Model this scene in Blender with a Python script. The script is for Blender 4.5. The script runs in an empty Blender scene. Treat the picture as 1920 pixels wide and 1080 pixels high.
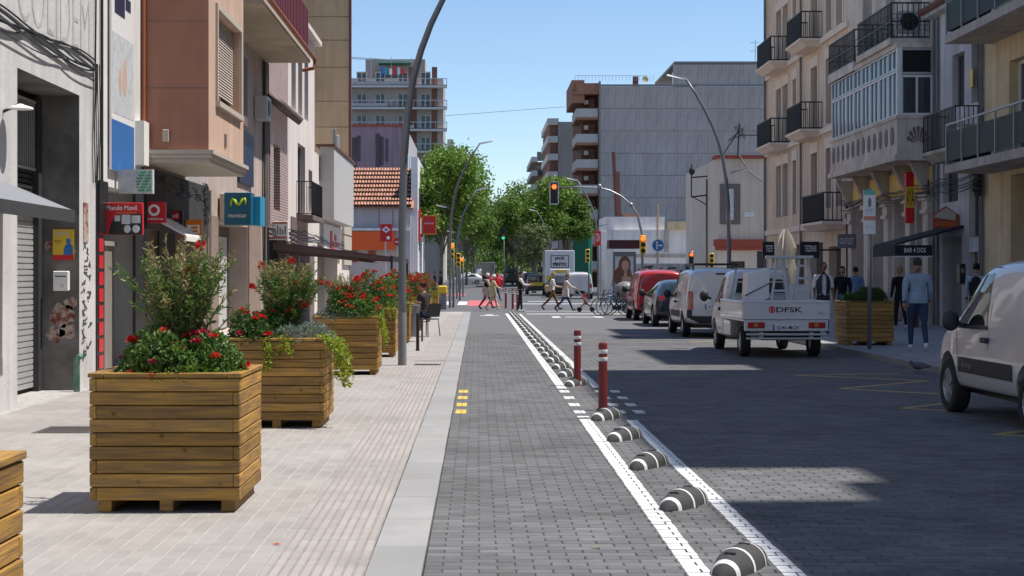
import bpy, bmesh, math, random
from mathutils import Vector, Matrix
from mathutils.bvhtree import BVHTree
R = math.radians
rnd = random.Random(7)
SC = bpy.context.scene
COL = SC.collection

# ------------------------------------------------------------------ camera, sky, sun, exposure
FPX = 2900.0                       # focal length in pixels of the 1920 wide photograph
cam_d = bpy.data.cameras.new('camera')
cam = bpy.data.objects.new('camera', cam_d); COL.objects.link(cam)
cam.location = (0, 0, 1.6); cam.rotation_euler = (R(90), 0, 0)
cam_d.sensor_width = 36; cam_d.lens = 36 * FPX / 1920
cam_d.shift_x = 64 / 1920; cam_d.shift_y = -25 / 1920
cam_d.clip_start = .1; cam_d.clip_end = 3000
SC.camera = cam
SUN_EL = R(65); SUN_AZ = R(88)      # azimuth measured from +Y towards +X
wd = bpy.data.worlds.new('World'); SC.world = wd; wd.use_nodes = True
nt = wd.node_tree
sky = nt.nodes.new('ShaderNodeTexSky'); sky.sky_type = 'NISHITA'; sky.sun_disc = False
sky.sun_elevation = SUN_EL; sky.sun_rotation = SUN_AZ; sky.altitude = 50
sky.air_density = .9; sky.dust_density = .0; sky.ozone_density = 3.5
bg = nt.nodes['Background']; nt.links.new(sky.outputs[0], bg.inputs[0]); bg.inputs[1].default_value = .1
sun_d = bpy.data.lights.new('sun', 'SUN'); sun_d.energy = 4.0; sun_d.angle = R(.53); sun_d.color = (1, .95, .88)
sun = bpy.data.objects.new('sun', sun_d); COL.objects.link(sun)
sd = Vector((math.sin(SUN_AZ) * math.cos(SUN_EL), math.cos(SUN_AZ) * math.cos(SUN_EL), math.sin(SUN_EL)))
sun.rotation_euler = sd.to_track_quat('Z', 'Y').to_euler(); sun.location = (30, 0, 60)
SC.view_settings.view_transform = 'Standard'; SC.view_settings.look = 'None'
SC.view_settings.exposure = .63; SC.view_settings.gamma = 1

# ------------------------------------------------------------------ helpers
def V(*a): return Vector(a)
def W(px, py, y):                  # a point seen at a pixel of the photograph, at distance y
    return Vector(((px - 896) * y / FPX, y, 1.6 + (515 - py) * y / FPX))
def G(px, py, z=0):                # a ground point
    y = (1.6 - z) * FPX / (py - 515)
    return Vector(((px - 896) * y / FPX, y, z))

class MB:
    def __init__(s): s.v = []; s.f = []; s.m = []
    def add(s, vs, fs, m=0):
        o = len(s.v); s.v.extend([tuple(p) for p in vs])
        for f in fs: s.f.append([i + o for i in f]); s.m.append(m)
        return s
    def quad(s, a, b, c, d, m=0): return s.add([a, b, c, d], [(0, 1, 2, 3)], m)
    def hexa(s, p, m=0):            # 8 points: bottom ring, top ring
        return s.add(p, [(3, 2, 1, 0), (4, 5, 6, 7), (0, 1, 5, 4), (1, 2, 6, 5), (2, 3, 7, 6), (3, 0, 4, 7)], m)
    def box(s, x0, x1, y0, y1, z0, z1, m=0):
        return s.hexa([(x0, y0, z0), (x1, y0, z0), (x1, y1, z0), (x0, y1, z0), (x0, y0, z1), (x1, y0, z1), (x1, y1, z1), (x0, y1, z1)], m)
    def cbox(s, x0, x1, y0, y1, z0, z1, b=.006, m=0):   # chamfered box
        vs = []; idx = {}
        X = (x0, x1); Y = (y0, y1); Z = (z0, z1)
        for i in (0, 1):
            for j in (0, 1):
                for k in (0, 1):
                    sx, sy, sz = (1 - 2 * i) * b, (1 - 2 * j) * b, (1 - 2 * k) * b
                    for a, p in enumerate(((X[i], Y[j] + sy, Z[k] + sz), (X[i] + sx, Y[j], Z[k] + sz), (X[i] + sx, Y[j] + sy, Z[k]))):
                        idx[(i, j, k, a)] = len(vs); vs.append(p)
        fs = []
        for i in (0, 1):
            q = [(i, 0, 0, 0), (i, 1, 0, 0), (i, 1, 1, 0), (i, 0, 1, 0)]; fs.append([idx[t] for t in (q if i else q[::-1])])
            q = [(0, i, 0, 1), (1, i, 0, 1), (1, i, 1, 1), (0, i, 1, 1)]; fs.append([idx[t] for t in (q[::-1] if i else q)])
            q = [(0, 0, i, 2), (1, 0, i, 2), (1, 1, i, 2), (0, 1, i, 2)]; fs.append([idx[t] for t in (q if i else q[::-1])])
        for i in (0, 1):
            for j in (0, 1):
                fs.append([idx[(i, j, 0, 0)], idx[(i, j, 1, 0)], idx[(i, j, 1, 1)], idx[(i, j, 0, 1)]])
                fs.append([idx[(i, 0, j, 0)], idx[(i, 1, j, 0)], idx[(i, 1, j, 2)], idx[(i, 0, j, 2)]])
                fs.append([idx[(0, i, j, 1)], idx[(1, i, j, 1)], idx[(1, i, j, 2)], idx[(0, i, j, 2)]])
                for k in (0, 1): fs.append([idx[(i, j, k, 0)], idx[(i, j, k, 1)], idx[(i, j, k, 2)]])
        return s.add(vs, fs, m)
    def beam(s, p, q, w, h=None, m=0, up=(0, 0, 1)):
        p = Vector(p); q = Vector(q); h = h or w
        d = (q - p).normalized(); u = Vector(up)
        if abs(d.dot(u)) > .98: u = Vector((0, 1, 0))
        a = d.cross(u).normalized() * (w / 2); b = a.cross(d).normalized() * (h / 2)
        return s.hexa([p - a - b, p + a - b, p + a + b, p - a + b, q - a - b, q + a - b, q + a + b, q - a + b], m)
    def tube(s, pts, r, n=8, m=0, caps=True):
        pts = [Vector(p) for p in pts]; N = len(pts)
        if not hasattr(r, '__len__'): r = [r] * N
        o = len(s.v); ref = Vector((.31, .17, .93))
        for i, p in enumerate(pts):
            d = (pts[min(i + 1, N - 1)] - pts[max(i - 1, 0)]).normalized()
            if abs(d.dot(ref)) > .97: ref = Vector((.9, .3, .1))
            a = d.cross(ref).normalized(); b = d.cross(a)
            for k in range(n):
                t = 2 * math.pi * k / n
                s.v.append(tuple(p + (a * math.cos(t) + b * math.sin(t)) * r[i]))
        for i in range(N - 1):
            for k in range(n):
                k2 = (k + 1) % n
                s.f.append([o + i * n + k, o + i * n + k2, o + (i + 1) * n + k2, o + (i + 1) * n + k]); s.m.append(m)
        if caps:
            s.f.append([o + k for k in range(n)][::-1]); s.m.append(m)
            s.f.append([o + (N - 1) * n + k for k in range(n)]); s.m.append(m)
        return s
    def lathe(s, prof, c=(0, 0, 0), n=16, m=0, ax='z', sy=1, cap=True):
        c = Vector(c); o = len(s.v)
        for r, h in prof:
            for k in range(n):
                t = 2 * math.pi * k / n; a = r * math.cos(t); b = r * math.sin(t) * sy
                s.v.append(tuple(c + (Vector((a, b, h)) if ax == 'z' else Vector((h, a, b)) if ax == 'x' else Vector((a, h, b)))))
        for i in range(len(prof) - 1):
            for k in range(n):
                k2 = (k + 1) % n
                s.f.append([o + i * n + k, o + i * n + k2, o + (i + 1) * n + k2, o + (i + 1) * n + k]); s.m.append(m)
        if cap: s.f.append([o + k for k in range(n)]); s.m.append(m); s.f.append([o + (len(prof) - 1) * n + k for k in range(n)]); s.m.append(m)
        return s
    def ball(s, c, rx, ry=None, rz=None, n=10, k=6, m=0):
        ry = ry or rx; rz = rz or rx; c = Vector(c); o = len(s.v)
        for i in range(k + 1):
            t = math.pi * (i / k) * .998 + .001
            for j in range(n):
                u = 2 * math.pi * j / n
                s.v.append((c.x + rx * math.sin(t) * math.cos(u), c.y + ry * math.sin(t) * math.sin(u), c.z + rz * math.cos(t)))
        for i in range(k):
            for j in range(n):
                j2 = (j + 1) % n
                s.f.append([o + i * n + j, o + (i + 1) * n + j, o + (i + 1) * n + j2, o + i * n + j2]); s.m.append(m)
        return s
    def prism(s, poly, d, m=0):     # closed polygon of 3D points swept by vector d
        n = len(poly); d = Vector(d); a = [Vector(p) for p in poly]
        return s.add(a + [p + d for p in a], [list(range(n))[::-1], list(range(n, 2 * n))] + [(i, (i + 1) % n, n + (i + 1) % n, n + i) for i in range(n)], m)
    def mesh(s, name='m', smooth=False):
        me = bpy.data.meshes.new(name); me.from_pydata(s.v, [], s.f)
        me.polygons.foreach_set('material_index', s.m)
        if smooth: me.shade_smooth() if smooth is True else me.polygons.foreach_set('use_smooth', [True] * len(s.f))
        if smooth == 'auto': me.set_sharp_from_angle(angle=R(38))
        me.update(); return me
    def build(s, name, mats, parent=None, smooth=False, loc=None, rz=0):
        me = s.mesh(name, smooth)
        for mt in (mats if isinstance(mats, (list, tuple)) else [mats]): me.materials.append(mt)
        return link(name, me, parent, loc, rz)

def link(name, me, parent=None, loc=None, rz=0):
    o = bpy.data.objects.new(name, me); COL.objects.link(o)
    if parent: o.parent = parent
    if loc: o.location = loc
    if rz: o.rotation_euler = (0, 0, rz)
    return o
def tag(o, label=None, cat=None, group=None, kind=None):
    if label: o['label'] = label
    if cat: o['category'] = cat
    if group: o['group'] = group
    if kind: o['kind'] = kind
    return o
def thing(name, label, cat, loc=(0, 0, 0), rz=0, group=None):
    o = bpy.data.objects.new(name, None); COL.objects.link(o)
    o.location = loc; o.rotation_euler = (0, 0, rz); o.empty_display_size = .1
    return tag(o, label, cat, group)
KIDS = None
def copy_tree(o, parent=None, loc=None, rz=None, label=None):
    c = o.copy(); COL.objects.link(c); c.parent = parent
    if loc is not None: c.location = loc
    if rz is not None: c.rotation_euler = (0, 0, rz)
    if label: c['label'] = label
    for ch in list(o.children): copy_tree(ch, c)
    return c

# ------------------------------------------------------------------ materials
def mk(name, col, rough=.8, metal=0, var=.12, scale=3, bump=0, bscale=40, isl=0, obr=0, streak=0, spec=.5, col2=None, coat=0, alpha=None, stretch=None, emit=0, trans=0, blot=0, world=False, spots=0):
    m = bpy.data.materials.new(name); m.use_nodes = True
    n = m.node_tree.nodes; L = m.node_tree.links; b = n['Principled BSDF']
    b.inputs['Roughness'].default_value = rough; b.inputs['Metallic'].default_value = metal
    b.inputs['Specular IOR Level'].default_value = spec
    b.inputs['Coat Weight'].default_value = coat
    tc = n.new('ShaderNodeTexCoord'); vec = tc.outputs['Object']
    if world: vec = n.new('ShaderNodeNewGeometry').outputs['Position']
    wvec = vec
    if stretch:
        mp = n.new('ShaderNodeMapping'); mp.inputs['Scale'].default_value = stretch; L.new(vec, mp.inputs[0]); vec = mp.outputs[0]
    nz = n.new('ShaderNodeTexNoise'); nz.inputs['Scale'].default_value = scale; nz.inputs['Detail'].default_value = 6; nz.inputs['Roughness'].default_value = .62
    L.new(vec, nz.inputs['Vector'])
    mr = n.new('ShaderNodeMapRange'); mr.inputs[1].default_value = .28; mr.inputs[2].default_value = .72; mr.inputs[3].default_value = 1 - var; mr.inputs[4].default_value = 1 + var
    L.new(nz.outputs[0], mr.inputs[0]); fac = mr.outputs[0]
    def mul(a, c):
        q = n.new('ShaderNodeMath'); q.operation = 'MULTIPLY'; L.new(a, q.inputs[0]); L.new(c, q.inputs[1]); return q.outputs[0]
    def rng(o, lo, hi):
        q = n.new('ShaderNodeMapRange'); q.inputs[3].default_value = lo; q.inputs[4].default_value = hi; L.new(o, q.inputs[0]); return q.outputs[0]
    if isl:
        g = n.new('ShaderNodeNewGeometry'); fac = mul(fac, rng(g.outputs['Random Per Island'], 1 - isl, 1 + isl))
    if obr:
        g = n.new('ShaderNodeObjectInfo'); fac = mul(fac, rng(g.outputs['Random'], 1 - obr, 1 + obr))
    if streak:
        mp = n.new('ShaderNodeMapping'); mp.inputs['Scale'].default_value = (2.2, 2.2, .16); L.new(tc.outputs['Object'], mp.inputs[0])
        n2 = n.new('ShaderNodeTexNoise'); n2.inputs['Scale'].default_value = 1.6; n2.inputs['Detail'].default_value = 5; L.new(mp.outputs[0], n2.inputs['Vector'])
        q = n.new('ShaderNodeMapRange'); q.inputs[1].default_value = .42; q.inputs[2].default_value = .75; q.inputs[3].default_value = 1; q.inputs[4].default_value = 1 - streak
        L.new(n2.outputs[0], q.inputs[0]); fac = mul(fac, q.outputs[0])
    if blot:
        n4 = n.new('ShaderNodeTexNoise'); n4.inputs['Scale'].default_value = .55; n4.inputs['Detail'].default_value = 9; n4.inputs['Roughness'].default_value = .68; L.new(wvec, n4.inputs['Vector'])
        q = n.new('ShaderNodeMapRange'); q.inputs[1].default_value = .47; q.inputs[2].default_value = .68; q.inputs[3].default_value = 1; q.inputs[4].default_value = 1 - blot; L.new(n4.outputs[0], q.inputs[0]); fac = mul(fac, q.outputs[0])
    if spots:
        vo = n.new('ShaderNodeTexVoronoi'); vo.inputs['Scale'].default_value = 2.3; L.new(wvec, vo.inputs['Vector'])
        q = n.new('ShaderNodeMapRange'); q.inputs[1].default_value = .03; q.inputs[2].default_value = .05; q.inputs[3].default_value = 1 - spots; q.inputs[4].default_value = 1; L.new(vo.outputs['Distance'], q.inputs[0]); fac = mul(fac, q.outputs[0])
    mx = n.new('ShaderNodeVectorMath'); mx.operation = 'SCALE'
    if col2:
        mc = n.new('ShaderNodeMix'); mc.data_type = 'RGBA'; mc.inputs[6].default_value = (*col, 1); mc.inputs[7].default_value = (*col2, 1)
        n3 = n.new('ShaderNodeTexNoise'); n3.inputs['Scale'].default_value = scale * .7; n3.inputs['Detail'].default_value = 4; L.new(vec, n3.inputs['Vector'])
        q = n.new('ShaderNodeMapRange'); q.inputs[1].default_value = .4; q.inputs[2].default_value = .62; L.new(n3.outputs[0], q.inputs[0]); L.new(q.outputs[0], mc.inputs[0])
        L.new(mc.outputs[2], mx.inputs[0])
    else: mx.inputs[0].default_value = col
    L.new(fac, mx.inputs['Scale']); L.new(mx.outputs[0], b.inputs['Base Color'])
    if bump:
        nb = n.new('ShaderNodeTexNoise'); nb.inputs['Scale'].default_value = bscale; nb.inputs['Detail'].default_value = 5; L.new(vec, nb.inputs['Vector'])
        bp = n.new('ShaderNodeBump'); bp.inputs['Strength'].default_value = bump; bp.inputs['Distance'].default_value = .02
        L.new(nb.outputs[0], bp.inputs['Height']); L.new(bp.outputs[0], b.inputs['Normal'])
    if emit:
        b.inputs['Emission Color'].default_value = (*col, 1); b.inputs['Emission Strength'].default_value = emit
    if trans:
        out = n['Material Output']; t = n.new('ShaderNodeBsdfTranslucent'); L.new(mx.outputs[0], t.inputs[0])
        ms = n.new('ShaderNodeMixShader'); ms.inputs[0].default_value = trans; L.new(b.outputs[0], ms.inputs[1]); L.new(t.outputs[0], ms.inputs[2]); L.new(ms.outputs[0], out.inputs[0])
    return m
def brickmat(name, c1, c2, cm, bw, bh, mortar=.012, rough=.85, off=.5, axes='yz', bump=.5, var=.12):
    m = bpy.data.materials.new(name); m.use_nodes = True
    n = m.node_tree.nodes; L = m.node_tree.links; b = n['Principled BSDF']; b.inputs['Roughness'].default_value = rough
    tc = n.new('ShaderNodeTexCoord'); sp = n.new('ShaderNodeSeparateXYZ'); cb = n.new('ShaderNodeCombineXYZ')
    L.new(tc.outputs['Object'], sp.inputs[0]); L.new(sp.outputs['XYZ'.index(axes[0].upper())], cb.inputs[0]); L.new(sp.outputs['XYZ'.index(axes[1].upper())], cb.inputs[1])
    br = n.new('ShaderNodeTexBrick'); L.new(cb.outputs[0], br.inputs['Vector']); br.inputs['Scale'].default_value = 1
    br.inputs['Color1'].default_value = (*c1, 1); br.inputs['Color2'].default_value = (*c2, 1); br.inputs['Mortar'].default_value = (*cm, 1)
    br.inputs['Brick Width'].default_value = bw; br.inputs['Row Height'].default_value = bh; br.inputs['Mortar Size'].default_value = mortar
    br.inputs['Mortar Smooth'].default_value = .3; br.offset = off
    nz = n.new('ShaderNodeTexNoise'); nz.inputs['Scale'].default_value = 1.3; nz.inputs['Detail'].default_value = 7; nz.inputs['Roughness'].default_value = .7; L.new(tc.outputs['Object'], nz.inputs['Vector'])
    mr = n.new('ShaderNodeMapRange'); mr.inputs[1].default_value = .28; mr.inputs[2].default_value = .72; mr.inputs[3].default_value = 1 - var; mr.inputs[4].default_value = 1 + var; L.new(nz.outputs[0], mr.inputs[0])
    mx = n.new('ShaderNodeVectorMath'); mx.operation = 'SCALE'; L.new(br.outputs[0], mx.inputs[0]); L.new(mr.outputs[0], mx.inputs['Scale']); L.new(mx.outputs[0], b.inputs['Base Color'])
    iv = n.new('ShaderNodeMath'); iv.operation = 'SUBTRACT'; iv.inputs[0].default_value = 1; L.new(br.outputs[1], iv.inputs[1])
    bp = n.new('ShaderNodeBump'); bp.inputs['Strength'].default_value = bump; bp.inputs['Distance'].default_value = .01; L.new(iv.outputs[0], bp.inputs['Height']); L.new(bp.outputs[0], b.inputs['Normal'])
    return m
M = {}
M['asphalt'] = mk('asphalt', (.1, .1, .107), .9, var=.15, scale=.35, bump=.2, bscale=60)
M['paver'] = mk('paver', (.135, .133, .136), .82, var=.16, scale=1.2, bump=.35, bscale=160, isl=.2, obr=.2, blot=.32, world=True, spots=.3)
M['paver_bed'] = mk('paver_bed', (.035, .034, .034), .95, var=.5, scale=14, col2=(.1, .092, .08))
M['paver_far'] = brickmat('paver_far', (.142, .14, .142), (.118, .117, .119), (.045, .045, .046), .2, .1, .005, axes='xy', bump=.3)
M['tile'] = mk('tile', (.322, .303, .282), .85, var=.12, scale=.9, bump=.25, bscale=90, isl=.06, obr=.06, col2=(.308, .284, .264), blot=.2, world=True, spots=.35)
M['tile_bed'] = mk('tile_bed', (.36, .347, .333), .95, var=.25, scale=8)
M['tile_far'] = brickmat('tile_far', (.322, .303, .282), (.3, .28, .26), (.355, .338, .318), .2, .1, .006, axes='yx', bump=.2)
M['ridge'] = mk('ridge', (.332, .309, .29), .85, var=.1, scale=1.5, isl=.07, col2=(.315, .295, .282), blot=.18, world=True)
M['kerb'] = mk('kerb', (.285, .283, .278), .8, var=.12, scale=2.2, bump=.2, bscale=70, obr=.07, blot=.2, world=True, spots=.3)
M['tile_right'] = brickmat('tile_right', (.34, .33, .33), (.3, .295, .295), (.2, .2, .2), .2, .2, .006, axes='xy', off=0, bump=.3)
M['paint'] = mk('road_paint', (.72, .72, .71), .6, var=.12, scale=9, bump=.2, bscale=90, isl=.06, blot=.18, world=True)
M['ypaint'] = mk('yellow_paint', (.72, .5, .09), .6, var=.12, scale=9)
M['yline'] = mk('yellow_line_paint', (.4, .29, .1), .7, var=.3, scale=6)
M['redpaint'] = mk('red_paint', (.5, .12, .12), .7, var=.1, scale=2)
def woodmat(name, col, col2, sx):
    m = mk(name, col, .62, var=.32, scale=3.2, bump=.3, bscale=6, obr=.3, col2=col2, stretch=sx, spec=.3)
    n = m.node_tree.nodes; L = m.node_tree.links; b = n['Principled BSDF']
    oi = n.new('ShaderNodeObjectInfo'); tc = n.new('ShaderNodeTexCoord')
    ad = n.new('ShaderNodeVectorMath'); ad.operation = 'ADD'; sc_ = n.new('ShaderNodeVectorMath'); sc_.operation = 'SCALE'
    cb = n.new('ShaderNodeCombineXYZ')
    for k in range(3): L.new(oi.outputs['Random'], cb.inputs[k])
    L.new(cb.outputs[0], sc_.inputs[0]); sc_.inputs['Scale'].default_value = 37.0; L.new(tc.outputs['Object'], ad.inputs[0]); L.new(sc_.outputs[0], ad.inputs[1])
    vo = n.new('ShaderNodeTexVoronoi'); vo.inputs['Scale'].default_value = 5.5; L.new(ad.outputs[0], vo.inputs['Vector'])
    mr = n.new('ShaderNodeMapRange'); mr.inputs[1].default_value = .035; mr.inputs[2].default_value = .13; mr.inputs[3].default_value = .42; mr.inputs[4].default_value = 1; L.new(vo.outputs['Distance'], mr.inputs[0])
    src = b.inputs['Base Color'].links[0].from_socket
    mu = n.new('ShaderNodeVectorMath'); mu.operation = 'SCALE'; L.new(src, mu.inputs[0]); L.new(mr.outputs[0], mu.inputs['Scale']); L.new(mu.outputs[0], b.inputs['Base Color'])
    for nd in list(n):
        if nd.type == 'MAPPING': L.new(ad.outputs[0], nd.inputs[0])
    return m
M['wood_x'] = woodmat('planter_wood', (.37, .205, .045), (.25, .145, .055), (1, 14, 14))
M['wood_y'] = woodmat('planter_wood_side', (.37, .205, .045), (.25, .145, .055), (14, 1, 14))
M['wood_dark'] = mk('pallet_wood', (.27, .15, .05), .8, var=.25, scale=8)
M['soil'] = mk('soil', (.035, .024, .016), .95, var=.4, scale=20, bump=.8, bscale=40)
def leaf(name, c, v=.35, tr=.3): return mk(name, c, .5, var=.15, scale=4, isl=v, spec=.35, trans=tr)
M['leaf_green'] = leaf('leaf_green', (.1, .2, .035)); M['leaf_dark'] = leaf('leaf_dark', (.06, .125, .03))
M['leaf_tip'] = leaf('leaf_tip', (.29, .27, .11)); M['leaf_lime'] = leaf('leaf_lime', (.27, .33, .03), .3, .4)
M['leaf_silver'] = leaf('leaf_silver', (.2, .25, .2), .3, .15); M['leaf_mid'] = leaf('leaf_mid', (.1, .19, .04))
M['leaf_tree'] = leaf('leaf_tree', (.14, .235, .03), .42, .36); M['leaf_tree2'] = leaf('leaf_tree2', (.11, .19, .03), .42, .36)
M['leaf_olive'] = leaf('leaf_olive', (.14, .18, .06), .35, .25)
M['bark'] = mk('bark', (.14, .105, .075), .9, var=.3, scale=6, bump=.6, bscale=20); M['bark_pale'] = mk('bark_pale', (.25, .22, .17), .9, var=.4, scale=2, col2=(.16, .15, .11))
M['petal'] = mk('red_petal', (.62, .02, .02), .55, var=.15, scale=20, isl=.2, trans=.2); M['petal_o'] = mk('scarlet_petal', (.62, .07, .035), .55, var=.15, scale=20, isl=.2, trans=.2)
M['petal_p'] = mk('crimson_petal', (.5, .025, .08), .55, var=.15, scale=20, isl=.2, trans=.2)
M['rubber'] = mk('rubber', (.05, .05, .052), .75, var=.2, scale=30, bump=.5, bscale=220); M['refl'] = mk('reflective_tape', (.7, .7, .69), .5, var=.2, scale=25)
M['bollard_red'] = mk('bollard_red', (.17, .014, .014), .5, var=.1, scale=8)
M['steel'] = mk('galvanised_steel', (.3, .31, .33), .45, metal=.75, var=.12, scale=4); M['dsteel'] = mk('painted_steel_grey', (.17, .18, .2), .42, metal=.25, var=.08, scale=3)
M['lgrey'] = mk('light_grey_metal', (.5, .51, .53), .45, metal=.3, var=.06); M['black'] = mk('black_metal', (.015, .015, .017), .45, var=.2); M['iron'] = mk('wrought_iron', (.02, .02, .022), .5, var=.2)
M['dark'] = mk('dark_interior', (.012, .012, .013), .9); M['glass'] = mk('window_glass', (.03, .037, .045), .06, var=.1, spec=.9); M['glass_b'] = mk('window_glass_blue', (.05, .06, .07), .08, var=.2, spec=.6)
M['carglass'] = mk('car_glass', (.015, .018, .02), .04, var=.05, spec=.8)
M['white'] = mk('white_paint', (.78, .77, .75), .6, var=.05, scale=2); M['cable'] = mk('cable_black', (.02, .02, .021), .6, var=.2); M['cable_g'] = mk('cable_grey', (.16, .155, .15), .7, var=.3)
M['alu'] = mk('aluminium_frame', (.5, .5, .51), .4, metal=.5, var=.05); M['wframe'] = mk('white_frame', (.7, .7, .69), .5, var=.05)
M['tyre'] = mk('tyre', (.018, .018, .019), .85, var=.2, scale=20); M['rim'] = mk('wheel_rim', (.42, .43, .45), .35, metal=.8, var=.06)
M['plastic'] = mk('black_plastic', (.025, .026, .028), .6, var=.12, scale=10); M['taillight'] = mk('tail_light', (.42, .012, .012), .15, var=.1, coat=.6); M['amber'] = mk('amber_lens', (.5, .22, .05), .2)
def paintcar(name, c, metal=0, rough=.3): return mk(name, c, rough, metal=metal, var=.05, scale=1.2, coat=.7, spec=.5)
M['car_white'] = paintcar('car_white', (.66, .66, .67)); M['car_silver'] = paintcar('car_silver', (.52, .51, .52), .12); M['car_dark'] = paintcar('car_dark_green', (.02, .035, .045), .3)
M['car_red'] = paintcar('car_red', (.5, .014, .02)); M['car_blue'] = paintcar('car_blue', (.02, .045, .12)); M['car_black'] = paintcar('car_black', (.015, .016, .018)); M['car_yellow'] = paintcar('car_yellow', (.62, .45, .03)); M['car_grey'] = paintcar('car_grey', (.2, .2, .21)); M['car_green'] = paintcar('car_green', (.03, .06, .05))
M['skin'] = mk('skin', (.46, .26, .18), .55, var=.05, scale=8); M['skin_d'] = mk('skin_dark', (.14, .075, .05), .55, var=.05, scale=8)
def cloth(name, c, v=.15): return mk(name, c, .9, var=v, scale=9, bump=.9, bscale=13, spec=.2)

# ------------------------------------------------------------------ ground, road, pavements
def gz(y): return 0 if y < 140 else .004 * (y - 140)
g = MB()
ys = [-60, 7.4, 44, 66, 140, 900]
g.quad((-400, -60, -.05), (400, -60, -.05), (400, 140, -.05), (-400, 140, -.05)); g.quad((-400, 140, -.05), (400, 140, -.05), (400, 900, gz(900) - .05), (-400, 900, gz(900) - .05))
tag(g.build('ground', M['asphalt']), kind='structure')
RX0, RX1, SX0 = -.295, 7.45, -5.45
PY0, PY1, TY1 = 7.4, 42.0, 31.0
road = tag(MB().quad((RX0, PY0, -.007), (RX1, PY0, -.007), (RX1, PY1, -.007), (RX0, PY1, -.007)).build('road', M['paver_bed']), kind='structure')
m = MB(); m.quad((RX0, -40, 0), (RX1, -40, 0), (RX1, PY0, 0), (RX0, PY0, 0)); m.quad((RX0, PY1, 0), (RX1, PY1, 0), (RX1, 66, 0), (RX0, 66, 0))
tag(m.build('road_surface', M['paver_far'], road), kind='structure')
m = MB(); m.quad((-90, 66, -.002), (90, 66, -.002), (90, 140, -.002), (-90, 140, -.002)); m.quad((-5, 140, -.002), (12, 140, -.002), (12, 700, gz(700)), (-5, 700, gz(700)))
tag(m.build('avenue', M['asphalt']), kind='structure')

def slab(mb, x0, x1, y0, y1, zt, c, h=.03):
    t = [(x0 + c, y0 + c, zt), (x1 - c, y0 + c, zt), (x1 - c, y1 - c, zt), (x0 + c, y1 - c, zt)]
    s = [(x0, y0, zt - c), (x1, y0, zt - c), (x1, y1, zt - c), (x0, y1, zt - c)]
    b = [(p[0], p[1], zt - h) for p in s]
    fs = [(0, 1, 2, 3)]
    for i in range(4):
        j = (i + 1) % 4; fs.append((4 + i, 4 + j, j, i)); fs.append((8 + i, 8 + j, 4 + j, 4 + i))
    mb.add(t + s + b, fs)
marks = []                          # (x0, x1, y0, y1, material key)
marks += [(1.12, 1.25, PY0, 17.1, 'paint'), (1.12, 1.25, 21.7, PY1, 'paint'), (1.63, 1.745, PY0, 17.0, 'paint'), (1.63, 1.745, 21.9, PY1, 'paint')]
for y in (21.2, 20.1, 19.03, 18.05):
    marks += [(1.12, 1.25, y - .2, y + .2, 'paint'), (1.6, 1.72, y - .2, y + .2, 'paint'), (1.82, 1.94, y - .2, y + .2, 'paint'), (-.26, -.135, y - .24, y + .24, 'ypaint')]
marks += [(1.12, 1.25, 17.3, 17.5, 'paint')]
pm, paint, ypaint = MB(), MB(), MB()
near = []
GAP = .0032
r = 0; y = PY0
while y < PY1 - .05:
    x = RX0 - (.1 if r % 2 else 0)
    while x < RX1:
        a, b = max(x, RX0) + GAP, min(x + .2, RX1) - GAP
        if b - a > .02 and a < .47 * y + 1.2:
            y0, y1 = y + GAP, y + .1 - GAP
            dz = rnd.uniform(-.0015, .0015)
            if b - a > .18 and 8.25 < y < 10.6 and a < .353 * y - .05 and len(near) < 300: near.append((a, y0, dz))
            else: slab(pm, a, b, y0, y1, dz, .005)
            for (u0, u1, v0, v1, k) in marks:
                p0, p1, q0, q1 = max(a + .003, u0), min(b - .003, u1), max(y0 + .003, v0), min(y1 - .003, v1)
                if p1 > p0 and q1 > q0:
                    j = lambda: rnd.uniform(-.003, .003)
                    if p0 == u0: p0 += j()
                    if p1 == u1: p1 += j()
                    mb = paint if k == 'paint' else ypaint
                    mb.hexa([(p0, q0, -.003), (p1, q0, -.003), (p1, q1, -.003), (p0, q1, -.003), (p0, q0, dz + .0028), (p1, q0, dz + .0028), (p1, q1, dz + .0028), (p0, q1, dz + .0028)])
        x += .2
    y += .1; r += 1
tag(pm.build('paver_field', M['paver'], road), kind='stuff')
mb = MB(); slab(mb, 0, .2 - 2 * GAP, 0, .1 - 2 * GAP, 0, .005); pme = mb.mesh('paver'); pme.materials.append(M['paver'])
for a, y0, dz in near: link('paver', pme, road, (a, y0, dz))
paint.build('lane_line', M['paint'], road); ypaint.build('yellow_marking', M['ypaint'], road)
far = MB()
for x0, x1, y0, y1 in [(1.12, 1.25, PY1, 63.5), (1.63, 1.745, PY1, 63), (2.0, 7.0, 62.6, 63.2), (1.9, 6.6, 67.6, 68.0), (1.9, 9, 84, 85.2), (3, 5.5, 92, 93), (2.8, 3.1, 57.5, 59), (3.3, 4.4, 58, 58.5), (4.4, 4.7, 57.5, 59), (.1, .8, 60, 60.6), (.3, .6, 61, 62)]:
    far.box(x0, x1, y0, y1, -.002, .004)
for x0 in (-2.9, -2.0, -1.1): far.box(x0, x0 + .5, 82, 92, .0, .004)
far.build('far_lane_marking', M['paint'], road)
MB().box(-.55, 1.15, 79, 96, -.002, .004).build('red_crossing', M['redpaint'], road); MB().box(-3.5, -1.0, 118, 126, -.002, .004).build('red_crossing', M['redpaint'], road)
zz = MB()
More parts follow.
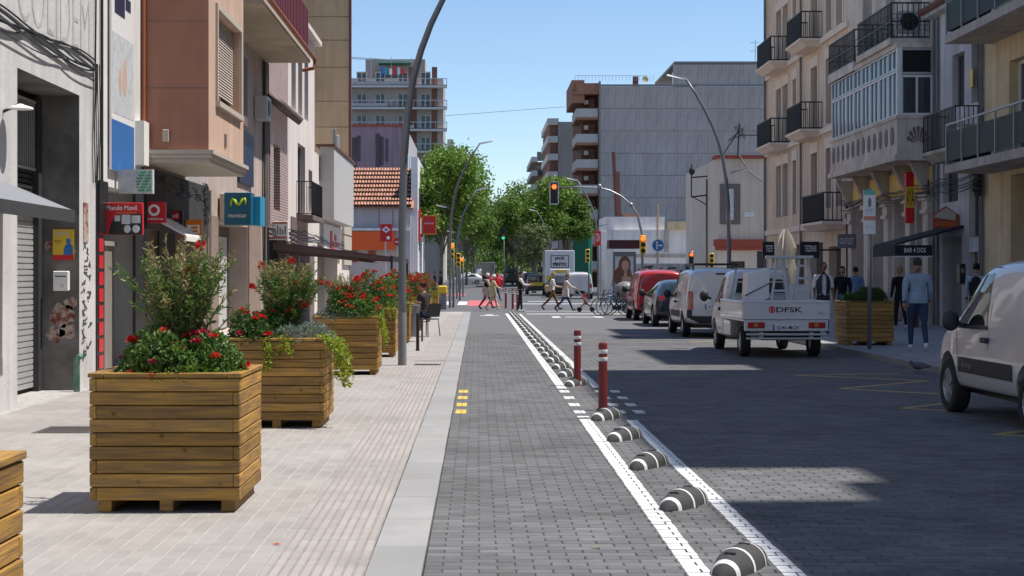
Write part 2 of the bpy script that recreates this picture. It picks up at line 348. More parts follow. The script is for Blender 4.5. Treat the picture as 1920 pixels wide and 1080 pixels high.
for a, b in [((1490, 703.7), (1687, 700)), ((1490, 703.7), (1740, 714)), ((1740, 714), (1576, 729)), ((1576, 729), (1762, 739)), ((1692, 766), (1772, 757)), ((1692, 766), (1775, 770)), ((1865, 815), (1925, 808)), ((1865, 815), (1925, 818)), ((1290, 642), (1365, 638)), ((1250, 613), (1300, 611))]:
    p, q = G(*a), G(*b); zz.beam((p.x, p.y, .002), (q.x, q.y, .002), .1, .004)
zz.build('loading_zone_line', M['yline'], road)

pav = tag(MB().quad((SX0 - 1.2, -40, .0186), (-.6, -40, .0186), (-.6, 66, .0186), (SX0 - 1.2, 66, .0186)).build('pavement', M['tile_bed']), kind='structure')
tm = MB(); near = []
TZ = .02
for i in range(110):
    y = 8.0 + i * .21
    for j in range(43):
        x1 = -1.165 - j * .1; x0 = x1 - .1
        if x0 < -.335 * y - .4 or x0 < SX0 + .02: continue
        wide = .0075 if j % 2 else .004
        a, b, y0, y1 = x0 + .002, x1 - wide, y + .0006, y + .2094
        dz = rnd.uniform(-.0002, .0006)
        if y > 8.2 and y < 14 and a > -.315 * y and not (-2.6 < a < -1.55 and y > 10.1) and len(near) < 300 and j % 2 == 0: near.append((a, y0, dz))
        else: slab(tm, a, b, y0, y1, TZ + dz, .0012, .01)
tag(tm.build('tile_field', M['tile'], pav), kind='stuff')
mb = MB(); slab(mb, 0, .094, 0, .2088, 0, .0012, .01); tme = mb.mesh('tile'); tme.materials.append(M['tile'])
for a, y0, dz in near: link('tile', tme, pav, (a, y0, TZ + dz))
m = MB(); m.quad((SX0 - 1.2, TY1, TZ), (-1.165, TY1, TZ), (-1.165, 66, TZ), (SX0 - 1.2, 66, TZ)); m.quad((SX0 - 1.2, -40, TZ), (-1.165, -40, TZ), (-1.165, 8, TZ), (SX0 - 1.2, 8, TZ))
tag(m.build('paving', M['tile_far'], pav), kind='structure')
M['steel_d'] = mk('worn_iron', (.09, .085, .08), .6, metal=.4, var=.3)
rm = MB()                          # ribbed guide strip
y = 4.0
while y < 62:
    L_ = .4
    if 27.6 < y < 28.0 : y += L_; continue
    for q in range(10):
        x0 = -1.16 + q * .056
        rm.hexa([(x0, y, .012), (x0 + .05, y, .012), (x0 + .05, y + L_ - .006, .012), (x0, y + L_ - .006, .012), (x0 + .007, y, TZ + .004), (x0 + .043, y, TZ + .004), (x0 + .043, y + L_ - .004, TZ + .004), (x0 + .007, y + L_ - .004, TZ + .004)])
    y += L_
tag(rm.build('guide_strip', M['ridge'], pav), kind='stuff')
MB().quad((-1.163, 3, .0192), (-.6, 3, .0192), (-.6, 62, .0192), (-1.163, 62, .0192)).build('guide_strip_bed', mk('guide_bed', (.25, .22, .205), .9, var=.2, scale=6), pav)
mb = MB(); slab(mb, 0, .3, 0, .995, 0, .006, .05); kme = mb.mesh('kerbstone'); kme.materials.append(M['kerb'])
for k in range(62): link('kerbstone', kme, pav, (-.598 + rnd.uniform(-.002, .002), 4 + k * 1.0, TZ + rnd.uniform(0, .002)))
rp = tag(MB().quad((RX1 + .28, -40, .12), (22, -40, .12), (22, 72, .12), (RX1 + .28, 72, .12)).build('pavement', M['tile_right']), kind='structure')
rp.name = 'pavement_right'
mb = MB(); slab(mb, 0, .28, 0, .99, 0, .012, .14); kme2 = mb.mesh('kerbstone'); kme2.materials.append(M['kerb'])
for k in range(54): link('kerbstone', kme2, rp, (RX1, 16 + k * 1.0, .12))
for x0, x1, y0, y1, nm in [(-60, -3, 118, 136, 'pavement_far_left'), (9.5, 60, 88, 136, 'pavement_far_right')]:
    tag(MB().box(x0, x1, y0, y1, -.04, .1).build(nm, M['tile_right']), kind='structure')
for nm, x0, x1, y0, y1 in (('access_cover', -4.45, -3.85, 15.4, 16.1), ('access_cover', -1.15, -.62, 26.9, 27.35)):
    q = MB(); q.box(x0, x1, y0, y1, .019, TZ + .0035); o = q.build(nm, mk('cast_iron', (.12, .11, .105), .7, metal=.3, var=.3, scale=30), pav); q = MB()
    for k in range(5): q.box(x0 + .05, x1 - .05, y0 + .06 + k * (y1 - y0 - .1) / 5, y0 + .08 + k * (y1 - y0 - .1) / 5, TZ + .0035, TZ + .008)
    q.build('tread_bar', M['steel_d'], o)
# litter: petals and leaves on the ground
for i, (px, py, k) in enumerate([(509, 1028, 'petal_o'), (1107, 1028, 'leaf_tip')]):
    p = G(px, py); q = MB(); q.add([(0, 0, .004), (.035, .008, .012), (.06, -.005, .004), (.03, -.02, .009)], [(0, 1, 2, 3)])
    tag(q.build('fallen_petal', M[k], loc=(p.x, p.y, .02 if i == 0 else .003)), ['red petal lying on the pale pavement tiles', 'dry brown leaf lying on the dark paved cycle lane'][i], 'petal' if i == 0 else 'leaf')

# ------------------------------------------------------------------ lane separators and bollards
def separator():
    def pt(s, t, k=1.0):
        e = max(0.0, 1 - abs(s) ** 2.3) ** .5
        w = .112 * e * k; h = .122 * (max(0, 1 - abs(s) ** 2.6)) ** .62 * k
        return (w * math.cos(t), s * .35, h * max(0, math.sin(t)) ** .9)
    def surf(mb, s0, s1, n, k=1.0, q=14):
        o = len(mb.v)
        for i in range(n + 1):
            s = s0 + (s1 - s0) * i / n
            for j in range(q + 1): mb.v.append(pt(s, math.pi * j / q, k))
        for i in range(n):
            for j in range(q):
                a = o + i * (q + 1) + j; mb.f.append([a, a + 1, a + q + 2, a + q + 1]); mb.m.append(0)
    t = thing('lane_separator', '', 'lane separator')
    b = MB(); surf(b, -1, 1, 26); b.build('body', M['rubber'], t, True)
    for s0, s1 in ((-.82, -.73), (-.3, -.23), (.3, .355), (.5, .54), (.7, .73)):
        c = MB(); surf(c, s0, s1, 3, 1.022); c.build('reflective_stripe', M['refl'], t, True)
    for s0 in (-.5, .18):
        c = MB(); c.cbox(-.03, .03, s0 * .37 - .012, s0 * .37 + .012, pt(s0, math.pi / 2)[2] - .015, pt(s0, math.pi / 2)[2] + .005, .003); c.build('bolt_cover', M['black'], t)
    return t
sep_y = [8.45, 10.75, 12.95, 15.1, 17.2] + [22.4 + 2.05 * k for k in range(21)]
for i, y in enumerate(sep_y):
    if i == 0: s0 = separator(); o = s0
    else: o = copy_tree(s0)
    o.location = (1.435, y, 0); o.rotation_euler = (0, 0, R(-27 + (rnd.uniform(-2, 2) if i else 0)))
    if i < 5: lb = 'striped black rubber lane separator, ' + ['nearest of the row at the bottom edge', 'second nearest of the row', 'third nearest of the row', 'fourth nearest, before the red bollard', 'right in front of the nearer red bollard'][i]
    elif i == 5: lb = 'striped rubber lane separator right behind the farther red bollard'
    else: lb = 'striped black rubber lane separator in the long row beyond the red bollards'
    o['label'] = lb; o['group'] = 'lane separators along the cycle lane'
def bollard(loc, lb, h=.8, seg=16):
    t = thing('bollard', lb, 'bollard', loc, 0, 'red lane bollards')
    MB().lathe([(.075, 0), (.075, .012), (.055, .03), (.052, .05), (.052, h - .03), (.046, h - .006), (.03, h)], n=seg).build('post', M['bollard_red'], t, 'auto')
    for z in (h - .13, h - .22): MB().lathe([(.0535, z), (.0545, z + .003), (.0545, z + .045), (.0535, z + .048)], n=seg).build('reflective_band', M['refl'], t, 'auto')
bollard((1.475, 18.25, 0), 'dark red bollard with two white bands, nearer of the two in front')
bollard((1.435, 22.3, 0), 'dark red bollard with two white bands, farther of the two in front')
for k, (x, y) in enumerate([(1.32, 73), (1.6, 71), (1.75, 68.5)]): bollard((x, y, 0), 'small dark red bollard in the cluster by the crossing, ' + ['leftmost', 'middle one', 'rightmost one'][k], .95, 8)

# ------------------------------------------------------------------ wooden planters
T_, PL, BH = .046, .5, .0905
bx = MB(); bx.cbox(-(2 * PL - T_) / 2, (2 * PL - T_) / 2, -T_ / 2, T_ / 2, 0, BH - .006, .006); bx = bx.mesh('board'); bx.materials.append(M['wood_x'])
by = MB(); by.cbox(-T_ / 2, T_ / 2, -(2 * PL - T_) / 2, (2 * PL - T_) / 2, 0, BH - .006, .006); by = by.mesh('board'); by.materials.append(M['wood_y'])
rx_ = MB(); rx_.cbox(-.405, .405, -.05, .05, 0, .03, .004); rx_ = rx_.mesh('rim_board'); rx_.materials.append(M['wood_x'])
ry_ = MB(); ry_.cbox(-.05, .05, -.51, .51, 0, .03, .004); ry_ = ry_.mesh('rim_board'); ry_.materials.append(M['wood_y'])
ft = MB(); ft.cbox(-.045, .045, -.45, .45, 0, .082, .004); ft = ft.mesh('foot'); ft.materials.append(M['wood_x'])
so = MB(); so.box(-.452, .452, -.452, .452, .09, .86); so = so.mesh('soil'); so.materials.append(M['soil'])
P0 = None
def planter(loc, lb, rz=0):
    global P0
    if P0: return copy_tree(P0, None, loc, rz, lb)
    t = P0 = thing('wooden_planter', lb, 'planter', loc, rz, 'wooden planters along the street')
    e = PL - T_ / 2; h = T_ / 2
    for k in range(9):
        z = .083 + k * BH; s = h if k % 2 == 0 else -h
        j = lambda: rnd.uniform(-.0025, .0025)
        link('board', bx, t, (s, -e + j(), z)); link('board', bx, t, (-s, e + j(), z))
        link('board', by, t, (e + j(), s, z)); link('board', by, t, (-e + j(), -s, z))
    z = .083 + 9 * BH
    link('rim_board', rx_, t, (0, -.46, z)); link('rim_board', rx_, t, (0, .46, z)); link('rim_board', ry_, t, (-.46, 0, z)); link('rim_board', ry_, t, (.46, 0, z))
    for x in (-.41, 0, .41): link('foot', ft, t, (x, 0, 0))
    link('soil', so, t)
    return t
PX = -2.075
plist = [(5.25, 'wooden plank planter cut off at the bottom left corner', -1.0), (10.75, 'large wooden plank planter nearest the camera with red flowers', 0), (16.4, 'wooden plank planter with silver plants and trailing vine, second from the front', 0), (24.85, 'wooden plank planter with red flowers behind the vine, third from the front', 0),
         (30.1, 'wooden plank planter half hidden behind the tall grey lamp post', 0), (36.2, 'wooden plank planter behind the grey litter bin', 0), (44.2, 'wooden plank planter beyond the seated woman, red flowers above it', 0), (52, 'small looking wooden planter under the massed red flowers', 0), (62, 'farthest wooden planter, beside the yellow bin', 0)]
for y, lb, rz in plist: planter((PX + (.0 if y > 8 else -.12), y, TZ), lb, R(rz))
planter((8.2, 32.85, .12), 'shaded wooden planter on the right pavement beside the sign pole', R(1.5))

# ------------------------------------------------------------------ plants in the planters
def leafq(mb, p, d, n, L, w, m=0, fold=.25):
    s = d.cross(n)
    if s.length < 1e-4: return
    s.normalize(); n = s.cross(d)
    mid = p + d * (L * .45); e = s * (w / 2); up = n * (w * fold)
    mb.add([p, mid + e + up, p + d * L - n * (L * .12), mid - e + up], [(0, 1, 2), (0, 2, 3)], m)
def rv(g):
    while True:
        v = Vector((g.uniform(-1, 1), g.uniform(-1, 1), g.uniform(-1, 1)))
        if .05 < v.length < 1: return v.normalized()
def flower_mesh(mat, seed, r=.034):
    g = random.Random(seed); b = MB()
    for k in range(26):
        d = rv(g); d.z = abs(d.z) * .8 - .1; d.normalize(); n = rv(g)
        leafq(b, d * r * .25, d, n, r * g.uniform(.7, 1.1), r * .75)
    me = b.mesh('flower'); me.materials.append(mat); return me
FL = [flower_mesh(M['petal'], 1), flower_mesh(M['petal_o'], 2), flower_mesh(M['petal_p'], 3)]
def bush(name, lb, cat, c, rx, ry, h, mat, n, L, w, seed, flowers=0, fm=(0, 1), grp=None, fs=1.0, core=True):
    g = random.Random(seed); t = thing(name, lb, cat, c, 0, grp); b = MB(); st = MB()
    lumps = [(Vector((g.uniform(-.75, .75), g.uniform(-.75, .75), 0)), g.uniform(.55, 1.1)) for _ in range(9)]
    def height(x, y):
        q = 0
        for p, a in lumps: q = max(q, a * max(0, 1 - ((x - p.x) ** 2 + (y - p.y) ** 2) * 1.7))
        return q * max(0, 1 - (x * x + y * y) ** 2) ** .35
    def pos(lo):
        while True:
            x, y = g.uniform(-1, 1), g.uniform(-1, 1)
            if x * x + y * y < 1: break
        z = height(x, y) * (1 - (1 - lo) * g.random() ** 1.6)
        return Vector((x * rx, y * ry, max(.01, z) * h))
    for k in range(n):
        p = pos(.25); o = Vector((p.x / rx, p.y / ry, .55 + p.z / h * .5)).normalized()
        d = (o * .8 + rv(g) * .75).normalized(); nn = (Vector((0, 0, 1)) * .8 + o * .5 + rv(g) * .6).normalized()
        leafq(b, p, d, nn, L * g.uniform(.6, 1.15), w * g.uniform(.7, 1.1))
    b.build('foliage', mat, t)
    for k in range(14):
        p = pos(.8) * .9; st.tube([(p.x * .2, p.y * .2, -.05), (p.x * .6, p.y * .6, p.z * .55), tuple(p)], [.005, .004, .002], 4)
    st.build('stem', M['bark'], t)
    for k in range(flowers):
        p = pos(.97); f = link('flower', FL[g.choice(fm)], t, p + Vector((0, 0, .02)), g.uniform(0, 6)); s = fs * g.uniform(.75, 1.2); f.scale = (s, s, s * .8)
    return t
def shrub(lb, c, h, spread, nb, seed, tips=.5, brush=0, lean=(0, 0), grp='bottlebrush shrubs in the planters', extra=(), leaf_n=46):
    g = random.Random(seed); t = thing('bottlebrush_shrub', lb, 'shrub', c, 0, grp); a, tp, st = MB(), MB(), MB()
    ends = []
    for k in range(nb):
        th = g.uniform(0, 6.283); el = g.uniform(.1, 1) ** .7
        rr = spread * math.sqrt(g.random()) * (.5 + .62 * el)
        ends.append(Vector((math.cos(th) * rr + lean[0] * el, math.sin(th) * rr + lean[1] * el, h * (.22 + .78 * el * (1 - .35 * (rr / spread) ** 2 * g.random())))))
    ends += [Vector(e) for e in extra]
    for e in ends:
        b0 = Vector((e.x * .12, e.y * .12, 0)); b1 = Vector((e.x * .3 + g.uniform(-.03, .03), e.y * .3, e.z * .45)); mid = b1.lerp(e, .55) + Vector((g.uniform(-.03, .03), g.uniform(-.03, .03), .05))
        pts = [b0, b1, mid, e]; st.tube(pts, [.008, .006, .0035, .0015], 4, caps=False)
        is_tip = g.random() < tips or e.z > h * .86
        for q in range(leaf_n):
            u = .12 + .88 * q / leaf_n
            i = min(2, int(u * 3)); f = u * 3 - i; p = pts[i].lerp(pts[i + 1], f); d0 = (pts[i + 1] - pts[i]).normalized()
            d = (d0 * .75 + rv(g) * .85).normalized(); nn = rv(g)
            if u < .4 and g.random() < .45: continue
            (tp if (is_tip and u > .62) else a).__class__
            leafq(tp if (is_tip and u > .62) else a, p, d, nn, g.uniform(.045, .075) * (1 if u < .8 else .72), g.uniform(.011, .017))
    a.build('foliage', [M['leaf_green'], M['leaf_dark']][seed % 2], t); tp.build('tip_foliage', M['leaf_tip'], t); st.build('stem', M['bark'], t)
    for k in range(brush):
        e = g.choice(ends); f = link('flower', FL[g.choice((0, 1))], t, e * .93, g.uniform(0, 6)); f.scale = (1.2, 1.2, 1.7)
    return t
def vine(lb, c, strands, seed, mat='leaf_lime', grp='trailing vines'):
    g = random.Random(seed); t = thing('trailing_vine', lb, 'vine', c, 0, grp); b, st = MB(), MB()
    for pts in strands:
        pts = [Vector(p) for p in pts]; st.tube(pts, .0025, 4, caps=False)
        for i in range(len(pts) - 1):
            n = int((pts[i + 1] - pts[i]).length / .006) + 1
            for q in range(n):
                p = pts[i].lerp(pts[i + 1], q / n) + rv(g) * .035
                d = (rv(g) + Vector((.3, -.3, -.3))).normalized(); leafq(b, p, d, (rv(g) + Vector((.5, -.5, .6))).normalized(), g.uniform(.03, .05), g.uniform(.025, .04))
    b.build('foliage', M[mat], t); st.build('stem', M['bark'], t); return t
FG = 'red flowering bushes in the planters'
z0 = .86 + TZ
shrub('tall feathery shrub with pale tips rising from the nearest planter', (PX + .02, 10.75, z0), 1.02, .38, 115, 12, .38, 4, extra=[(-.43, -.1, .8), (-.5, -.05, .78), (.47, 0, .5), (.34, .0, .52), (-.36, .1, .52), (-.12, 0, 1.0), (-.2, -.1, .96), (.1, .1, .93), (.2, 0, .86), (.3, .1, .8)])
bush('flower_bush', 'leafy green bush dotted with red flowers in the nearest planter', 'bush', (PX + .05, 10.62, z0), .43, .36, .36, M['leaf_mid'], 3000, .052, .03, 3, 24, (0, 1, 2), FG, 1.25)
bush('ground_cover', 'low bright green fringe along the rim of the nearest planter', 'plant', (PX, 10.7, z0), .47, .46, .13, M['leaf_lime'], 900, .04, .018, 4, 4, (1,), 'low fringe plants')
shrub('dense dark shrub with red blooms on top in the second planter', (PX + .04, 16.5, z0), .92, .4, 150, 14, .25, 12, leaf_n=50)
bush('flower_bush', 'dark green bush with a few crimson flowers left in the second planter', 'bush', (PX - .22, 16.2, z0), .3, .34, .34, M['leaf_dark'], 1700, .055, .034, 5, 12, (0, 2), FG, 1.3)
bush('silver_plant', 'cushion of silvery grey leaves filling the right of the second planter', 'plant', (PX + .22, 16.3, z0), .36, .42, .24, M['leaf_silver'], 2300, .05, .011, 6, 0, (0,), 'silvery cushion plants')
vs = random.Random(5); e = .5
st = []
for k in range(14):
    y = vs.uniform(-.5, .35); d = vs.uniform(.1, .45)
    st.append([(.38, y * .7, .03), (.5, y, .08 - .02 * k / 14), (.58 + vs.uniform(0, .05), y - .03, -.1 * d), (.6 + vs.uniform(0, .14), y - .08, -d)])
for k in range(4):
    x = vs.uniform(-.1, .2); d = vs.uniform(.1, .28); st.append([(x, -.4, .03), (x, -.53, .06), (x + vs.uniform(-.05, .05), -.55, -d)])
vine('lime green vine spilling over the right side of the second planter', (PX, 16.4, z0), st, 7)
shrub('olive shrub with red bottlebrush blooms rising from the third planter', (PX - .05, 24.9, z0), .75, .42, 130, 13, .35, 16, leaf_n=40)
bush('flower_bush', 'bush covered in bright red flowers in the third planter', 'bush', (PX + .1, 24.7, z0), .46, .44, .5, M['leaf_mid'], 2600, .055, .034, 8, 42, (0, 1), FG, 1.25)
bush('silver_plant', 'silvery leaves along the front rim of the third planter', 'plant', (PX - .12, 24.5, z0), .42, .2, .17, M['leaf_silver'], 1200, .06, .02, 9, 0, (0,), 'silvery cushion plants')
st = [[(.4, y, .03), (.52, y, .07), (.58, y, -.2), (.62, y, -d)] for y, d in ((-.4, .35), (-.3, .3), (-.2, .42), (-.1, .2), (.1, .3), (-.45, .15))]
vine('small yellow green vine hanging beside the lamp post', (PX, 24.85, z0), st, 8)
k = 0
for y, lb in ((30.1, 'red flowering bush right behind the lamp post'), (36.2, 'red flowering bush above the litter bin'), (44.2, 'mass of red flowers behind the seated woman'), (52, 'red flowering bush between the awning post and the far planter'), (62, 'red flowering bush in the farthest planter')):
    k += 1
    bush('flower_bush', lb, 'bush', (PX, y, z0), .5, .5, .78, M['leaf_olive' if k > 2 else 'leaf_mid'], 2400, .07, .034, 20 + k, 60, (0, 1) if k < 3 else (1, 0), FG, 1.5)
    vine('yellow green vine in ' + ['the planter behind the lamp post', 'the planter behind the litter bin', 'the planter beside the seated woman', 'the fourth planter beyond the lamp post', 'the farthest planter by the yellow bin'][k - 1], (PX, y, z0), [[(.1 * q, -.35, .03), (.12 * q, -.52, .06), (.14 * q, -.58, -.12 - .03 * (q % 3))] for q in range(-3, 5)], 30 + k)
bush('flower_bush', 'dark leafy bush in the shaded planter on the right pavement', 'bush', (8.2, 32.85, .98), .48, .46, .36, M['leaf_dark'], 2200, .07, .03, 41, 4, (0,), FG)

# ------------------------------------------------------------------ buildings
class Fac:                          # a facade frame: u along, z up, d outwards
    def __init__(s, O, U, N): s.O = Vector(O); s.U = Vector(U); s.N = Vector(N)
    def p(s, u, z, d=0): return s.O + s.U * u + Vector((0, 0, z)) + s.N * d
def fbox(mb, F, u0, u1, z0, z1, d0, d1, m=0):
    return mb.hexa([F.p(u0, z0, d0), F.p(u1, z0, d0), F.p(u1, z0, d1), F.p(u0, z0, d1), F.p(u0, z1, d0), F.p(u1, z1, d0), F.p(u1, z1, d1), F.p(u0, z1, d1)], m)
def wall(mb, F, u0, u1, z0, z1, ops, dep=.25, m=0, mrev=None):
    us = sorted({u0, u1, *[o[0] for o in ops], *[o[1] for o in ops]}); zs = sorted({z0, z1, *[o[2] for o in ops], *[o[3] for o in ops]})
    us = [u for u in us if u0 <= u <= u1]; zs = [z for z in zs if z0 <= z <= z1]
    for a, b in zip(us, us[1:]):
        for c, d in zip(zs, zs[1:]):
            mu, mz = (a + b) / 2, (c + d) / 2
            if any(o[0] < mu < o[1] and o[2] < mz < o[3] for o in ops): continue
            mb.quad(F.p(a, c), F.p(b, c), F.p(b, d), F.p(a, d), m)
    mr = m if mrev is None else mrev
    for o in ops:
        a, b, c, d = o[:4]; e = -(o[4] if len(o) > 4 and isinstance(o[4], float) else dep)
        mb.quad(F.p(a, c), F.p(a, d), F.p(a, d, e), F.p(a, c, e), mr); mb.quad(F.p(b, c), F.p(b, d), F.p(b, d, e), F.p(b, c, e), mr)
        mb.quad(F.p(a, d), F.p(b, d), F.p(b, d, e), F.p(a, d, e), mr); mb.quad(F.p(a, c), F.p(b, c), F.p(b, c, e), F.p(a, c, e), mr)
def shell(mb, F, u0, u1, z0, z1, depth, m=0):   # sides, back and top behind the facade
    for u in (u0, u1): mb.quad(F.p(u, z0), F.p(u, z1), F.p(u, z1, -depth), F.p(u, z0, -depth), m)
    mb.quad(F.p(u0, z0, -depth), F.p(u1, z0, -depth), F.p(u1, z1, -depth), F.p(u0, z1, -depth), m)
    mb.quad(F.p(u0, z1), F.p(u1, z1), F.p(u1, z1, -depth), F.p(u0, z1, -depth), m)
def window(root, F, u0, u1, z0, z1, dep=.22, fm='wframe', pm='glass', fw=.06, mull=1, sill=None, shut=None):
    b = MB(); d0, d1 = -dep, -dep + .06
    fbox(b, F, u0, u0 + fw, z0, z1, d0, d1); fbox(b, F, u1 - fw, u1, z0, z1, d0, d1); fbox(b, F, u0 + fw, u1 - fw, z1 - fw, z1, d0, d1); fbox(b, F, u0 + fw, u1 - fw, z0, z0 + fw, d0, d1)
    for k in range(mull):
        c = u0 + (u1 - u0) * (k + 1) / (mull + 1); fbox(b, F, c - fw * .4, c + fw * .4, z0 + fw, z1 - fw, d0 + .005, d1 - .003)
    w = b.build('window', M[fm] if isinstance(fm, str) else fm, root)
    fbox(MB(), F, u0 + .01, u1 - .01, z0 + .01, z1 - .01, d0 - .01, d0 + .02).build('pane', M[pm], w)
    if sill:
        c = MB(); fbox(c, F, u0 - .08, u1 + .08, z0 - .09, z0 - .002, -.02, .07); c.build('sill', M[sill], w)
    if shut:                        # a louvred blind of real slats in front of the pane
        frac, sm = shut; c = MB(); z = z1 - .03; zb = z1 - (z1 - z0) * frac; st = .05 if (z1 - z0) < 1.6 else .075
        while z > zb:
            c.hexa([F.p(u0 + .03, z - st * .8, d1 + .012), F.p(u1 - .03, z - st * .8, d1 + .012), F.p(u1 - .03, z - st * .8, d1 + .03), F.p(u0 + .03, z - st * .8, d1 + .03), F.p(u0 + .03, z, d1 + .004), F.p(u1 - .03, z, d1 + .004), F.p(u1 - .03, z, d1 + .014), F.p(u0 + .03, z, d1 + .014)]); z -= st
        c.build('blind', M[sm], w)
    return w
def railing(root, F, u0, u1, z, d, h=1.0, sp=.12, mat='iron', sides=True, scroll=False, th=.018):
    b = MB()
    def run(a, c):
        n = max(1, int((c - a).length / sp))
        for k in range(n + 1):
            p = a.lerp(c, k / n); b.beam(p, p + V(0, 0, h), th, th)
            if scroll and k < n:
                q = a.lerp(c, (k + .5) / n); dd = (c - a).normalized() * sp * .5
                for zz_ in (.3, .62): b.tube([q + V(0, 0, h * zz_) + dd * math.cos(t) + V(0, 0, sp * .6 * math.sin(t)) for t in [x * 1.05 for x in range(7)]], th * .4, 4, caps=False)
        for zz_ in (0.03, .5 if scroll else .03, h): b.beam(a + V(0, 0, zz_), c + V(0, 0, zz_), th * 1.6, th * 1.6)
    run(F.p(u0, z, d), F.p(u1, z, d))
    if sides: run(F.p(u0, z, 0), F.p(u0, z, d)); run(F.p(u1, z, 0), F.p(u1, z, d))
    return b.build('railing', M[mat], root)
def text(root, s, c, w, h, U, V_, mat, name='lettering', bold=.0, ext=.003):
    cu = bpy.data.curves.new('t', 'FONT'); cu.body = s; cu.offset = bold; cu.resolution_u = 3
    o = bpy.data.objects.new('t', cu); COL.objects.link(o)
    dg = bpy.context.evaluated_depsgraph_get(); me = bpy.data.meshes.new_from_object(o.evaluated_get(dg)); bpy.data.objects.remove(o); bpy.data.curves.remove(cu)
    xs = [v.co.x for v in me.vertices]; ys_ = [v.co.y for v in me.vertices]
    if not xs: return None
    x0, x1, y0, y1 = min(xs), max(xs), min(ys_), max(ys_); U = Vector(U).normalized(); V_ = Vector(V_).normalized(); N = U.cross(V_); c = Vector(c)
    for v in me.vertices: v.co = c + U * ((v.co.x - (x0 + x1) / 2) / (x1 - x0) * w) + V_ * ((v.co.y - (y0 + y1) / 2) / max(1e-6, y1 - y0) * h) + N * ext
    me.materials.clear(); me.materials.append(M[mat] if isinstance(mat, str) else mat)
    return link(name, me, root)
X_, Y_, Z_ = V(1, 0, 0), V(0, 1, 0), V(0, 0, 1)
FL_ = Fac((SX0, 0, 0), (0, 1, 0), (1, 0, 0))          # left street front, u = distance along the street
XR = 13.5
FR = Fac((XR, 0, .12), (0, 1, 0), (-1, 0, 0))         # right street front
def FC(y, z=0): return Fac((0, y, z), (1, 0, 0), (0, -1, 0))   # fronts that face the camera, u = x
P = lambda n, c, **k: M.__setitem__(n, mk(n, c, **k))
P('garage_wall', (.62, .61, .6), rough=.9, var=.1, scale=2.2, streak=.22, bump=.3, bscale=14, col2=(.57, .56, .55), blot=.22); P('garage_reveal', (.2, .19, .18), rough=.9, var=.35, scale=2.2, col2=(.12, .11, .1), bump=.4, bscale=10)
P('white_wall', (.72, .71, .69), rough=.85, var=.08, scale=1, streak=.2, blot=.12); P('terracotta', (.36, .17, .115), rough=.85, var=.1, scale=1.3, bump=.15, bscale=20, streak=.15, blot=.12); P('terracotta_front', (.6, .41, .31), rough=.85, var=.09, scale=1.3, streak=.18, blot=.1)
P('stone_trim', (.48, .42, .35), rough=.8, var=.1); P('pink_wall', (.5, .41, .36), rough=.9, var=.1, scale=1.2, streak=.22, blot=.18); P('grey_wall', (.42, .39, .37), rough=.9, var=.1, scale=1.2, streak=.15)
P('cream_white', (.74, .67, .62), rough=.9, var=.07, scale=1.1, streak=.2, blot=.12); P('ochre', (.46, .33, .2), rough=.9, var=.1, scale=.6, streak=.2, blot=.15, obr=.06); P('ochre_edge', (.13, .055, .045), rough=.8)
P('marble', (.3, .22, .18), rough=.5, var=.15, scale=5); P('panel_grey', (.47, .46, .45), rough=.7, var=.05); P('maroon', (.16, .03, .045), rough=.6, var=.12, scale=3); P('slab_under', (.44, .36, .27), rough=.9, var=.2, scale=1.5)
P('purple_wall', (.3, .215, .25), rough=.9, var=.1, scale=.4, streak=.3); P('lilac_wall', (.42, .4, .42), rough=.9, var=.1, scale=.5, streak=.15); P('roof_tile', (.4, .2, .135), rough=.85, var=.2, scale=3, isl=.15); P('orange', (.72, .1, .012), rough=.5, var=.05); P('shop_wall', (.46, .4, .37), rough=.8, var=.1)
P('tower_wall', (.4, .345, .31), rough=.85, var=.12, scale=.3, streak=.15); P('tower_slab', (.62, .6, .58), rough=.8, var=.08); P('brownbrick', (.19, .085, .06), rough=.9, var=.15, scale=1)
P('peach', (.74, .58, .44), rough=.88, var=.08, scale=.7, streak=.28, blot=.15); P('peach_trim', (.76, .64, .53), rough=.85, var=.08); P('shutter_brown', (.17, .13, .12), rough=.7, var=.12); P('bay_stone', (.66, .57, .48), rough=.85, var=.14, scale=1.4, streak=.35, blot=.2)
P('yellow_wall', (.7, .55, .33), rough=.88, var=.1, scale=.7, streak=.25, blot=.15); P('yellow_frieze', (.75, .52, .16), rough=.85, var=.1); P('pale_grey_wall', (.58, .57, .57), rough=.88, var=.09, scale=.7, streak=.35, blot=.2); P('green_glass', (.025, .042, .042), rough=.5, var=.1, spec=.12)
P('concrete', (.42, .38, .33), rough=.9, var=.2, scale=1.2, streak=.3); P('metal_panel', (.47, .42, .405), rough=.7, var=.08, scale=.15, streak=.25, obr=.06, world=True, blot=.1); P('balcony_white', (.48, .45, .43), rough=.7, var=.12); P('plaster', (.66, .56, .46), rough=.9, var=.1, scale=.4, streak=.15); P('redtrim', (.33, .07, .045), rough=.75, var=.12); P('lowwhite', (.72, .7, .68), rough=.85, var=.08, scale=.4, streak=.15); P('greywall2', (.3, .27, .24), rough=.9, var=.1, scale=.2, streak=.2)
M['purple_brick'] = brickmat('purple_brick', (.3, .2, .19), (.24, .155, .15), (.5, .43, .4), .26, .075, .014, axes='yz'); M['red_brick'] = brickmat('red_brick', (.36, .13, .06), (.28, .095, .045), (.4, .3, .24), .26, .075, .012, axes='xz'); 
P('awning_grey', (.2, .21, .23), rough=.8, var=.05); P('awning_dark', (.04, .042, .045), rough=.8); P('awning_brown', (.13, .085, .08), rough=.8, var=.1); P('awning_white', (.78, .76, .72), rough=.7, var=.05); P('awning_black', (.012, .014, .022), rough=.75)
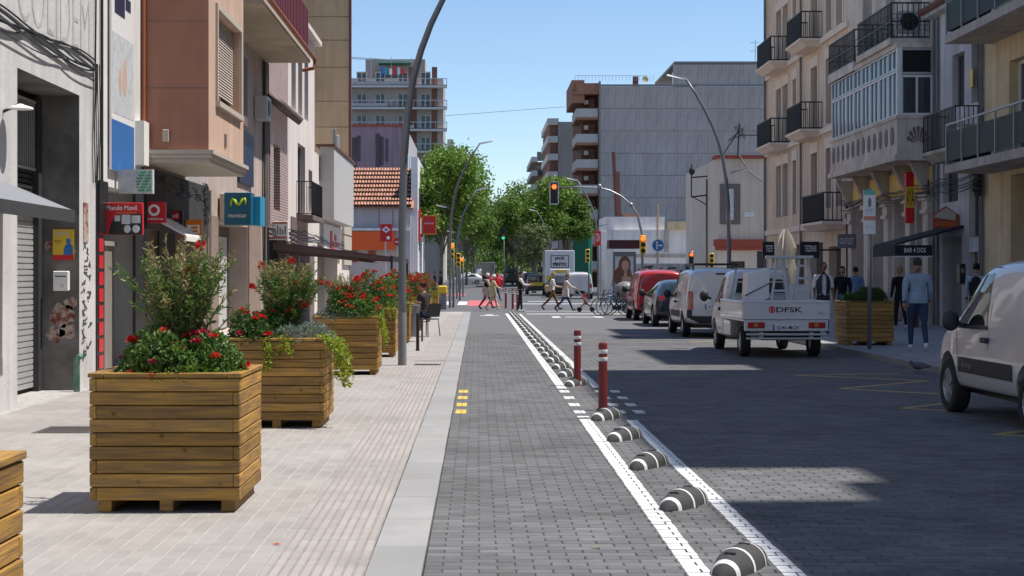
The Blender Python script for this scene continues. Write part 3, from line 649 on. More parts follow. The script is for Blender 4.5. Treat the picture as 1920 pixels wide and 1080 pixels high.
P('s_red', (.6, .012, .02), rough=.35, var=.04); P('s_black', (.012, .012, .014), rough=.4); P('s_white', (.8, .8, .8), rough=.4, var=.03); P('s_teal', (.008, .11, .19), rough=.35, var=.05); P('s_cyan', (.02, .3, .5), rough=.35, var=.05); P('s_lime', (.42, .58, .02), rough=.4); P('s_orange', (.75, .2, .01), rough=.4, var=.05); P('s_yellow', (.75, .5, .03), rough=.4, var=.05); P('s_blue', (.03, .16, .45), rough=.4, var=.05); P('s_grey', (.2, .2, .21), rough=.5); P('s_pale', (.55, .58, .6), rough=.5, var=.2, scale=6); P('s_green', (.03, .38, .16), rough=.4, emit=.0); P('s_navy', (.02, .03, .075), rough=.4); P('shutter_grey', (.46, .46, .47), rough=.5, metal=.3, var=.08); P('steel_dark', (.05, .05, .052), rough=.6, metal=.3); P('green_pipe', (.06, .2, .16), rough=.5, var=.3, scale=12, col2=(.15, .25, .2)); P('copper', (.32, .1, .04), rough=.6); P('peel', (.45, .38, .32), rough=.9, var=.2, scale=18, col2=(.2, .05, .035)); P('graffiti', (.05, .05, .055), rough=.8)

# --- left side: garage
b = thing('garage_building', 'old whitewashed garage with faded lettering and deep shutter recess at the left edge', 'building')
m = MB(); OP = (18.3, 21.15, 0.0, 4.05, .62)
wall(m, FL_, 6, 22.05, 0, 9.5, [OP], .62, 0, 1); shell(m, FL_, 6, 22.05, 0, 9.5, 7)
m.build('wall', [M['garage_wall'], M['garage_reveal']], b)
c = MB(); z = .08
while z < 2.42: fbox(c, FL_, 18.35, 20.95, z, z + .062, -.6, -.585 + .012); fbox(c, FL_, 18.35, 20.95, z + .064, z + .078, -.6, -.59); z += .08
c.build('roller_shutter', M['shutter_grey'], b)
c = MB(); fbox(c, FL_, 20.95, 21.12, 0, 4, -.61, -.5); fbox(c, FL_, 18.32, 21.1, 2.45, 2.62, -.61, -.48); c.build('shutter_guide', M['steel_dark'], b)
c = MB(); z = 2.64
while z < 3.0: c.beam(FL_.p(18.35, z, -.6), FL_.p(20.95, z, -.6), .03, .05); z += .07
c.build('louvre', M['steel_dark'], b)
c = MB()
for k in range(26): c.beam(FL_.p(18.4 + k * .1, 3.0, -.55), FL_.p(18.4 + k * .1, 3.95, -.55), .018)
c.beam(FL_.p(18.35, 3.02, -.55), FL_.p(20.98, 3.02, -.55), .03); c.beam(FL_.p(18.35, 3.93, -.55), FL_.p(20.98, 3.93, -.55), .03)
c.build('window_grille', M['shutter_grey'], b); fbox(MB(), FL_, 18.33, 21.1, 0.02, 4.03, -.66, -.615).build('dark_interior', M['dark'], b)
# things on the reveal that faces the camera
RV = FC(21.147)
c = MB()
for (x, z, s) in ((-5.7, 1.05, .19), (-5.62, .82, .15), (-5.78, .78, .14), (-5.66, 2.1, .12), (-5.85, 2.0, .1), (-5.55, 1.9, .07), (-5.57, 1.2, .1)):
    g = random.Random(int(z * 100)); pts = [RV.p(x + s * math.cos(t) * g.uniform(.6, 1.1), z + s * math.sin(t) * g.uniform(.5, 1.1), .0) for t in [q * .45 for q in range(14)]]
    c.prism(pts, V(0, -.004, 0))
c.build('peeling_paint', M['peel'], b)
c = thing('poster', 'yellow and red poster on the dark wall above the mailbox', 'poster', (-5.66, 21.13, 2.0))
MB().box(-.145, .145, -.008, 0, -.2, .22).build('sheet', M['s_yellow'], c); MB().box(-.145, .145, -.012, -.009, -.2, -.13).build('red_strip', M['s_red'], c)
q = MB(); q.add([(.0, -.012, -.13), (.13, -.012, -.13), (.13, -.012, -.02), (.09, -.012, .03), (.05, -.012, .03), (.01, -.012, -.03)], [range(6)]); q.ball((.07, -.012, .06), .032, .003, .04); q.build('figure_print', M['s_blue'], c)
text(c, 'SUPER', (-.02, -.009, .16), .2, .06, X_, Z_, 's_pale'); text(c, 'TOT', (-.08, -.009, .05), .09, .05, X_, Z_, 's_black')
c = thing('mailbox', 'white metal mailbox on the dark reveal wall', 'mailbox', (-5.68, 21.14, 1.38))
MB().cbox(-.105, .105, -.09, 0, 0, .27, .01).build('body', M['white'], c); MB().box(-.075, .075, -.093, -.0905, .19, .205).build('slot', M['black'], c); MB().box(.0, .05, -.094, -.0905, .05, .09).build('lock_plate', M['s_pale'], c)
c = thing('vent_pipe', 'green weathered pipe standing at the foot of the garage wall', 'pipe', (-5.6, 20.75, .02))
c.location = (-5.42, 20.9, .02)
MB().tube([(0, 0, 0), (0, 0, .38), (.01, 0, .44), (.04, 0, .475), (.07, 0, .48)], .042, 10).build('pipe', M['green_pipe'], c, True)
c = MB(); q = random.Random(4)
for k in range(26):                 # tags on the pillar
    z = .45 + k * .062; u = 21.3 + q.uniform(0, .45); pts = [FL_.p(u + .12 * q.uniform(-1, 1), z + .05 * q.uniform(-1, 1), .004) for _ in range(5)]
    c.tube(pts, .007, 4)
c.build('graffiti_tag', M['graffiti'], b); 
c = MB(); fbox(c, FL_, 21.35, 21.6, 2.05, 2.6, .001, .012); c.build('plaque', M['peel'], b)
M['ghost'] = mk('ghost_letter', (.44, .43, .41), .9, var=.3, scale=5)
text(b, 'GARAJE', FL_.p(20.1, 6.0, .001), 3.2, .75, Y_, Z_, 'ghost', bold=-.02); text(b, 'COLIDEM', FL_.p(20.0, 5.05, .001), 3.4, .8, Y_, Z_, 'ghost', bold=-.02)
c = MB(); q = random.Random(9)
for s in range(7):
    pts = [FL_.p(16.5 + 5.4 * t, 4.62 - .03 * s + .05 * math.sin(t * 9 + s) - .18 * abs(math.sin(t * 5 + s * .6)) * (s % 3 == 2), .02 + .006 * s) for t in [k / 24 for k in range(25)]]
    c.tube(pts, .013 if s < 5 else .009, 5)
for s in range(6): c.tube([FL_.p(21.85 + .06 * s + .03 * math.sin(k * 1.3 + s), 4.6 - k * .34, .015 + .01 * (s % 3)) for k in range(6)], .008, 5)
c.tube([FL_.p(21.95, 4.5, .02), FL_.p(21.97, 6, .03), FL_.p(21.95, 9, .02)], .013, 6); c.tube([FL_.p(22.3, 2.8, .03), FL_.p(22.3, 9, .03)], .022, 6)
tag(c.build('cable_bundle', M['cable']), 'thick black cable bundle sagging across the garage wall above the shutter recess', 'cables', 'cable bundles on the facades')
c = thing('awning', 'grey fabric awning at the left edge over the garage shutter', 'awning')
A = [(-5.5, 2.69), (-4.64, 2.35), (-4.62, 2.21), (-5.5, 2.21)]
MB().prism([V(x, 17.75, z) for x, z in [(-5.46, 2.68), (-4.66, 2.345), (-4.66, 2.3), (-5.46, 2.3)]], (0, -3.2, 0)).build('canopy', M['awning_grey'], c); q = MB(); q.box(-4.655, -4.63, 14.5, 17.77, 2.2, 2.34); q.build('valance', M['awning_dark'], c)
c = thing('wall_lamp', 'flat white lamp on a bracket above the grey awning', 'lamp', (-5.45, 17.75, 3.5))
MB().lathe([(.02, .06), (.04, .05), (.14, .02), (.15, 0), (.02, 0)], (.2, 0, 0), 16).build('shade', M['awning_white'], c, 'auto'); MB().beam((0, 0, -.03), (.2, 0, .06), .03).build('bracket', M['black'], c)

# --- left: narrow white house with the phone shop
b = thing('white_house', 'narrow white house with tall advertising banner above the phone shop', 'building')
m = MB(); wall(m, FL_, 22.05, 25.05, 0, 9.5, [(22.5, 24.95, 0, 2.9)], 1.1); shell(m, FL_, 22.05, 25.05, 0, 9.4, 7); m.build('wall', M['white_wall'], b)
c = MB(); fbox(c, FL_, 22.5, 24.95, .0, 2.9, -1.15, -1.1); c.build('dark_interior', M['dark'], b)
c = MB(); fbox(c, FL_, 22.05, 22.5, 0, 2.9, .003, .02); fbox(c, FL_, 22.1, 22.6, 2.2, 2.95, .02, .05); c.build('black_column', M['s_black'], b)
c = MB(); u = 22.85
while u < 24.5: fbox(c, FL_, u, u + .045, .05, 2.05, -.35, -.32); fbox(c, FL_, u + .045, u + .062, .05, 2.05, -.35, -.335); u += .062
fbox(c, FL_, 22.8, 24.55, 2.05, 2.12, -.36, -.28); c.build('folding_shutter', mk('warm_shutter', (.34, .3, .27), .6, var=.08), b)
c = MB()
for k in range(9): fbox(c, FL_, 22.14, 22.4, .25 + k * .24, .25 + k * .24 + .19, .021, .03)
c.build('red_stripe_panel', M['s_red'], b)
c = thing('advertising_banner', 'tall white and blue advertising banner on the narrow white house', 'banner', FL_.p(23.5, 3.15, .03))
MB().box(0, .03, -.75, .75, 0, 6.3).build('sheet', M['s_white'], c); MB().box(.031, .034, -.74, .74, 0, .75).build('blue_block', M['s_blue'], c); MB().box(.031, .033, -.7, .7, .85, 2.05).build('photo_print', M['s_pale'], c)
q = MB(); q.ball((.035, .1, 1.45), .003, .13, .3); q.ball((.035, -.2, 1.35), .003, .09, .22); q.build('photo_figure', M['terracotta_front'], c)
q = MB()
for z, hh, u0, u1 in ((2.35, .5, -.55, .1), (2.5, .18, .15, .5), (3.4, .3, -.4, -.1), (3.4, .35, .1, .3), (4.3, .7, -.6, -.2), (4.3, .7, -.05, .5), (5.4, .5, -.5, .5)): q.box(.031, .035, u0, u1, z, z + hh)
q.build('dark_print', M['s_navy'], c)
c = MB(); fbox(c, FL_, 24.6, 24.98, 3.35, 4.05, .0, .14); b2 = c.build('meter_box', M['white'], b)
c = MB(); c.tube([FL_.p(25.0, 9, .05), FL_.p(25.0, 3.95, .05)], .03, 6); c.tube([FL_.p(25.0, 3.33, .05), FL_.p(25.0, 3.3, .2), FL_.p(25.0, 2.9, .2)], .025, 6); c.build('copper_pipe', M['copper'], b)
c = thing('pharmacy_screen', 'grey box with green lit grid above the phone shop sign', 'display', (-5.4, 23.2, 2.82)); MB().box(0, .52, 0, .12, 0, .36).build('housing', M['s_pale'], c)
q = MB()
for i in range(9):
    for j in range(7):
        if (i * 7 + j * 3) % 5: q.box(.28 + i * .025, .3 + i * .025, -.006, -.001, .03 + j * .045, .06 + j * .045)
q.build('pixel_grid', M['s_green'], c)
# signs (flat boxes that project from the facade and face the camera)
def blade(name, lb, y, px0, px1, py0, py1, mat, th=.1, cat='sign'):
    a, d = W(px0, py1, y), W(px1, py0, y); w, h = d.x - a.x, d.z - a.z
    t = thing(name, lb, cat, (a.x, y, a.z)); MB().cbox(0, w, 0, th, 0, h, .006).build('box', mat if not isinstance(mat, str) else M[mat], t)
    return t, w, h
t, w, h = blade('shop_sign', 'large red and black phone shop sign with pictures of devices', 22.5, 193, 267, 380, 440, 's_red')
q = MB(); q.add([(.08, -.004, .0), (w, -.004, 0), (w, -.004, h * .66), (w * .35, -.004, h * .62), (w * .2, -.004, h * .35)], [range(5)]); q.build('black_swoosh', M['s_black'], t)
text(t, 'Mundo Movil', (w * .47, -.003, h * .84), w * .78, h * .15, X_, Z_, 's_white', bold=.012); text(t, 'Reparacion de Moviles', (w * .6, -.008, h * .68), w * .5, h * .05, X_, Z_, 's_yellow')
q = MB(); q.box(w * .48, w * .7, -.012, -.005, h * .33, h * .62); q.box(w * .73, w * .95, -.012, -.005, h * .36, h * .6); q.ball((w * .62, -.008, h * .18), .05, .005, .06); q.ball((w * .84, -.008, h * .18), .055, .005, .06); q.box(w * .3, w * .44, -.01, -.005, h * .42, h * .6); q.build('device_print', M['s_pale'], t)
def ring(mb, c, r0, r1, n=20, d=.004):
    for k in range(n):
        a, e = 6.2832 * k / n, 6.2832 * (k + 1) / n
        mb.prism([c + V(r0 * math.cos(a), 0, r0 * math.sin(a)), c + V(r1 * math.cos(a), 0, r1 * math.sin(a)), c + V(r1 * math.cos(e), 0, r1 * math.sin(e)), c + V(r0 * math.cos(e), 0, r0 * math.sin(e))], (0, -d, 0))
t, w, h = blade('shop_sign', 'square red sign with white ring emblem', 25.2, 268, 310, 378, 418, 's_red')
q = MB(); ring(q, V(w / 2, -.001, h * .6), .055, .095); q.build('emblem', M['s_white'], t); text(t, 'vodafone', (w / 2, -.003, h * .2), w * .8, h * .13, X_, Z_, 's_white', bold=.01)
t, w, h = blade('shop_sign', 'smaller red and black sign behind the square red ring sign', 27.2, 309, 342, 395, 428, 's_black')
q = MB(); q.box(0, w * .85, -.005, -.001, h * .5, h * .95); q.build('red_field', M['s_red'], t); text(t, 'Movil', (w * .4, -.008, h * .72), w * .7, h * .26, X_, Z_, 's_white', bold=.012); q = MB(); q.box(w * .1, w * .8, -.005, -.001, h * .08, h * .35); q.build('device_print', M['s_pale'], t)
t, w, h = blade('shop_sign', 'small orange sign with white house emblem on a pole', 28.5, 342, 378, 412, 446, 's_orange')
q = MB(); q.box(w * .25, w * .9, -.004, -.001, h * .25, h * .72); q.build('panel', M['s_white'], t); q = MB(); q.box(w * .45, w * .8, -.008, -.005, h * .3, h * .42); q.box(w * .45, w * .8, -.008, -.005, h * .5, h * .62); q.build('emblem', M['s_orange'], t); MB().tube([(w * .8, .05, 0), (w * .8, .05, -2.25)], .025, 8).build('pole', M['lgrey'], t)
c = thing('awning', 'small white folding awning behind the square red ring sign', 'awning', (-5.45, 25.6, 2.1))
MB().prism([V(0.03, 0, .5), V(.62, 0, .16), V(.62, 0, .13), V(.03, 0, .44)], (0, 1.5, 0)).build('canopy', M['awning_white'], c); MB().box(.6, .63, 0, 1.5, .06, .128).build('valance', M['awning_white'], c)

# --- left: terracotta bay house
b = thing('terracotta_house', 'terracotta house with projecting upper bay and louvred window', 'building')
m = MB(); wall(m, FL_, 25.05, 31, 0, 12, [(25.3, 30.8, 0, 3.25)], .9); shell(m, FL_, 25.05, 31, 0, 12, 7); m.build('wall', M['grey_wall'], b)
c = MB(); fbox(c, FL_, 25.3, 30.8, 0, 3.25, -.95, -.9); c.build('dark_interior', M['dark'], b); c = MB(); fbox(c, FL_, 25.35, 27.5, .05, 2.5, -.85, -.8); fbox(c, FL_, 28.7, 30.2, .05, 2.7, -.85, -.8); c.build('shop_panel', M['marble'], b); c = MB(); fbox(c, FL_, 25.1, 30.95, 2.35, 3.35, .004, .07); c.build('shade_strip', mk('shade_fascia', (.03, .028, .026), .85, var=.5, scale=3), b); c = MB(); fbox(c, FL_, 24.4, 25.25, .0, 2.9, .004, .05); c.build('dark_pier', M['s_black'], b); c = MB(); fbox(c, FL_, 29.9, 30.9, 0, 3.0, -.4, .02); c.build('pillar', M['marble'], b)  # the near-black fascia strip paints in the shade under the bay
BX = -4.36; FB = Fac((BX, 0, 0), (0, 1, 0), (1, 0, 0))
m = MB(); wall(m, FB, 25.05, 28.75, 3.62, 12, [(25.8, 28.3, 4.5, 6.02)], .22, 1); m.quad((BX, 25.05, 3.62), (BX, 25.05, 12), (SX0, 25.05, 12), (SX0, 25.05, 3.62), 0); m.quad((BX, 28.75, 3.62), (BX, 28.75, 12), (SX0, 28.75, 12), (SX0, 28.75, 3.62), 0); m.build('bay', [M['terracotta'], M['terracotta_front']], b)  # sides darker, street face lighter: shade and sun put into the bay's colour
window(b, FB, 25.8, 28.3, 4.5, 6.02, .2, 'stone_trim', 'glass', .07, 1, 'stone_trim', (.86, 'stone_trim'))
for z_ in (4.62, 5.7, 6.9): MB().box(SX0 + .02, BX, 25.045, 25.0495, z_, z_ + .012).build('render_joint', M['shutter_brown'], b)
MB().cbox(-5.1, -5.0, 25.0, 25.048, 3.75, 3.95, .008).build('vent', M['stone_trim'], b); fbox(MB(), FB, 26.6, 26.75, 3.8, 4.02, .001, .02).build('vent', M['shutter_brown'], b)
c = MB()
for e, z0_, z1_ in ((.0, 3.42, 3.48), (.035, 3.483, 3.55), (.07, 3.553, 3.618)): c.box(SX0 + .004, BX + e + .02, 25.05 - e - .01, 28.75 + e, z0_, z1_)
c.build('cornice', M['stone_trim'], b)
c = MB(); fbox(c, FB, 25.7, 25.79, 4.4, 6.12, 0, .04); fbox(c, FB, 28.31, 28.4, 4.4, 6.12, 0, .04); fbox(c, FB, 25.79, 28.31, 6.03, 6.12, 0, .04); c.build('window_surround', M['stone_trim'], b)
c = MB(); q = random.Random(3)
for s in range(10): c.tube([FL_.p(24.7 + q.uniform(-.2, .3) + k * .5, 3.15 - .1 * math.sin(k * 1.1 + s) + q.uniform(-.1, .1), .03 + q.uniform(0, .06)) for k in range(12)], .009, 4)
for s in range(8): c.tube([FL_.p(30.6 + .25 * math.sin(k * 1.4 + s) + q.uniform(-.06, .06), 3.4 - k * .1, .04 + q.uniform(0, .07)) for k in range(9)], .009, 4)
tag(c.build('cable_tangle', M['cable']), 'messy black cable tangle hanging beneath the terracotta bay', 'cables', 'cable bundles on the facades')

# --- left: beige house with blue box sign
b = thing('beige_house', 'beige house with maroon roof balcony and the blue box sign', 'building')
m = MB(); wall(m, FL_, 31, 39.3, 0, 11, [(32.3, 36.6, .35, 2.72)], .45); shell(m, FL_, 31, 39.3, 0, 11, 7); m.build('wall', M['pink_wall'], b)
c = MB(); fbox(c, FL_, 32.35, 34.3, .4, 2.3, -.4, -.36); fbox(c, FL_, 34.5, 35.6, .4, 2.45, -.36, -.33); c.build('white_door_panel', M['panel_grey'], b); c = MB(); fbox(c, FL_, 32.3, 36.6, .35, 2.72, -.46, -.44); c.build('pane', M['glass'], b)
fbox(MB(), FL_, 36.62, 38.6, 0, 2.8, .003, .04).build('marble_cladding', M['marble'], b); fbox(MB(), FL_, 31.0, 32.2, 0, 2.8, .003, .05).build('marble_cladding', M['marble'], b); c = MB(); fbox(c, FL_, 32.3, 35.8, 0.05, .33, 0, .12); c.build('step', M['lowwhite'], b)
c = MB(); fbox(c, FL_, 35.0, 37.2, 3.7, 4.9, .01, .06); c.build('blue_panel', M['s_navy'], b); c = MB(); fbox(c, FL_, 31.6, 33.4, 4.7, 6.9, -.0, .35); fbox(c, FL_, 33.6, 34.6, 4.9, 6.4, 0, .3); c.build('window_box', M['shutter_brown'], b)
c = MB(); fbox(c, FL_, 31.2, 39.9, 7.06, 7.28, 0, 1.12); c.build('balcony_slab', M['slab_under'], b); c = MB(); fbox(c, FL_, 31.2, 39.9, 7.281, 8.4, 1.03, 1.08); fbox(c, FL_, 31.2, 31.25, 7.281, 8.4, 0, 1.03); fbox(c, FL_, 39.85, 39.9, 7.281, 8.4, 0, 1.03)
for k in range(29): fbox(c, FL_, 31.2 + k * .3, 31.23 + k * .3, 7.3, 8.4, 1.08, 1.095)
c.build('balcony_parapet', M['maroon'], b); c = MB(); fbox(c, FL_, 31.2, 39.9, 7.27, 7.33, 1.121, 1.16); fbox(c, FL_, 31.2, 39.9, 7.1, 7.27, 1.121, 1.13); c.build('balcony_edge', M['stone_trim'], b); c = MB(); c.tube([FL_.p(31.2, 7.2, 1.22), FL_.p(40.1, 7.2, 1.22), FL_.p(40.1, 6.95, 1.2), FL_.p(40.1, 6.9, .9)], .05, 8); c.build('gutter', M['copper'], b)
t = thing('box_sign', 'blue cube sign with lime green wavy M emblem', 'sign', (-5.41, 32.4, 2.64))
MB().cbox(.0, .16, 0, 1.1, .06, .66, .008).build('mount', M['stone_trim'], t); MB().cbox(.1, .66, -.02, .5, 0, .68, .008).build('box', M['s_teal'], t); MB().cbox(.665, .8, .4, 1.1, 0, .62, .008).build('side_box', M['s_cyan'], t)
q = MB(); q.tube([V(.24, -.027, .4), V(.25, -.027, .5), V(.28, -.027, .545), V(.32, -.027, .52), V(.37, -.027, .43), V(.41, -.027, .42), V(.45, -.027, .47), V(.49, -.027, .55), V(.53, -.027, .56), V(.545, -.027, .5), V(.55, -.027, .42)], [.012, .022, .028, .03, .026, .024, .028, .028, .026, .02, .01], 8); q.build('emblem', M['s_lime'], t, True)
text(t, 'movistar', (.38, -.022, .2), .38, .085, X_, Z_, 's_white', bold=.0)
for u_, z_ in ((37.6, 5.4), (33.0, 8.6)):
    o = fbox(MB(), FL_, u_, u_ + .8, z_, z_ + .55, .02, .32).build('air_unit', M['lgrey'], b); q = MB(); q.lathe([(.2, .325), (.2, .335)], FL_.p(u_ + .4, z_ + .28, 0) , 16, ax='x'); q.build('fan_grille', M['black'], o)
c = MB(); c.tube([FL_.p(31.15, 0, .05), FL_.p(31.15, 3.3, .05)], .04, 8); c.tube([FL_.p(39.2, 0, .06), FL_.p(39.2, 7, .06)], .045, 8); c.build('drain_pipe', M['cable_g'], b)
# --- left: clad house
b = thing('tiled_house', 'narrow house clad in purple brick with small tiled canopy', 'building')
m = MB(); wall(m, FL_, 39.3, 44.4, 0, 9.0, [(41.3, 42.6, 3.35, 5.1), (39.8, 44.0, 0, 2.6)], .25); shell(m, FL_, 39.3, 44.4, 0, 7.4, 7); m.build('wall', M['purple_brick'], b); window(b, FL_, 41.3, 42.6, 3.35, 5.1, .2, 'shutter_brown', 'glass')
c = MB(); fbox(c, FL_, 39.8, 44.0, 0, 2.6, -.3, -.26); c.build('shop_front', M['dark'], b)
c = MB(); fbox(c, FL_, 39.35, 39.9, 2.8, 6.0, .003, .1); c.build('pilaster', M['shutter_brown'], b)
c = MB()
for k in range(14): c.tube([FL_.p(40.0 + k * .31, 6.25, .02), FL_.p(40.0 + k * .31, 5.95, .42)], .12, 8)
c.build('tiled_canopy', M['shutter_brown'], b, True); MB().box(-8, SX0, 44.385, 44.405, 7, 12).build('brick_gable', M['red_brick'], b)
t = blade('shop_sign', 'white and orange menu board sign over the terrace', 41.0, 500, 540, 415, 450, 's_white', .12)[0]; q = MB(); q.box(.02, .54, -.005, -.001, .42, .48); q.box(.02, .54, -.005, -.001, .03, .1); q.build('orange_band', M['roof_tile'], t); q = MB(); 
for k in range(7): q.box(.08 + k * .065, .12 + k * .065, -.005, -.001, .14, .38 - .05 * (k % 3))
q.build('menu_print', M['s_grey'], t)
# --- left: cream house
b = thing('cream_house', 'cream house with three narrow upper windows and small balcony', 'building')
m = MB(); ops = [(45.2, 46.3, 6.5, 8.6), (46.9, 48.0, 6.5, 8.6), (48.6, 49.7, 6.5, 8.6), (46.8, 48.8, 3.4, 5.6), (49.8, 50.9, 3.6, 5.0)]
wall(m, FL_, 44.4, 51.6, 0, 9.2, ops, .25); shell(m, FL_, 44.4, 51.6, 0, 9.2, 7); m.build('wall', M['cream_white'], b)
for o in ops: window(b, FL_, *o[:4], .22, 'shutter_brown', 'glass')
c = MB(); fbox(c, FL_, 46.4, 49.6, 3.25, 3.4, 0, .5); c.build('balcony_slab', M['shutter_brown'], b); railing(b, FL_, 46.45, 49.55, 3.4, .46, 1.0, .14)
c = MB(); fbox(c, FL_, 44.42, 51.6, 9.2, 9.35, -1, .25); c.build('eave', M['cream_white'], b); c = MB(); fbox(c, FL_, 45.0, 46.5, 0, 3.3, .004, .03); fbox(c, FL_, 44.5, 51.4, 0, 2.2, .004, .02); c.build('ground_floor_band', M['shutter_brown'], b)
# --- left: low house with grey panel and clinic sign
b = thing('low_house', 'low house with plain grey upper panel and red emblem signboard', 'building')
m = MB(); wall(m, FL_, 51.6, 66.0, 0, 5.7, [(52.5, 60, 0, 2.7)], .5); shell(m, FL_, 51.6, 66.0, 0, 5.7, 7); m.build('wall', M['cream_white'], b); c = MB(); fbox(c, FL_, 52.5, 60, 0, 2.7, -.55, -.5); c.build('shop_window', M['glass'], b)
c = MB(); fbox(c, FL_, 53.2, 61.6, 3.5, 6.0, .02, .5); c.build('grey_panel', M['panel_grey'], b); c = MB(); fbox(c, FL_, 53, 62, 6.0, 6.08, -.1, .55); c.build('coping', M['ochre_edge'], b); c = MB()
for k in range(4): fbox(c, FL_, 62.0, 65.6, 2.0 + k * .62, 2.56 + k * .62, .02, .1)
c.build('stone_course', M['stone_trim'], b); t = thing('shop_sign', 'white signboard with red pictogram logo under the grey panel', 'sign', (-5.43, 54, 2.2))
MB().box(0, .06, 0, 7, 0, 1.2).build('board', M['s_white'], t); q = MB(); q.box(.061, .08, 2.2, 2.9, .2, 1.0); q.box(.061, .08, 3.2, 5.6, .2, .62); q.ball((.07, 4.2, .78), .02, .5, .13); q.build('logo', M['s_red'], t); text(t, 'Clinic', (.09, 4.4, .4), 2.2, .3, Y_, Z_, 's_white')
# --- left: tall ochre block with blind wall
b = thing('ochre_block', 'tall ochre apartment block with blind panelled side wall', 'building')
MB().prism([V(-15, 66, 0), V(-5.45, 66, 0), V(-5.5, 66.5, 0), V(-9.5, 84, 0), V(-15, 84, 0)], (0, 0, 20)).build('wall', M['ochre'], b); zz_ = [5.6, 6.6, 7.9, 9.0, 10.45, 11.6, 12.6, 14.0, 15.6, 17.4, 20]
for a, e in zip(zz_, zz_[1:]): MB().cbox(-11, -5.5, 65.93, 65.998, a + .012, e - .012, .01).build('panel', M['ochre'], b)
MB().box(-5.5, -5.4, 65.9, 66.2, 5.0, 20).build('corner_strip', M['ochre_edge'], b)
c = MB(); c.box(-9, -5.45, 65.6, 65.98, 0, 5.3); c.build('ground_floor', M['terracotta_front'], b)
c = thing('antenna_panel', 'dark upright antenna panel on the low roof by the ochre wall', 'antenna', (-5.75, 62, 5.7)); MB().cbox(-.06, .06, -.1, .1, .1, 1.75, .02).build('panel', M['s_grey'], c); MB().cbox(.07, .2, -.06, .06, .9, 1.5, .02).build('unit', M['lgrey'], c); MB().tube([(0, 0, 0), (.1, 0, .6), (.3, 0, .2), (.4, 0, -1.2)], .03, 6).build('cable', M['cable'], c)
c = MB()
for s in range(5): c.tube([FL_.p(38.9 + .17 * s + .06 * math.sin(k * .7 + s), 7.0 - k * .5, .04 + .015 * s) for k in range(12)], .015, 5)
tag(c.build('cable_bundle', M['cable']), 'vertical cable bundle beside the purple brick house', 'cables', 'cable bundles on the facades')
c = MB()
q = random.Random(8)
for s in range(4):
    ph_ = [2.95 - .09 * s + q.uniform(-.04, .04) for _ in range(9)]
    c.tube([FL_.p(39.5 + k, ph_[k // 3] + (ph_[k // 3 + 1] - ph_[k // 3]) * (k % 3) / 3 - .05 * (k % 3 != 0), .05 + .02 * s) for k in range(24)], .014, 5)
tag(c.build('cable_bundle', M['cable']), 'cables strung along the cream and low house fronts above the terrace awning', 'cables', 'cable bundles on the facades')
# terrace awning
t = thing('terrace_awning', 'long brown terrace awning on black posts over the pavement', 'awning')
for k in range(3):
    y0_ = 41 + k * 3.05; q = MB(); q.hexa([V(-5.43, y0_, 2.44), V(-2.32, y0_, 2.04), V(-2.32, y0_ + 2.95, 2.04), V(-5.43, y0_ + 2.95, 2.44), V(-5.43, y0_, 2.48), V(-2.32, y0_, 2.08), V(-2.32, y0_ + 2.95, 2.08), V(-5.43, y0_ + 2.95, 2.48)]); q.build('canopy', M['awning_brown'], t)
    q = MB(); q.hexa([V(-5.4, y0_ + .3, 2.2), V(-3.2, y0_ + .3, 1.96), V(-3.2, y0_ + .34, 1.96), V(-5.4, y0_ + .34, 2.2), V(-5.4, y0_ + .3, 2.28), V(-3.2, y0_ + .3, 2.02), V(-3.2, y0_ + .34, 2.02), V(-5.4, y0_ + .34, 2.28)]); q.build('rafter', M['awning_brown'], t)
MB().box(-2.33, -2.25, 40.95, 50.2, 1.95, 2.1).build('front_beam', M['black'], t)
for y0_, dz_ in ((40.97, 0), (44.0, -.05), (47.05, -.08)): MB().hexa([V(-5.43, y0_, 2.26 + dz_), V(-2.32, y0_, 1.97), V(-2.32, y0_ + .02, 1.97), V(-5.43, y0_ + .02, 2.26 + dz_), V(-5.43, y0_, 2.44), V(-2.32, y0_, 2.04), V(-2.32, y0_ + .02, 2.04), V(-5.43, y0_ + .02, 2.44)]).build('valance', M['awning_brown'], t)
for y in (41.1, 50.1): MB().box(-2.32, -2.26, y - .03, y + .03, TZ, 1.95).build('post', M['black'], t)

# --- far left across the junction
b = thing('tile_roof_house', 'low white corner shop with red clay tile roof and orange fascia', 'building')
F1 = FC(125); m = MB(); wall(m, F1, -16, -5.45, 0, 7.1, [(-13, -5.9, .3, 3.9)], .5); shell(m, F1, -16, -5.45, 0, 7.1, 14); m.build('wall', M['lilac_wall'], b); c = MB(); fbox(c, F1, -13, -5.9, .3, 3.9, -.55, -.5); c.build('shop_window', M['shop_wall'], b)
c = MB(); fbox(c, F1, -13, -6.7, 3.6, 5.1, .02, .35); c.build('fascia', M['orange'], b); c = MB(); fbox(c, F1, -13, -5.5, 5.15, 5.35, .02, .3); fbox(c, F1, -13, -5.5, 6.95, 7.15, .01, .2); c.build('cornice', M['lowwhite'], b)
c = MB()
for x in (-8.0, -6.9): fbox(c, F1, x, x + .05, 5.4, 6.9, .005, .03)
for x in (-10.4, -8.9): fbox(c, F1, x, x + .6, 2.6, 4.0 - .5, -.45, -.4)
c.build('panel_joint', M['redtrim'], b); q = MB()
for k in range(45):
    x = -16 + k * .245
    for r_ in range(9):
        a = V(x, 124.6 + r_ * .85, 7.12 + r_ * .4); e = V(x, 124.6 + r_ * .85 + .95, 7.12 + r_ * .4 + .36)
        if x < -5.3: q.tube([a + V(0, 0, .06), e], [.125, .105], 6, caps=False)
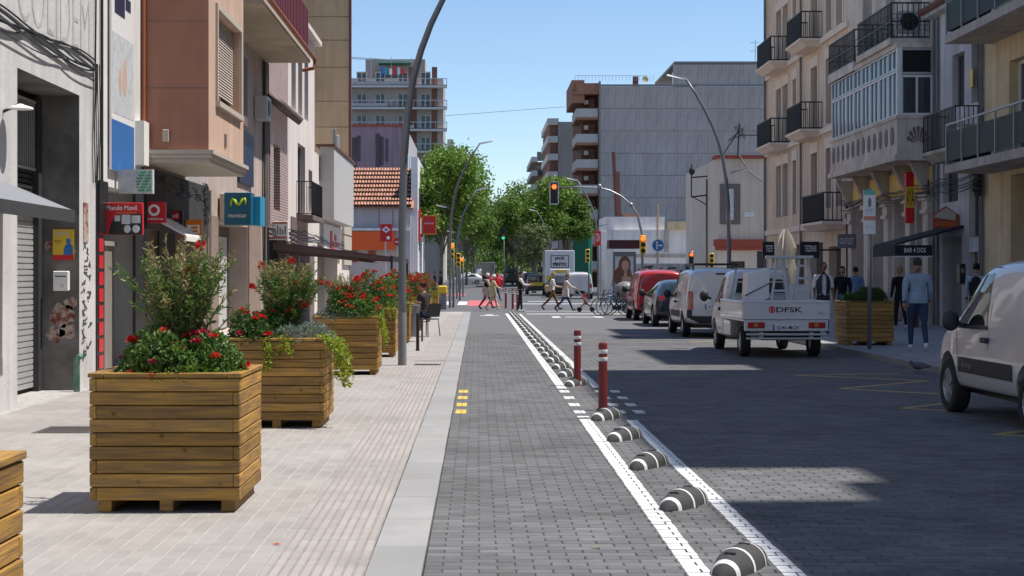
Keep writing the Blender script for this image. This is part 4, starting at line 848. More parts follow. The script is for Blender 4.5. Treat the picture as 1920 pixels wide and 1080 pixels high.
tag(q.build('roof_tiles', M['roof_tile'], b, True), kind='stuff'); q = MB(); q.hexa([V(-16, 124.6, 6.95), V(-5.2, 124.6, 6.95), V(-5.2, 132.4, 6.95), V(-16, 132.4, 6.95), V(-16, 124.6, 7.0), V(-5.2, 124.6, 7.0), V(-5.2, 132.4, 10.65), V(-16, 132.4, 10.65)]); q.build('roof', M['roof_tile'], b)
c = MB(); c.box(-5.44, -4.9, 126, 140, 0, 11.2); c.build('end_wall', M['lowwhite'], b); 
for k, (y, z) in enumerate([(128, 7), (131, 7), (134, 7), (128, 3.6)]): MB().box(-4.9, -4.86, y, y + 1.2, z, z + 1.8).build('window', M['glass'], b)
def sgn(name, lb, y, box, mat, cat='sign'): return blade(name, lb, y, *box, mat, .12, cat)
t, w, h = sgn('metro_sign', 'red metro sign with white diamond and letter M', 118, (713, 735, 420, 453), 's_red')
q = MB(); cx, cz = w * .5, h * .68; q.prism([V(cx - .34, -.001, cz), V(cx, -.001, cz - .25), V(cx + .34, -.001, cz), V(cx, -.001, cz + .25)], (0, -.01, 0)); q.ball((w * .66, -.01, h * .2), .13, .02, .13); q.build('emblem', M['s_white'], t); text(t, 'M', (cx, -.012, cz), .22, .2, X_, Z_, 's_red', bold=.02); MB().tube([(w * .45, .06, 0), (w * .45, .06, -4.2)], .06, 8).build('pole', M['lgrey'], t)
t, w, h = sgn('no_entry_sign', 'round red no entry sign near the metro sign', 116, (738, 753, 445, 461), 's_red'); bpy.data.objects.remove(t.children[0]); q = MB(); q.lathe([(.3, 0), (.3, .03)], (.3, 0, .3), 20, ax='y'); q.build('disc', M['s_red'], t); MB().box(.12, .48, -.01, -.001, .25, .35).build('bar', M['s_white'], t); MB().tube([(.3, .05, .3), (.3, .05, -3)], .03, 6).build('pole', M['lgrey'], t)
t, w, h = sgn('shop_sign', 'square red sign with orange edge hanging at the far left corner', 112, (792, 818, 404, 440), 's_orange'); MB().box(.06, w - .06, -.006, -.001, .1, h - .06).build('red_field', M['s_red'], t); text(t, 'eliterbar', (w * .5, -.01, h * .6), w * .7, .14, X_, Z_, 's_white'); MB().tube([(.1, .06, 0), (.1, .06, -4)], .05, 6).build('pole', M['lgrey'], t)
t = thing('shop_banner', 'vertical red and white banner on the white end wall', 'sign', (-4.85, 127, 4.4)); MB().box(0, .1, 0, 3.4, 0, 2.6).build('board', M['s_red'], t); MB().box(.101, .12, 1.0, 2.6, .6, 1.9).build('print', M['s_white'], t)
b = thing('purple_building', 'plain purple rendered building with water stains behind the tiled roof', 'building')
MB().box(-22, -7.0, 142, 160, 0, 15.2).build('wall', M['purple_wall'], b); MB().box(-6.99, -6.6, 142.2, 168, 0, 15.2).build('street_wall', M['lilac_wall'], b); MB().box(-22, -6.55, 141.9, 142.2, 15.2, 15.4).build('coping', M['redtrim'], b)
c = MB()
for x, w_, z in ((-11.6, .5, 4), (-11.1, .35, 3), (-9.4, .45, 4.6), (-9.0, .35, 3.4), (-8.5, .3, 3)): c.box(x, x + w_, 141.994, 141.998, 15 - z, 15 - rnd.uniform(.4, .9))
c.build('water_stain', mk('stain', (.1, .075, .09), .9, var=.4, scale=.8, stretch=(2, 2, .3)), b)
for k in range(4): MB().box(-6.6, -6.56, 145 + k * 4, 146.2 + k * 4, 11, 13).build('window', M['glass'], b)
b = thing('apartment_tower', 'distant apartment block with wraparound balconies and rooftop laundry', 'building')
F2 = FC(232); m = MB(); ops = []
for fl in range(6):
    z = 13.6 + fl * 3.25
    for u in (-18.2, -15.4, -12.0, -8.6): ops.append((u, u + 1.5, z, z + 2.2))
wall(m, F2, -22, -5.2, 0, 31, ops, .4); shell(m, F2, -22, -5.2, 0, 31, 16); m.build('wall', M['tower_wall'], b)
for o in ops: window(b, F2, *o[:4], .35, 'wframe', 'glass_b', .12)
for fl in range(6):
    z = 13.3 + fl * 3.25; c = MB(); fbox(c, F2, -22, -4.6, z, z + .3, 0, 1.4); c.build('balcony_slab', M['tower_slab'], b); railing(b, F2, -22, -4.65, z + .3, 1.35, 1.0, .8, 'lgrey', True, False, .06); c = MB(); fbox(c, F2, -22, -13.5 if fl == 4 else -9.5, z + .32, z + .9, 1.2, 1.25); c.build('balcony_screen', M['panel_grey'], b); fbox(MB(), F2, -10.4, -9.2, z + .3, z + 3.2, .01, .1).build('brick_pier', M['brownbrick'], b); fbox(MB(), F2, -6.9, -6.1, z + .3, z + 3.2, .01, .1).build('brick_pier', M['brownbrick'], b)
c = MB(); c.box(-17, -8, 234, 240, 31, 34.2); c.build('penthouse', M['tower_wall'], b); c = MB()
for x in (-20, -16, -13, -10): c.beam((x, 232.2, 31), (x, 232.2, 34.3), .08)
c.beam((-20, 232.2, 34.3), (-9, 232.2, 33.6), .1); c.beam((-20, 236, 34.6), (-9, 236, 34.0), .1); c.build('pergola', M['lgrey'], b)
for k, (x, col) in enumerate([(-14.6, 's_blue'), (-14.0, 's_cyan'), (-13.3, 's_white'), (-12.7, 's_red'), (-12.1, 's_pale'), (-11.5, 's_red')]): MB().box(x, x + .45, 231.9, 231.95, 31.6, 32.9 - .2 * (k % 3)).build('laundry', M[col], b)
MB().box(-15, -10, 232, 234, 33.3, 33.4).build('green_awning', mk('green_awning', (.04, .2, .15), .8), b); MB().box(-4.6, -3.7, 233, 242, 8, 22).build('side_bay', M['tower_slab'], b)

# ------------------------------------------------------------------ right side
def balcony(b, F, u0, u1, z, d, rail=True, slabm='peach_trim', h=1.0, sp=.13, scroll=False, th=.022):
    c = MB(); c.hexa([F.p(u0 + .15, z - .3, 0), F.p(u1 - .15, z - .3, 0), F.p(u1 - .15, z - .3, d * .7), F.p(u0 + .15, z - .3, d * .7), F.p(u0, z - .1, 0), F.p(u1, z - .1, 0), F.p(u1, z - .1, d), F.p(u0, z - .1, d)]); fbox(c, F, u0 - .04, u1 + .04, z - .1, z, 0, d + .04); c.build('balcony_slab', M[slabm], b)
    if rail: railing(b, F, u0 + .04, u1 - .04, z, d - .03, h, sp, 'iron', True, scroll, th)
# out of view to the right of the camera: the tall blocks whose shadow covers the road
b = thing('street_block', 'tall plain apartment block beside the camera, mostly out of frame on the right', 'building')
m = MB(); ops = []
for fl in range(6):
    for u in range(-20, 26, 4):
        if not 10 < u < 14: ops.append((u, u + 1.4, 4 + fl * 3, 6 + fl * 3))
wall(m, FR, -30, 26.3, 0, 22.2, ops, .3)
for a, e, h_ in ((-30, 11.35, 25.3), (11.35, 12.3, 22.9), (13.2, 26.3, 25.5)): fbox(m, FR, a, e, 22.2, h_, -.34, 0)
m.build('wall', M['peach'], b); m = MB(); m.box(XR + .35, 26, -30, 11.35, 0, 25.3); m.box(XR + .35, 26, 11.36, 13.19, 0, 22.3); m.box(XR + .35, 26, 13.2, 26.3, 0, 25.4); m.build('core', M['glass'], b)
# yellow house with glass balconies
b = thing('yellow_house', 'yellow rendered house with dark green glass balconies at the right edge', 'building')
ops = [(36.6, 39.2, 0, 4.0, .8), (30, 35.5, 0, 3.6, .8), (37.6, 39.3, 4.55, 6.9), (32.5, 34.2, 4.55, 6.9), (37.6, 39.3, 7.95, 10.3), (32.5, 34.2, 7.95, 10.3)]
m = MB(); wall(m, FR, 26.3, 41.2, 0, 12.3, ops, .35); shell(m, FR, 26.3, 41.2, 0, 12.3, 9); m.build('wall', M['yellow_wall'], b)
for o in ops[2:]: window(b, FR, *o[:4], .3, 'wframe', 'glass_b', .09)
c = MB(); fbox(c, FR, 30, 35.5, 0, 3.6, -.85, -.8); fbox(c, FR, 36.6, 39.2, 0, 4.0, -.85, -.8); c.build('dark_interior', M['dark'], b)
c = MB(); c.box(XR, 22, 26.3, 27.8, 12.42, 18.8); c.box(XR, 22, 27.8, 33.2, 12.42, 21.8); c.box(XR, 22, 38.8, 41.2, 12.42, 21.6); c.build('shadow_block', M['yellow_wall'], b)  # unseen rooftop volumes, added and sized for their shadows on the road
for z in (4.35, 7.75):
    c = MB(); fbox(c, FR, 29, 40.6, z - .22, z, 0, 1.25); c.build('balcony_slab', M['concrete'], b)
    for k in range(9):
        u = 29.1 + k * 1.28; fbox(MB(), FR, u + .04, u + 1.2, z + .1, z + .85, 1.17, 1.19).build('glass_panel', M['green_glass'], b)
    fbox(MB(), FR, 40.52, 40.54, z + .1, z + .85, .05, 1.15).build('glass_panel', M['green_glass'], b); c = MB()
    for k in range(10): c.beam(FR.p(29.08 + k * 1.28, z, 1.2), FR.p(29.08 + k * 1.28, z + 1.05, 1.2), .04)
    c.beam(FR.p(29, z + 1.05, 1.2), FR.p(40.6, z + 1.05, 1.2), .05); c.beam(FR.p(40.6, z + 1.05, 0), FR.p(40.6, z + 1.05, 1.2), .05); c.build('railing', M['steel'], b)
# pale grey house
b = thing('pale_house', 'pale grey rendered house with tile eave above the bar entrance', 'building')
ops = [(42.9, 44.0, 6.2, 7.7), (41.5, 42.3, 6.15, 7.85), (43.5, 44.9, 3.55, 5.0), (41.7, 42.5, 2.5, 4.4), (41.75, 42.5, .1, 2.1), (43.15, 44.95, 0, 2.55, .7)]
m = MB(); wall(m, FR, 41.2, 45.9, 0, 9.2, ops, .25); shell(m, FR, 41.2, 45.9, 0, 9.2, 9); m.build('wall', M['pale_grey_wall'], b)
for o in ops[:4]: window(b, FR, *o[:4], .22, 'shutter_brown', 'glass', .05)
c = MB(); fbox(c, FR, 41.75, 42.5, .1, 2.1, -.2, -.15); fbox(c, FR, 43.15, 44.95, 0, 2.55, -.75, -.7); c.build('door', M['brownbrick'], b)
c = MB()
for k in range(17): c.tube([FR.p(41.3 + k * .28, 9.42, -.1), FR.p(41.3 + k * .28, 9.2, .45)], .1, 8)
c.build('eave_tiles', M['brownbrick'], b, True); c = MB(); fbox(c, FR, 41.2, 45.9, 9.05, 9.2, 0, .3); c.build('eave', M['pale_grey_wall'], b); MB().box(14.3, 22, 41.3, 45.9, 9.33, 22.6).build('shadow_setback', M['pale_grey_wall'], b)  # the tall block behind the eave is added, unseen, to shade the road
balcony(b, FR, 41.35, 44.4, 4.95, .75, True, 'concrete', 1.05, .12); c = MB()
for u in (45.6, 45.2, 41.4, 41.25): c.tube([FR.p(u, 0, .06), FR.p(u, 9, .06)], .04, 6)
c.build('drain_pipe', M['cable_g'], b); fbox(MB(), FR, 42.15, 42.4, 6.6, 7.1, 0, .02).build('notice', M['s_yellow'], b)
# bar entrance
t = thing('bar_canopy', 'black awning with white lettering over the bar entrance', 'awning', (0, 0, .12))
q = MB(); q.prism([V(XR - .02, 42.9, 2.85), V(XR - 1.9, 42.9, 2.35), V(XR - 1.9, 42.9, 2.3), V(XR - .02, 42.9, 2.78)], (0, 2.4, 0)); q.build('canopy', M['awning_black'], t); q = MB(); q.box(XR - 1.93, XR - 1.88, 42.9, 45.3, 2.0, 2.3); q.box(XR - 1.88, XR - .9, 42.88, 42.91, 2.0, 2.3); q.build('valance', M['awning_black'], t)
q = MB(); q.box(XR - 1.93, XR - .9, 42.86, 42.879, 1.97, 1.999); q.build('trim', M['s_white'], t); text(t, 'BAR 4 DOS', (XR - 1.38, 42.88, 2.16), .6, .13, X_, Z_, 's_white', bold=.01)
t = thing('bar_sign', 'small gabled red sign reading Bar Restaurant above the black awning', 'sign', (XR - .75, 43.3, 2.9)); w, h = .72, .62
q = MB(); q.prism([V(0, 0, 0), V(w, 0, 0), V(w, 0, .38), V(w * .5, 0, .62), V(0, 0, .38)], (0, .12, 0)); q.build('box', M['redtrim'], t); q = MB(); q.prism([V(.02, -.001, .3), V(w - .1, -.001, .22), V(w - .1, -.001, .42), V(w * .5, -.001, .58), V(.05, -.001, .38)], (0, -.01, 0)); q.build('pale_panel', M['stone_trim'], t); text(t, 'BAR RESTAURANT', (w / 2, -.003, .12), .6, .12, X_, Z_, 's_orange', bold=.01)
t = thing('menu_stand', 'tall easel menu board leaning by the bar door', 'board', (12.35, 43.4, .12)); q = MB(); q.beam((-.12, 0, 0), (.06, .25, 1.25), .05, .4); q.build('board', M['shutter_brown'], t); q = MB(); q.beam((-.02, .1, .75), (.05, .2, 1.15), .06, .3); q.build('sheet', M['s_pale'], t); MB().beam((.15, .5, 0), (.06, .28, 1.2), .04).build('prop', M['shutter_brown'], t)
t = thing('intercom_box', 'black post box on the pale wall beside the bar door', 'box', (XR - .16, 42.8, 1.35)); MB().cbox(0, .15, 0, .3, 0, .55, .015).build('case', M['s_black'], t); MB().box(.03, .12, -.006, -.001, .3, .42).build('keypad', M['s_grey'], t)
t = thing('vertical_sign', 'vertical red capsule sign with yellow field and black letters', 'sign', (12.9, 46.6, 3.15)); MB().cbox(-.01, .25, 0, .14, 0, 1.55, .03).build('case', M['s_red'], t); MB().box(-.005, .245, -.006, -.001, .47, 1.1).build('yellow_field', M['s_yellow'], t); text(t, 'AYA', (.12, -.008, .78), .22, .5, X_, Z_, 's_black', bold=.01)
# house with the glazed bay
b = thing('bay_house', 'ornate house with glazed stone bay and yellow frieze', 'building')
m = MB(); ops = [(46.6, 47.6, 0, 3.9), (48.7, 50.2, 0, 3.9), (51.2, 52.9, 0, 3.9), (53.8, 55.2, 0, 3.9), (47, 48.2, 8.6, 11.4), (50, 51.2, 8.6, 11.4), (53, 54.2, 8.6, 11.4)]
wall(m, FR, 45.9, 56.2, 0, 14, ops, .5); shell(m, FR, 45.9, 56.2, 0, 14, 9); m.build('wall', M['bay_stone'], b); 
for o in ops[4:]: window(b, FR, *o[:4], .4, 'wframe', 'glass_b', .07)
c = MB()
for o in ops[:4]: fbox(c, FR, *o[:4], -.55, -.5)
c.build('doorway', M['shutter_brown'], b); c = MB(); fbox(c, FR, 46.0, 56.1, 4.0, 4.72, .003, .05); c.build('frieze', M['yellow_frieze'], b)
for u in (46.2, 48.1, 50.7, 53.3, 55.6):
    c = MB(); fbox(c, FR, u - .27, u + .27, 0, 3.3, .004, .14); fbox(c, FR, u - .33, u + .33, 0, .9, .004, .2); fbox(c, FR, u - .34, u + .34, 3.3, 3.42, .004, .22); fbox(c, FR, u - .3, u + .3, 3.42, 3.7, .004, .17); fbox(c, FR, u - .38, u + .38, 3.7, 3.85, .004, .26); c.build('column', M['bay_stone'], b)
    c = MB(); c.hexa([FR.p(u - .1, 3.9, .05), FR.p(u + .1, 3.9, .05), FR.p(u + .1, 3.9, .16), FR.p(u - .1, 3.9, .16), FR.p(u - .12, 4.85, .05), FR.p(u + .12, 4.85, .05), FR.p(u + .12, 4.85, .62), FR.p(u - .12, 4.85, .62)]); c.ball(FR.p(u, 4.45, .32), .12, .12, .2); c.build('corbel', M['concrete'], b, 'auto')
U0, U1, BD = 45.75, 54.4, 1.1; FBY = Fac((XR - BD, 0, .12), (0, 1, 0), (-1, 0, 0)); FS = Fac((0, U0, .12), (1, 0, 0), (0, -1, 0)); xa, xb = XR - BD, XR
c = MB(); fbox(c, FR, U0 - .08, U1 + .08, 4.86, 5.02, 0, BD + .08); fbox(c, FR, U0 - .02, U1 + .02, 5.02, 5.14, 0, BD + .02); fbox(c, FR, U0, U1, 5.14, 6.1, BD - .15, BD); fbox(c, FR, U0, U0 + .15, 5.14, 6.1, 0, BD - .15); fbox(c, FR, U1 - .15, U1, 5.14, 6.1, 0, BD - .15); fbox(c, FR, U0 - .04, U1 + .04, 6.1, 6.2, 0, BD + .04); c.build('bay_parapet', M['bay_stone'], b)
nb_ = 12
for k in range(nb_):
    u = U0 + .5 + k * (U1 - U0 - 1) / (nb_ - 1); c = MB(); pts = [FBY.p(u + .17 * math.cos(t), 5.62 + .28 * math.sin(t), .02) for t in [q * .5236 for q in range(12)]]; c.prism(pts, (.025, 0, 0)); c.build('hole_shade_ornament', M['shutter_brown'], b)  # solid ovals, their dark colour standing in for shade inside the openings
c = MB()
for k in range(7):
    t_ = R(20 + k * 23.3); c.prism([FS.p(xa + .62 + .08 * math.cos(t_), 5.35 + .08 * math.sin(t_), .006), FS.p(xa + .62 + .33 * math.cos(t_ - .14), 5.35 + .5 * math.sin(t_ - .14), .006), FS.p(xa + .62 + .36 * math.cos(t_), 5.35 + .55 * math.sin(t_), .006), FS.p(xa + .62 + .33 * math.cos(t_ + .14), 5.35 + .5 * math.sin(t_ + .14), .006)], (0, -.02, 0))
c.build('palm_ornament', M['shutter_brown'], b)
c = MB(); fbox(c, FR, U0, U1, 8.2, 8.35, 0, BD); c.build('bay_roof', M['bay_stone'], b); nw = 8
for k in range(nw):
    a, e = U0 + .08 + k * (U1 - U0 - .1) / nw, U0 + .08 + (k + 1) * (U1 - U0 - .1) / nw
    window(b, FBY, a + .03, e - .01, 6.2, 7.55, .1, 'wframe', 'glass_b', .06, 1); window(b, FBY, a + .03, e - .01, 7.57, 8.19, .1, 'alu', 'glass' if k < 4 else 'glass_b', .05, 1)
window(b, FS, xa + .12, xb - .02, 6.2, 7.4, .1, 'wframe', 'glass_b', .07, 1); window(b, FS, xa + .12, xb - .02, 7.42, 8.19, .1, 'alu', 'dark', .06, 0); c = MB(); fbox(c, FR, U0, U0 + .12, 6.2, 8.2, BD - .14, BD - .01); c.build('corner_post', M['wframe'], b)
c = MB(); fbox(c, FR, 46.2, 50.3, 8.36, 8.55, 0, BD + .1); fbox(c, FR, 50.9, 54.6, 8.2, 8.5, 0, BD + .05); c.build('balcony_slab', M['bay_stone'], b); railing(b, FR, 46.2, 50.3, 8.55, BD + .04, 1.05, .16, 'iron', True, True, .026); railing(b, FR, 50.9, 54.6, 8.5, BD, 1.05, .16, 'iron', True, True, .026)
t = thing('air_conditioner', 'round fan unit hanging on the iron balcony above the bay', 'air conditioner', FR.p(46.45, 8.75, .55)); MB().cbox(-.36, .36, -.02, .24, 0, .66, .02).build('case', M['lgrey'], t); MB().lathe([(.27, -.035), (.27, -.021)], (0, 0, .33), 20, ax='y').build('fan_grille', M['black'], t); t = t
t = thing('shop_sign', 'dark sign with pale letters OUTLET beside the stone column', 'sign', (XR - .35, 55.2, 2.55)); MB().cbox(-.3, .33, 0, .1, 0, .5, .01).build('box', M['s_grey'], t); text(t, 'OUTLET', (.01, -.003, .25), .5, .22, X_, Z_, 's_white', bold=.01)
# peach block
b = thing('peach_block', 'peach apartment block with brown shutters and iron balconies on the corner', 'building')
ops = []; cols = [(67.2, 68.4), (68.7, 69.9), (65.4, 66.2), (61.4, 62.6), (58.9, 59.9), (57.2, 58.2)]
for fl, (a, e) in enumerate([(4.05, 6.35), (7.3, 9.8), (10.85, 13.3)]):
    for u0_, u1_ in cols: ops.append((u0_, u1_, a + (0 if fl == 0 or u1_ - u0_ > 1.1 else .0), e))
gops = [(57.5, 59.5, 0, 2.55), (60.5, 63, 0, 2.75), (64, 66.5, 0, 2.75), (67.5, 71, 0, 2.75)]
m = MB(); wall(m, FR, 56.2, 72.4, 0, 15.3, ops + gops, .3); shell(m, FR, 56.2, 72.4, 0, 15.3, 9); m.build('wall', M['peach'], b)
for o in ops:
    window(b, FR, *o[:4], .26, 'shutter_brown', 'shutter_brown', .06, 1, None, (1, 'shutter_brown')); c = MB(); fbox(c, FR, o[0] - .12, o[1] + .12, o[3], o[3] + .42, .003, .05); fbox(c, FR, o[0] - .16, o[0], o[2], o[3], .003, .04); fbox(c, FR, o[1], o[1] + .16, o[2], o[3], .003, .04); c.build('window_surround', M['peach_trim'], b)
c = MB()
for o in gops: fbox(c, FR, *o[:4], -.35, -.3)
c.build('shop_window', M['glass'], b)
for z in (3.3, 6.95, 10.5, 14.6): c = MB(); fbox(c, FR, 56.2, 72.45, z, z + .22, .003, .12); c.build('string_course', M['peach_trim'], b)
for u0_, u1_, z in ((66.9, 70.2, 7.2), (66.9, 70.2, 10.75), (60.6, 63.4, 7.2), (60.6, 63.4, 10.75), (56.7, 60.4, 3.45)): balcony(b, FR, u0_, u1_, z, .85, True, 'peach_trim', 1.05, .14, False, .03)
c = MB(); c.tube([FR.p(72.2, 0, .1), FR.p(72.2, 15, .1)], .06, 6); c.tube([FR.p(64.2, 0, .1), FR.p(64.2, 15, .1)], .05, 6); c.build('drain_pipe', M['cable_g'], b); c = MB(); fbox(c, FR, 56.3, 72.4, 0, .9, .003, .05); c.build('plinth', M['concrete'], b)
for i, (px0, px1, y, lb) in enumerate([(1500, 1536, 57.5, 'black projecting sign with white letters above the shop doors'), (1430, 1452, 66, 'farther black projecting sign partly hidden behind the pickup load')]):
    a = W(px0, 484, y); d = W(px1, 453, y); t = thing('shop_sign', lb, 'sign', (a.x, y, a.z)); w, h = d.x - a.x, d.z - a.z; MB().cbox(0, w, 0, .15, 0, h, .01).build('box', M['s_black'], t); text(t, 'TEZENIS' if i == 0 else 'TEZE', (w * .55, -.003, h * .58), w * .6, h * .38, X_, Z_, 's_white', bold=.012); MB().box(w, XR - a.x, .05, .1, h * .45, h * .55).build('bracket', M['black'], t)
c = MB()
q = random.Random(12)
for s in range(5):
    ph_ = [4.2 - .08 * s + q.uniform(-.07, .07) for _ in range(8)]
    c.tube([FR.p(41.3 + k, ph_[k // 3] + (ph_[k // 3 + 1] - ph_[k // 3]) * (k % 3) / 3 - .09 * (k % 3 != 0), .24 + .015 * s) for k in range(16)], .016, 5)
c.tube([FR.p(46, 4.3, .1), FR.p(46.05, 2.6, .12), FR.p(46, 1.5, .1)], .03, 5); c.tube([FR.p(56.1, 4.5, .1), FR.p(56.1, .2, .1)], .05, 6)
for s in range(8): c.tube([FR.p(41.2 + .3 * math.sin(k * 1.9 + s), 4.3 - .14 * k, .15 + .03 * (s % 4)) for k in range(6)], .022, 4)
tag(c.build('cable_bundle', M['cable']), 'dark cables looping along the yellow frieze of the ornate house', 'cables', 'cable bundles on the facades')
# --- across the junction, right
b = thing('corner_house', 'low cream corner house with red cornice and blank upper wall', 'building')
F3 = FC(92, .1); m = MB(); wall(m, F3, 14.25, 24, 0, 8.4, [(14.9, 15.9, .2, 2.3), (16.6, 18.5, .2, 2.9)], .3); shell(m, F3, 14.25, 24, 0, 8.4, 14); m.build('wall', M['plaster'], b); c = MB(); fbox(c, F3, 14.9, 15.9, .2, 2.3, -.35, -.3); fbox(c, F3, 16.6, 18.5, .2, 2.9, -.35, -.3); c.build('shop_window', M['glass'], b)
c = MB(); fbox(c, F3, 14.0, 24, 3.2, 3.6, 0, .3); fbox(c, F3, 14.1, 24, 2.95, 3.2, 0, .2); fbox(c, F3, 14.1, 24, 8.4, 8.6, -1, .2); c.build('cornice', M['redtrim'], b); c = MB(); fbox(c, F3, 14.4, 15.6, 4.5, 6.9, .01, .06); c.build('shutter_panel', M['shutter_brown'], b); fbox(MB(), F3, 14.75, 15.2, 4.75, 6.6, .061, .09).build('white_banner', M['s_pale'], b)
t = thing('street_name_plate', 'small white street name plate on the cream wall', 'plate', (15.85, 91.93, 5.05)); MB().cbox(0, .55, 0, .04, 0, .26, .01).build('plate', M['s_white'], t); text(t, 'Carrer', (.27, -.003, .14), .4, .1, X_, Z_, 's_grey')
b = thing('low_wall_building', 'low white building with banded front in front of the grey blind wall', 'building')
MB().box(10.3, 23, 117, 126, 0, 5.0).build('wall', M['lowwhite'], b); MB().box(14.3, 23, 116.7, 117, 5.0, 5.6).build('roof_edge', M['yellow_wall'], b); MB().box(9.7, 14.2, 117.5, 124, 0, 6.0).build('stepped_wall', M['lowwhite'], b); MB().box(10.6, 22, 116.94, 116.995, 2.9, 3.15).build('band', M['concrete'], b)
MB().box(11.9, 13.3, 127, 136, 0, 6.6).build('brick_stub', M['terracotta'], b); MB().box(14.1, 14.4, 116.8, 116.99, 3.3, 5.6).build('pier', M['concrete'], b)
t = thing('graffiti_wall', 'grey site wall covered with graffiti behind the parked cars', 'wall', (0, 104, 0)); MB().box(10.6, 19, 0, .3, 0, 2.35).build('wall', M['pale_grey_wall'], t); q = MB(); g = random.Random(6)
for k in range(30): x = g.uniform(11, 18.5); q.tube([V(x + g.uniform(-.5, .5), -.01, g.uniform(.8, 2.2)) for _ in range(5)], .05, 4)
q.build('graffiti', M['graffiti'], t)
b = thing('grey_block', 'large apartment block with blind corrugated grey side wall and red balconies', 'building')
GY = 182; MB().box(14.5, 50, GY + .3, GY + 30, 0, 23.5).build('core', M['greywall2'], b); mp = MB(); pw, ph = 1.22, 2.62
mp.box(0, pw - .012, 0, .12, 0, ph - .04)
for k in range(4): mp.box(.08 + k * .29, .2 + k * .29, -.022, 0, 0, ph - .04)
mpe = mp.mesh('panel'); mpe.materials.append(M['metal_panel']); 
for r_ in range(10):
    for k in range(17):
        x = 14.45 + k * pw; z = .2 + r_ * ph
        if r_ == 9 and k < 7: continue
        link('panel', mpe, b, (x, GY + .1, z))
MB().box(14.3, 14.47, GY, GY + 20, 0, 24.4).build('corner', M['greywall2'], b); MB().box(14.3, 35.5, GY - .02, GY + .3, 23.78, 24.0).build('coping', M['s_grey'], b); MB().box(23.1, 36, GY - .02, GY + 20, 26.45, 26.7).build('coping', M['s_grey'], b)
for fl in range(8):
    z = 2.2 + fl * 3.0; q = MB(); q.box(11.6 - (.0 if fl < 7 else .4), 14.3, GY + .4, GY + 9, z - .3, z); q.build('balcony_slab', M['terracotta'], b); q = MB(); q.box(11.7, 14.2, GY + .42, GY + .5, z, z + 1.0); q.box(11.62, 11.7, GY + .42, GY + 9, z, z + 1.0); q.build('balcony_parapet', M['terracotta'] if fl == 7 else M['balcony_white'], b)
    if fl < 7: MB().box(13.2, 13.9, GY + 2, GY + 2.3, z + .3, z + 2.3).build('balcony_door', M['brownbrick'], b); MB().box(12.6, 13.1, GY + 1.4, GY + 1.8, z + 1.6, z + 2.1).build('air_unit', M['balcony_white'], b)
MB().box(12.4, 14.3, GY + 3, GY + 20, 0, 23).build('loggia_wall', M['brownbrick'], b); MB().box(11.1, 12.6, GY + .8, GY + 12, 21.9, 24.6).build('top_loggia', M['terracotta'], b)
q = MB(); q.box(18.5, 19.1, GY + 2, GY + 3, 24, 25.2); q.build('chimney', M['brownbrick'], b); q = MB(); q.lathe([(.38, 0), (.35, .08), (.1, .18)], (19.8, GY + 1, 24.7), 12, ax='y'); q.build('satellite_dish', M['yellow_wall'], b, True); q = MB(); q.box(23.5, 26, GY + 1, GY + 5, 24, 26); q.build('penthouse_window', M['glass_b'], b)
q = MB(); q.tube([(33, GY + 2, 26.5), (33, GY + 2, 29.5)], .05, 6); 
for z in (28.2, 29.2): q.beam((32.4, GY + 2, z), (33.4, GY + 2, z), .05)
q.build('aerial', M['lgrey'], b); q = MB()
for k in range(24): q.beam((11.5 + k * .4, GY + .6, 24.5), (11.5 + k * .4, GY + .6, 25.1), .04)
q.beam((11.5, GY + .6, 25.1), (20, GY + .6, 25.1), .05); q.build('roof_railing', M['lgrey'], b)
b = thing('far_block', 'distant beige block left of the grey wall', 'building'); MB().box(13.6, 34, 262, 290, 0, 27.5).build('wall', M['greywall2'], b); q = MB(); q.box(12.2, 13.6, 262.5, 290, 3, 27); q.build('loggia', M['brownbrick'], b)
for fl in range(9): MB().box(11.8, 13.7, 262, 288, 3 + fl * 3, 4.1 + fl * 3).build('balcony', M['balcony_white'], b)
b = thing('farthest_block', 'farthest red brick block with pale balconies at the street end', 'building'); MB().box(12.8, 40, 335, 370, 0, 26).build('wall', M['brownbrick'], b)
for fl in range(9): MB().box(11.6, 12.9, 334.5, 368, 2 + fl * 3, 3.1 + fl * 3).build('balcony', M['balcony_white'], b); MB().box(12.8, 14.6, 334.8, 335, 2.2 + fl * 3, 4.2 + fl * 3).build('window', M['glass'], b)
b = thing('street_end_block', 'hazy block closing the far end of the tree lined street', 'building'); MB().box(-60, 60, 640, 660, 0, 16).build('wall', M['greywall2'], b)
for k in range(20): MB().box(-57 + k * 6, -55 + k * 6, 639.8, 640, 6, 10).build('window', M['glass'], b)
b = thing('left_far_block', 'pale block behind the left trees', 'building'); MB().box(-40, -6, 255, 300, 0, 17).build('wall', M['tower_slab'], b)
for k in range(6): MB().box(-11 + k * .9, -10.5 + k * .9, 254.8, 255, 9, 12).build('window', M['glass'], b)
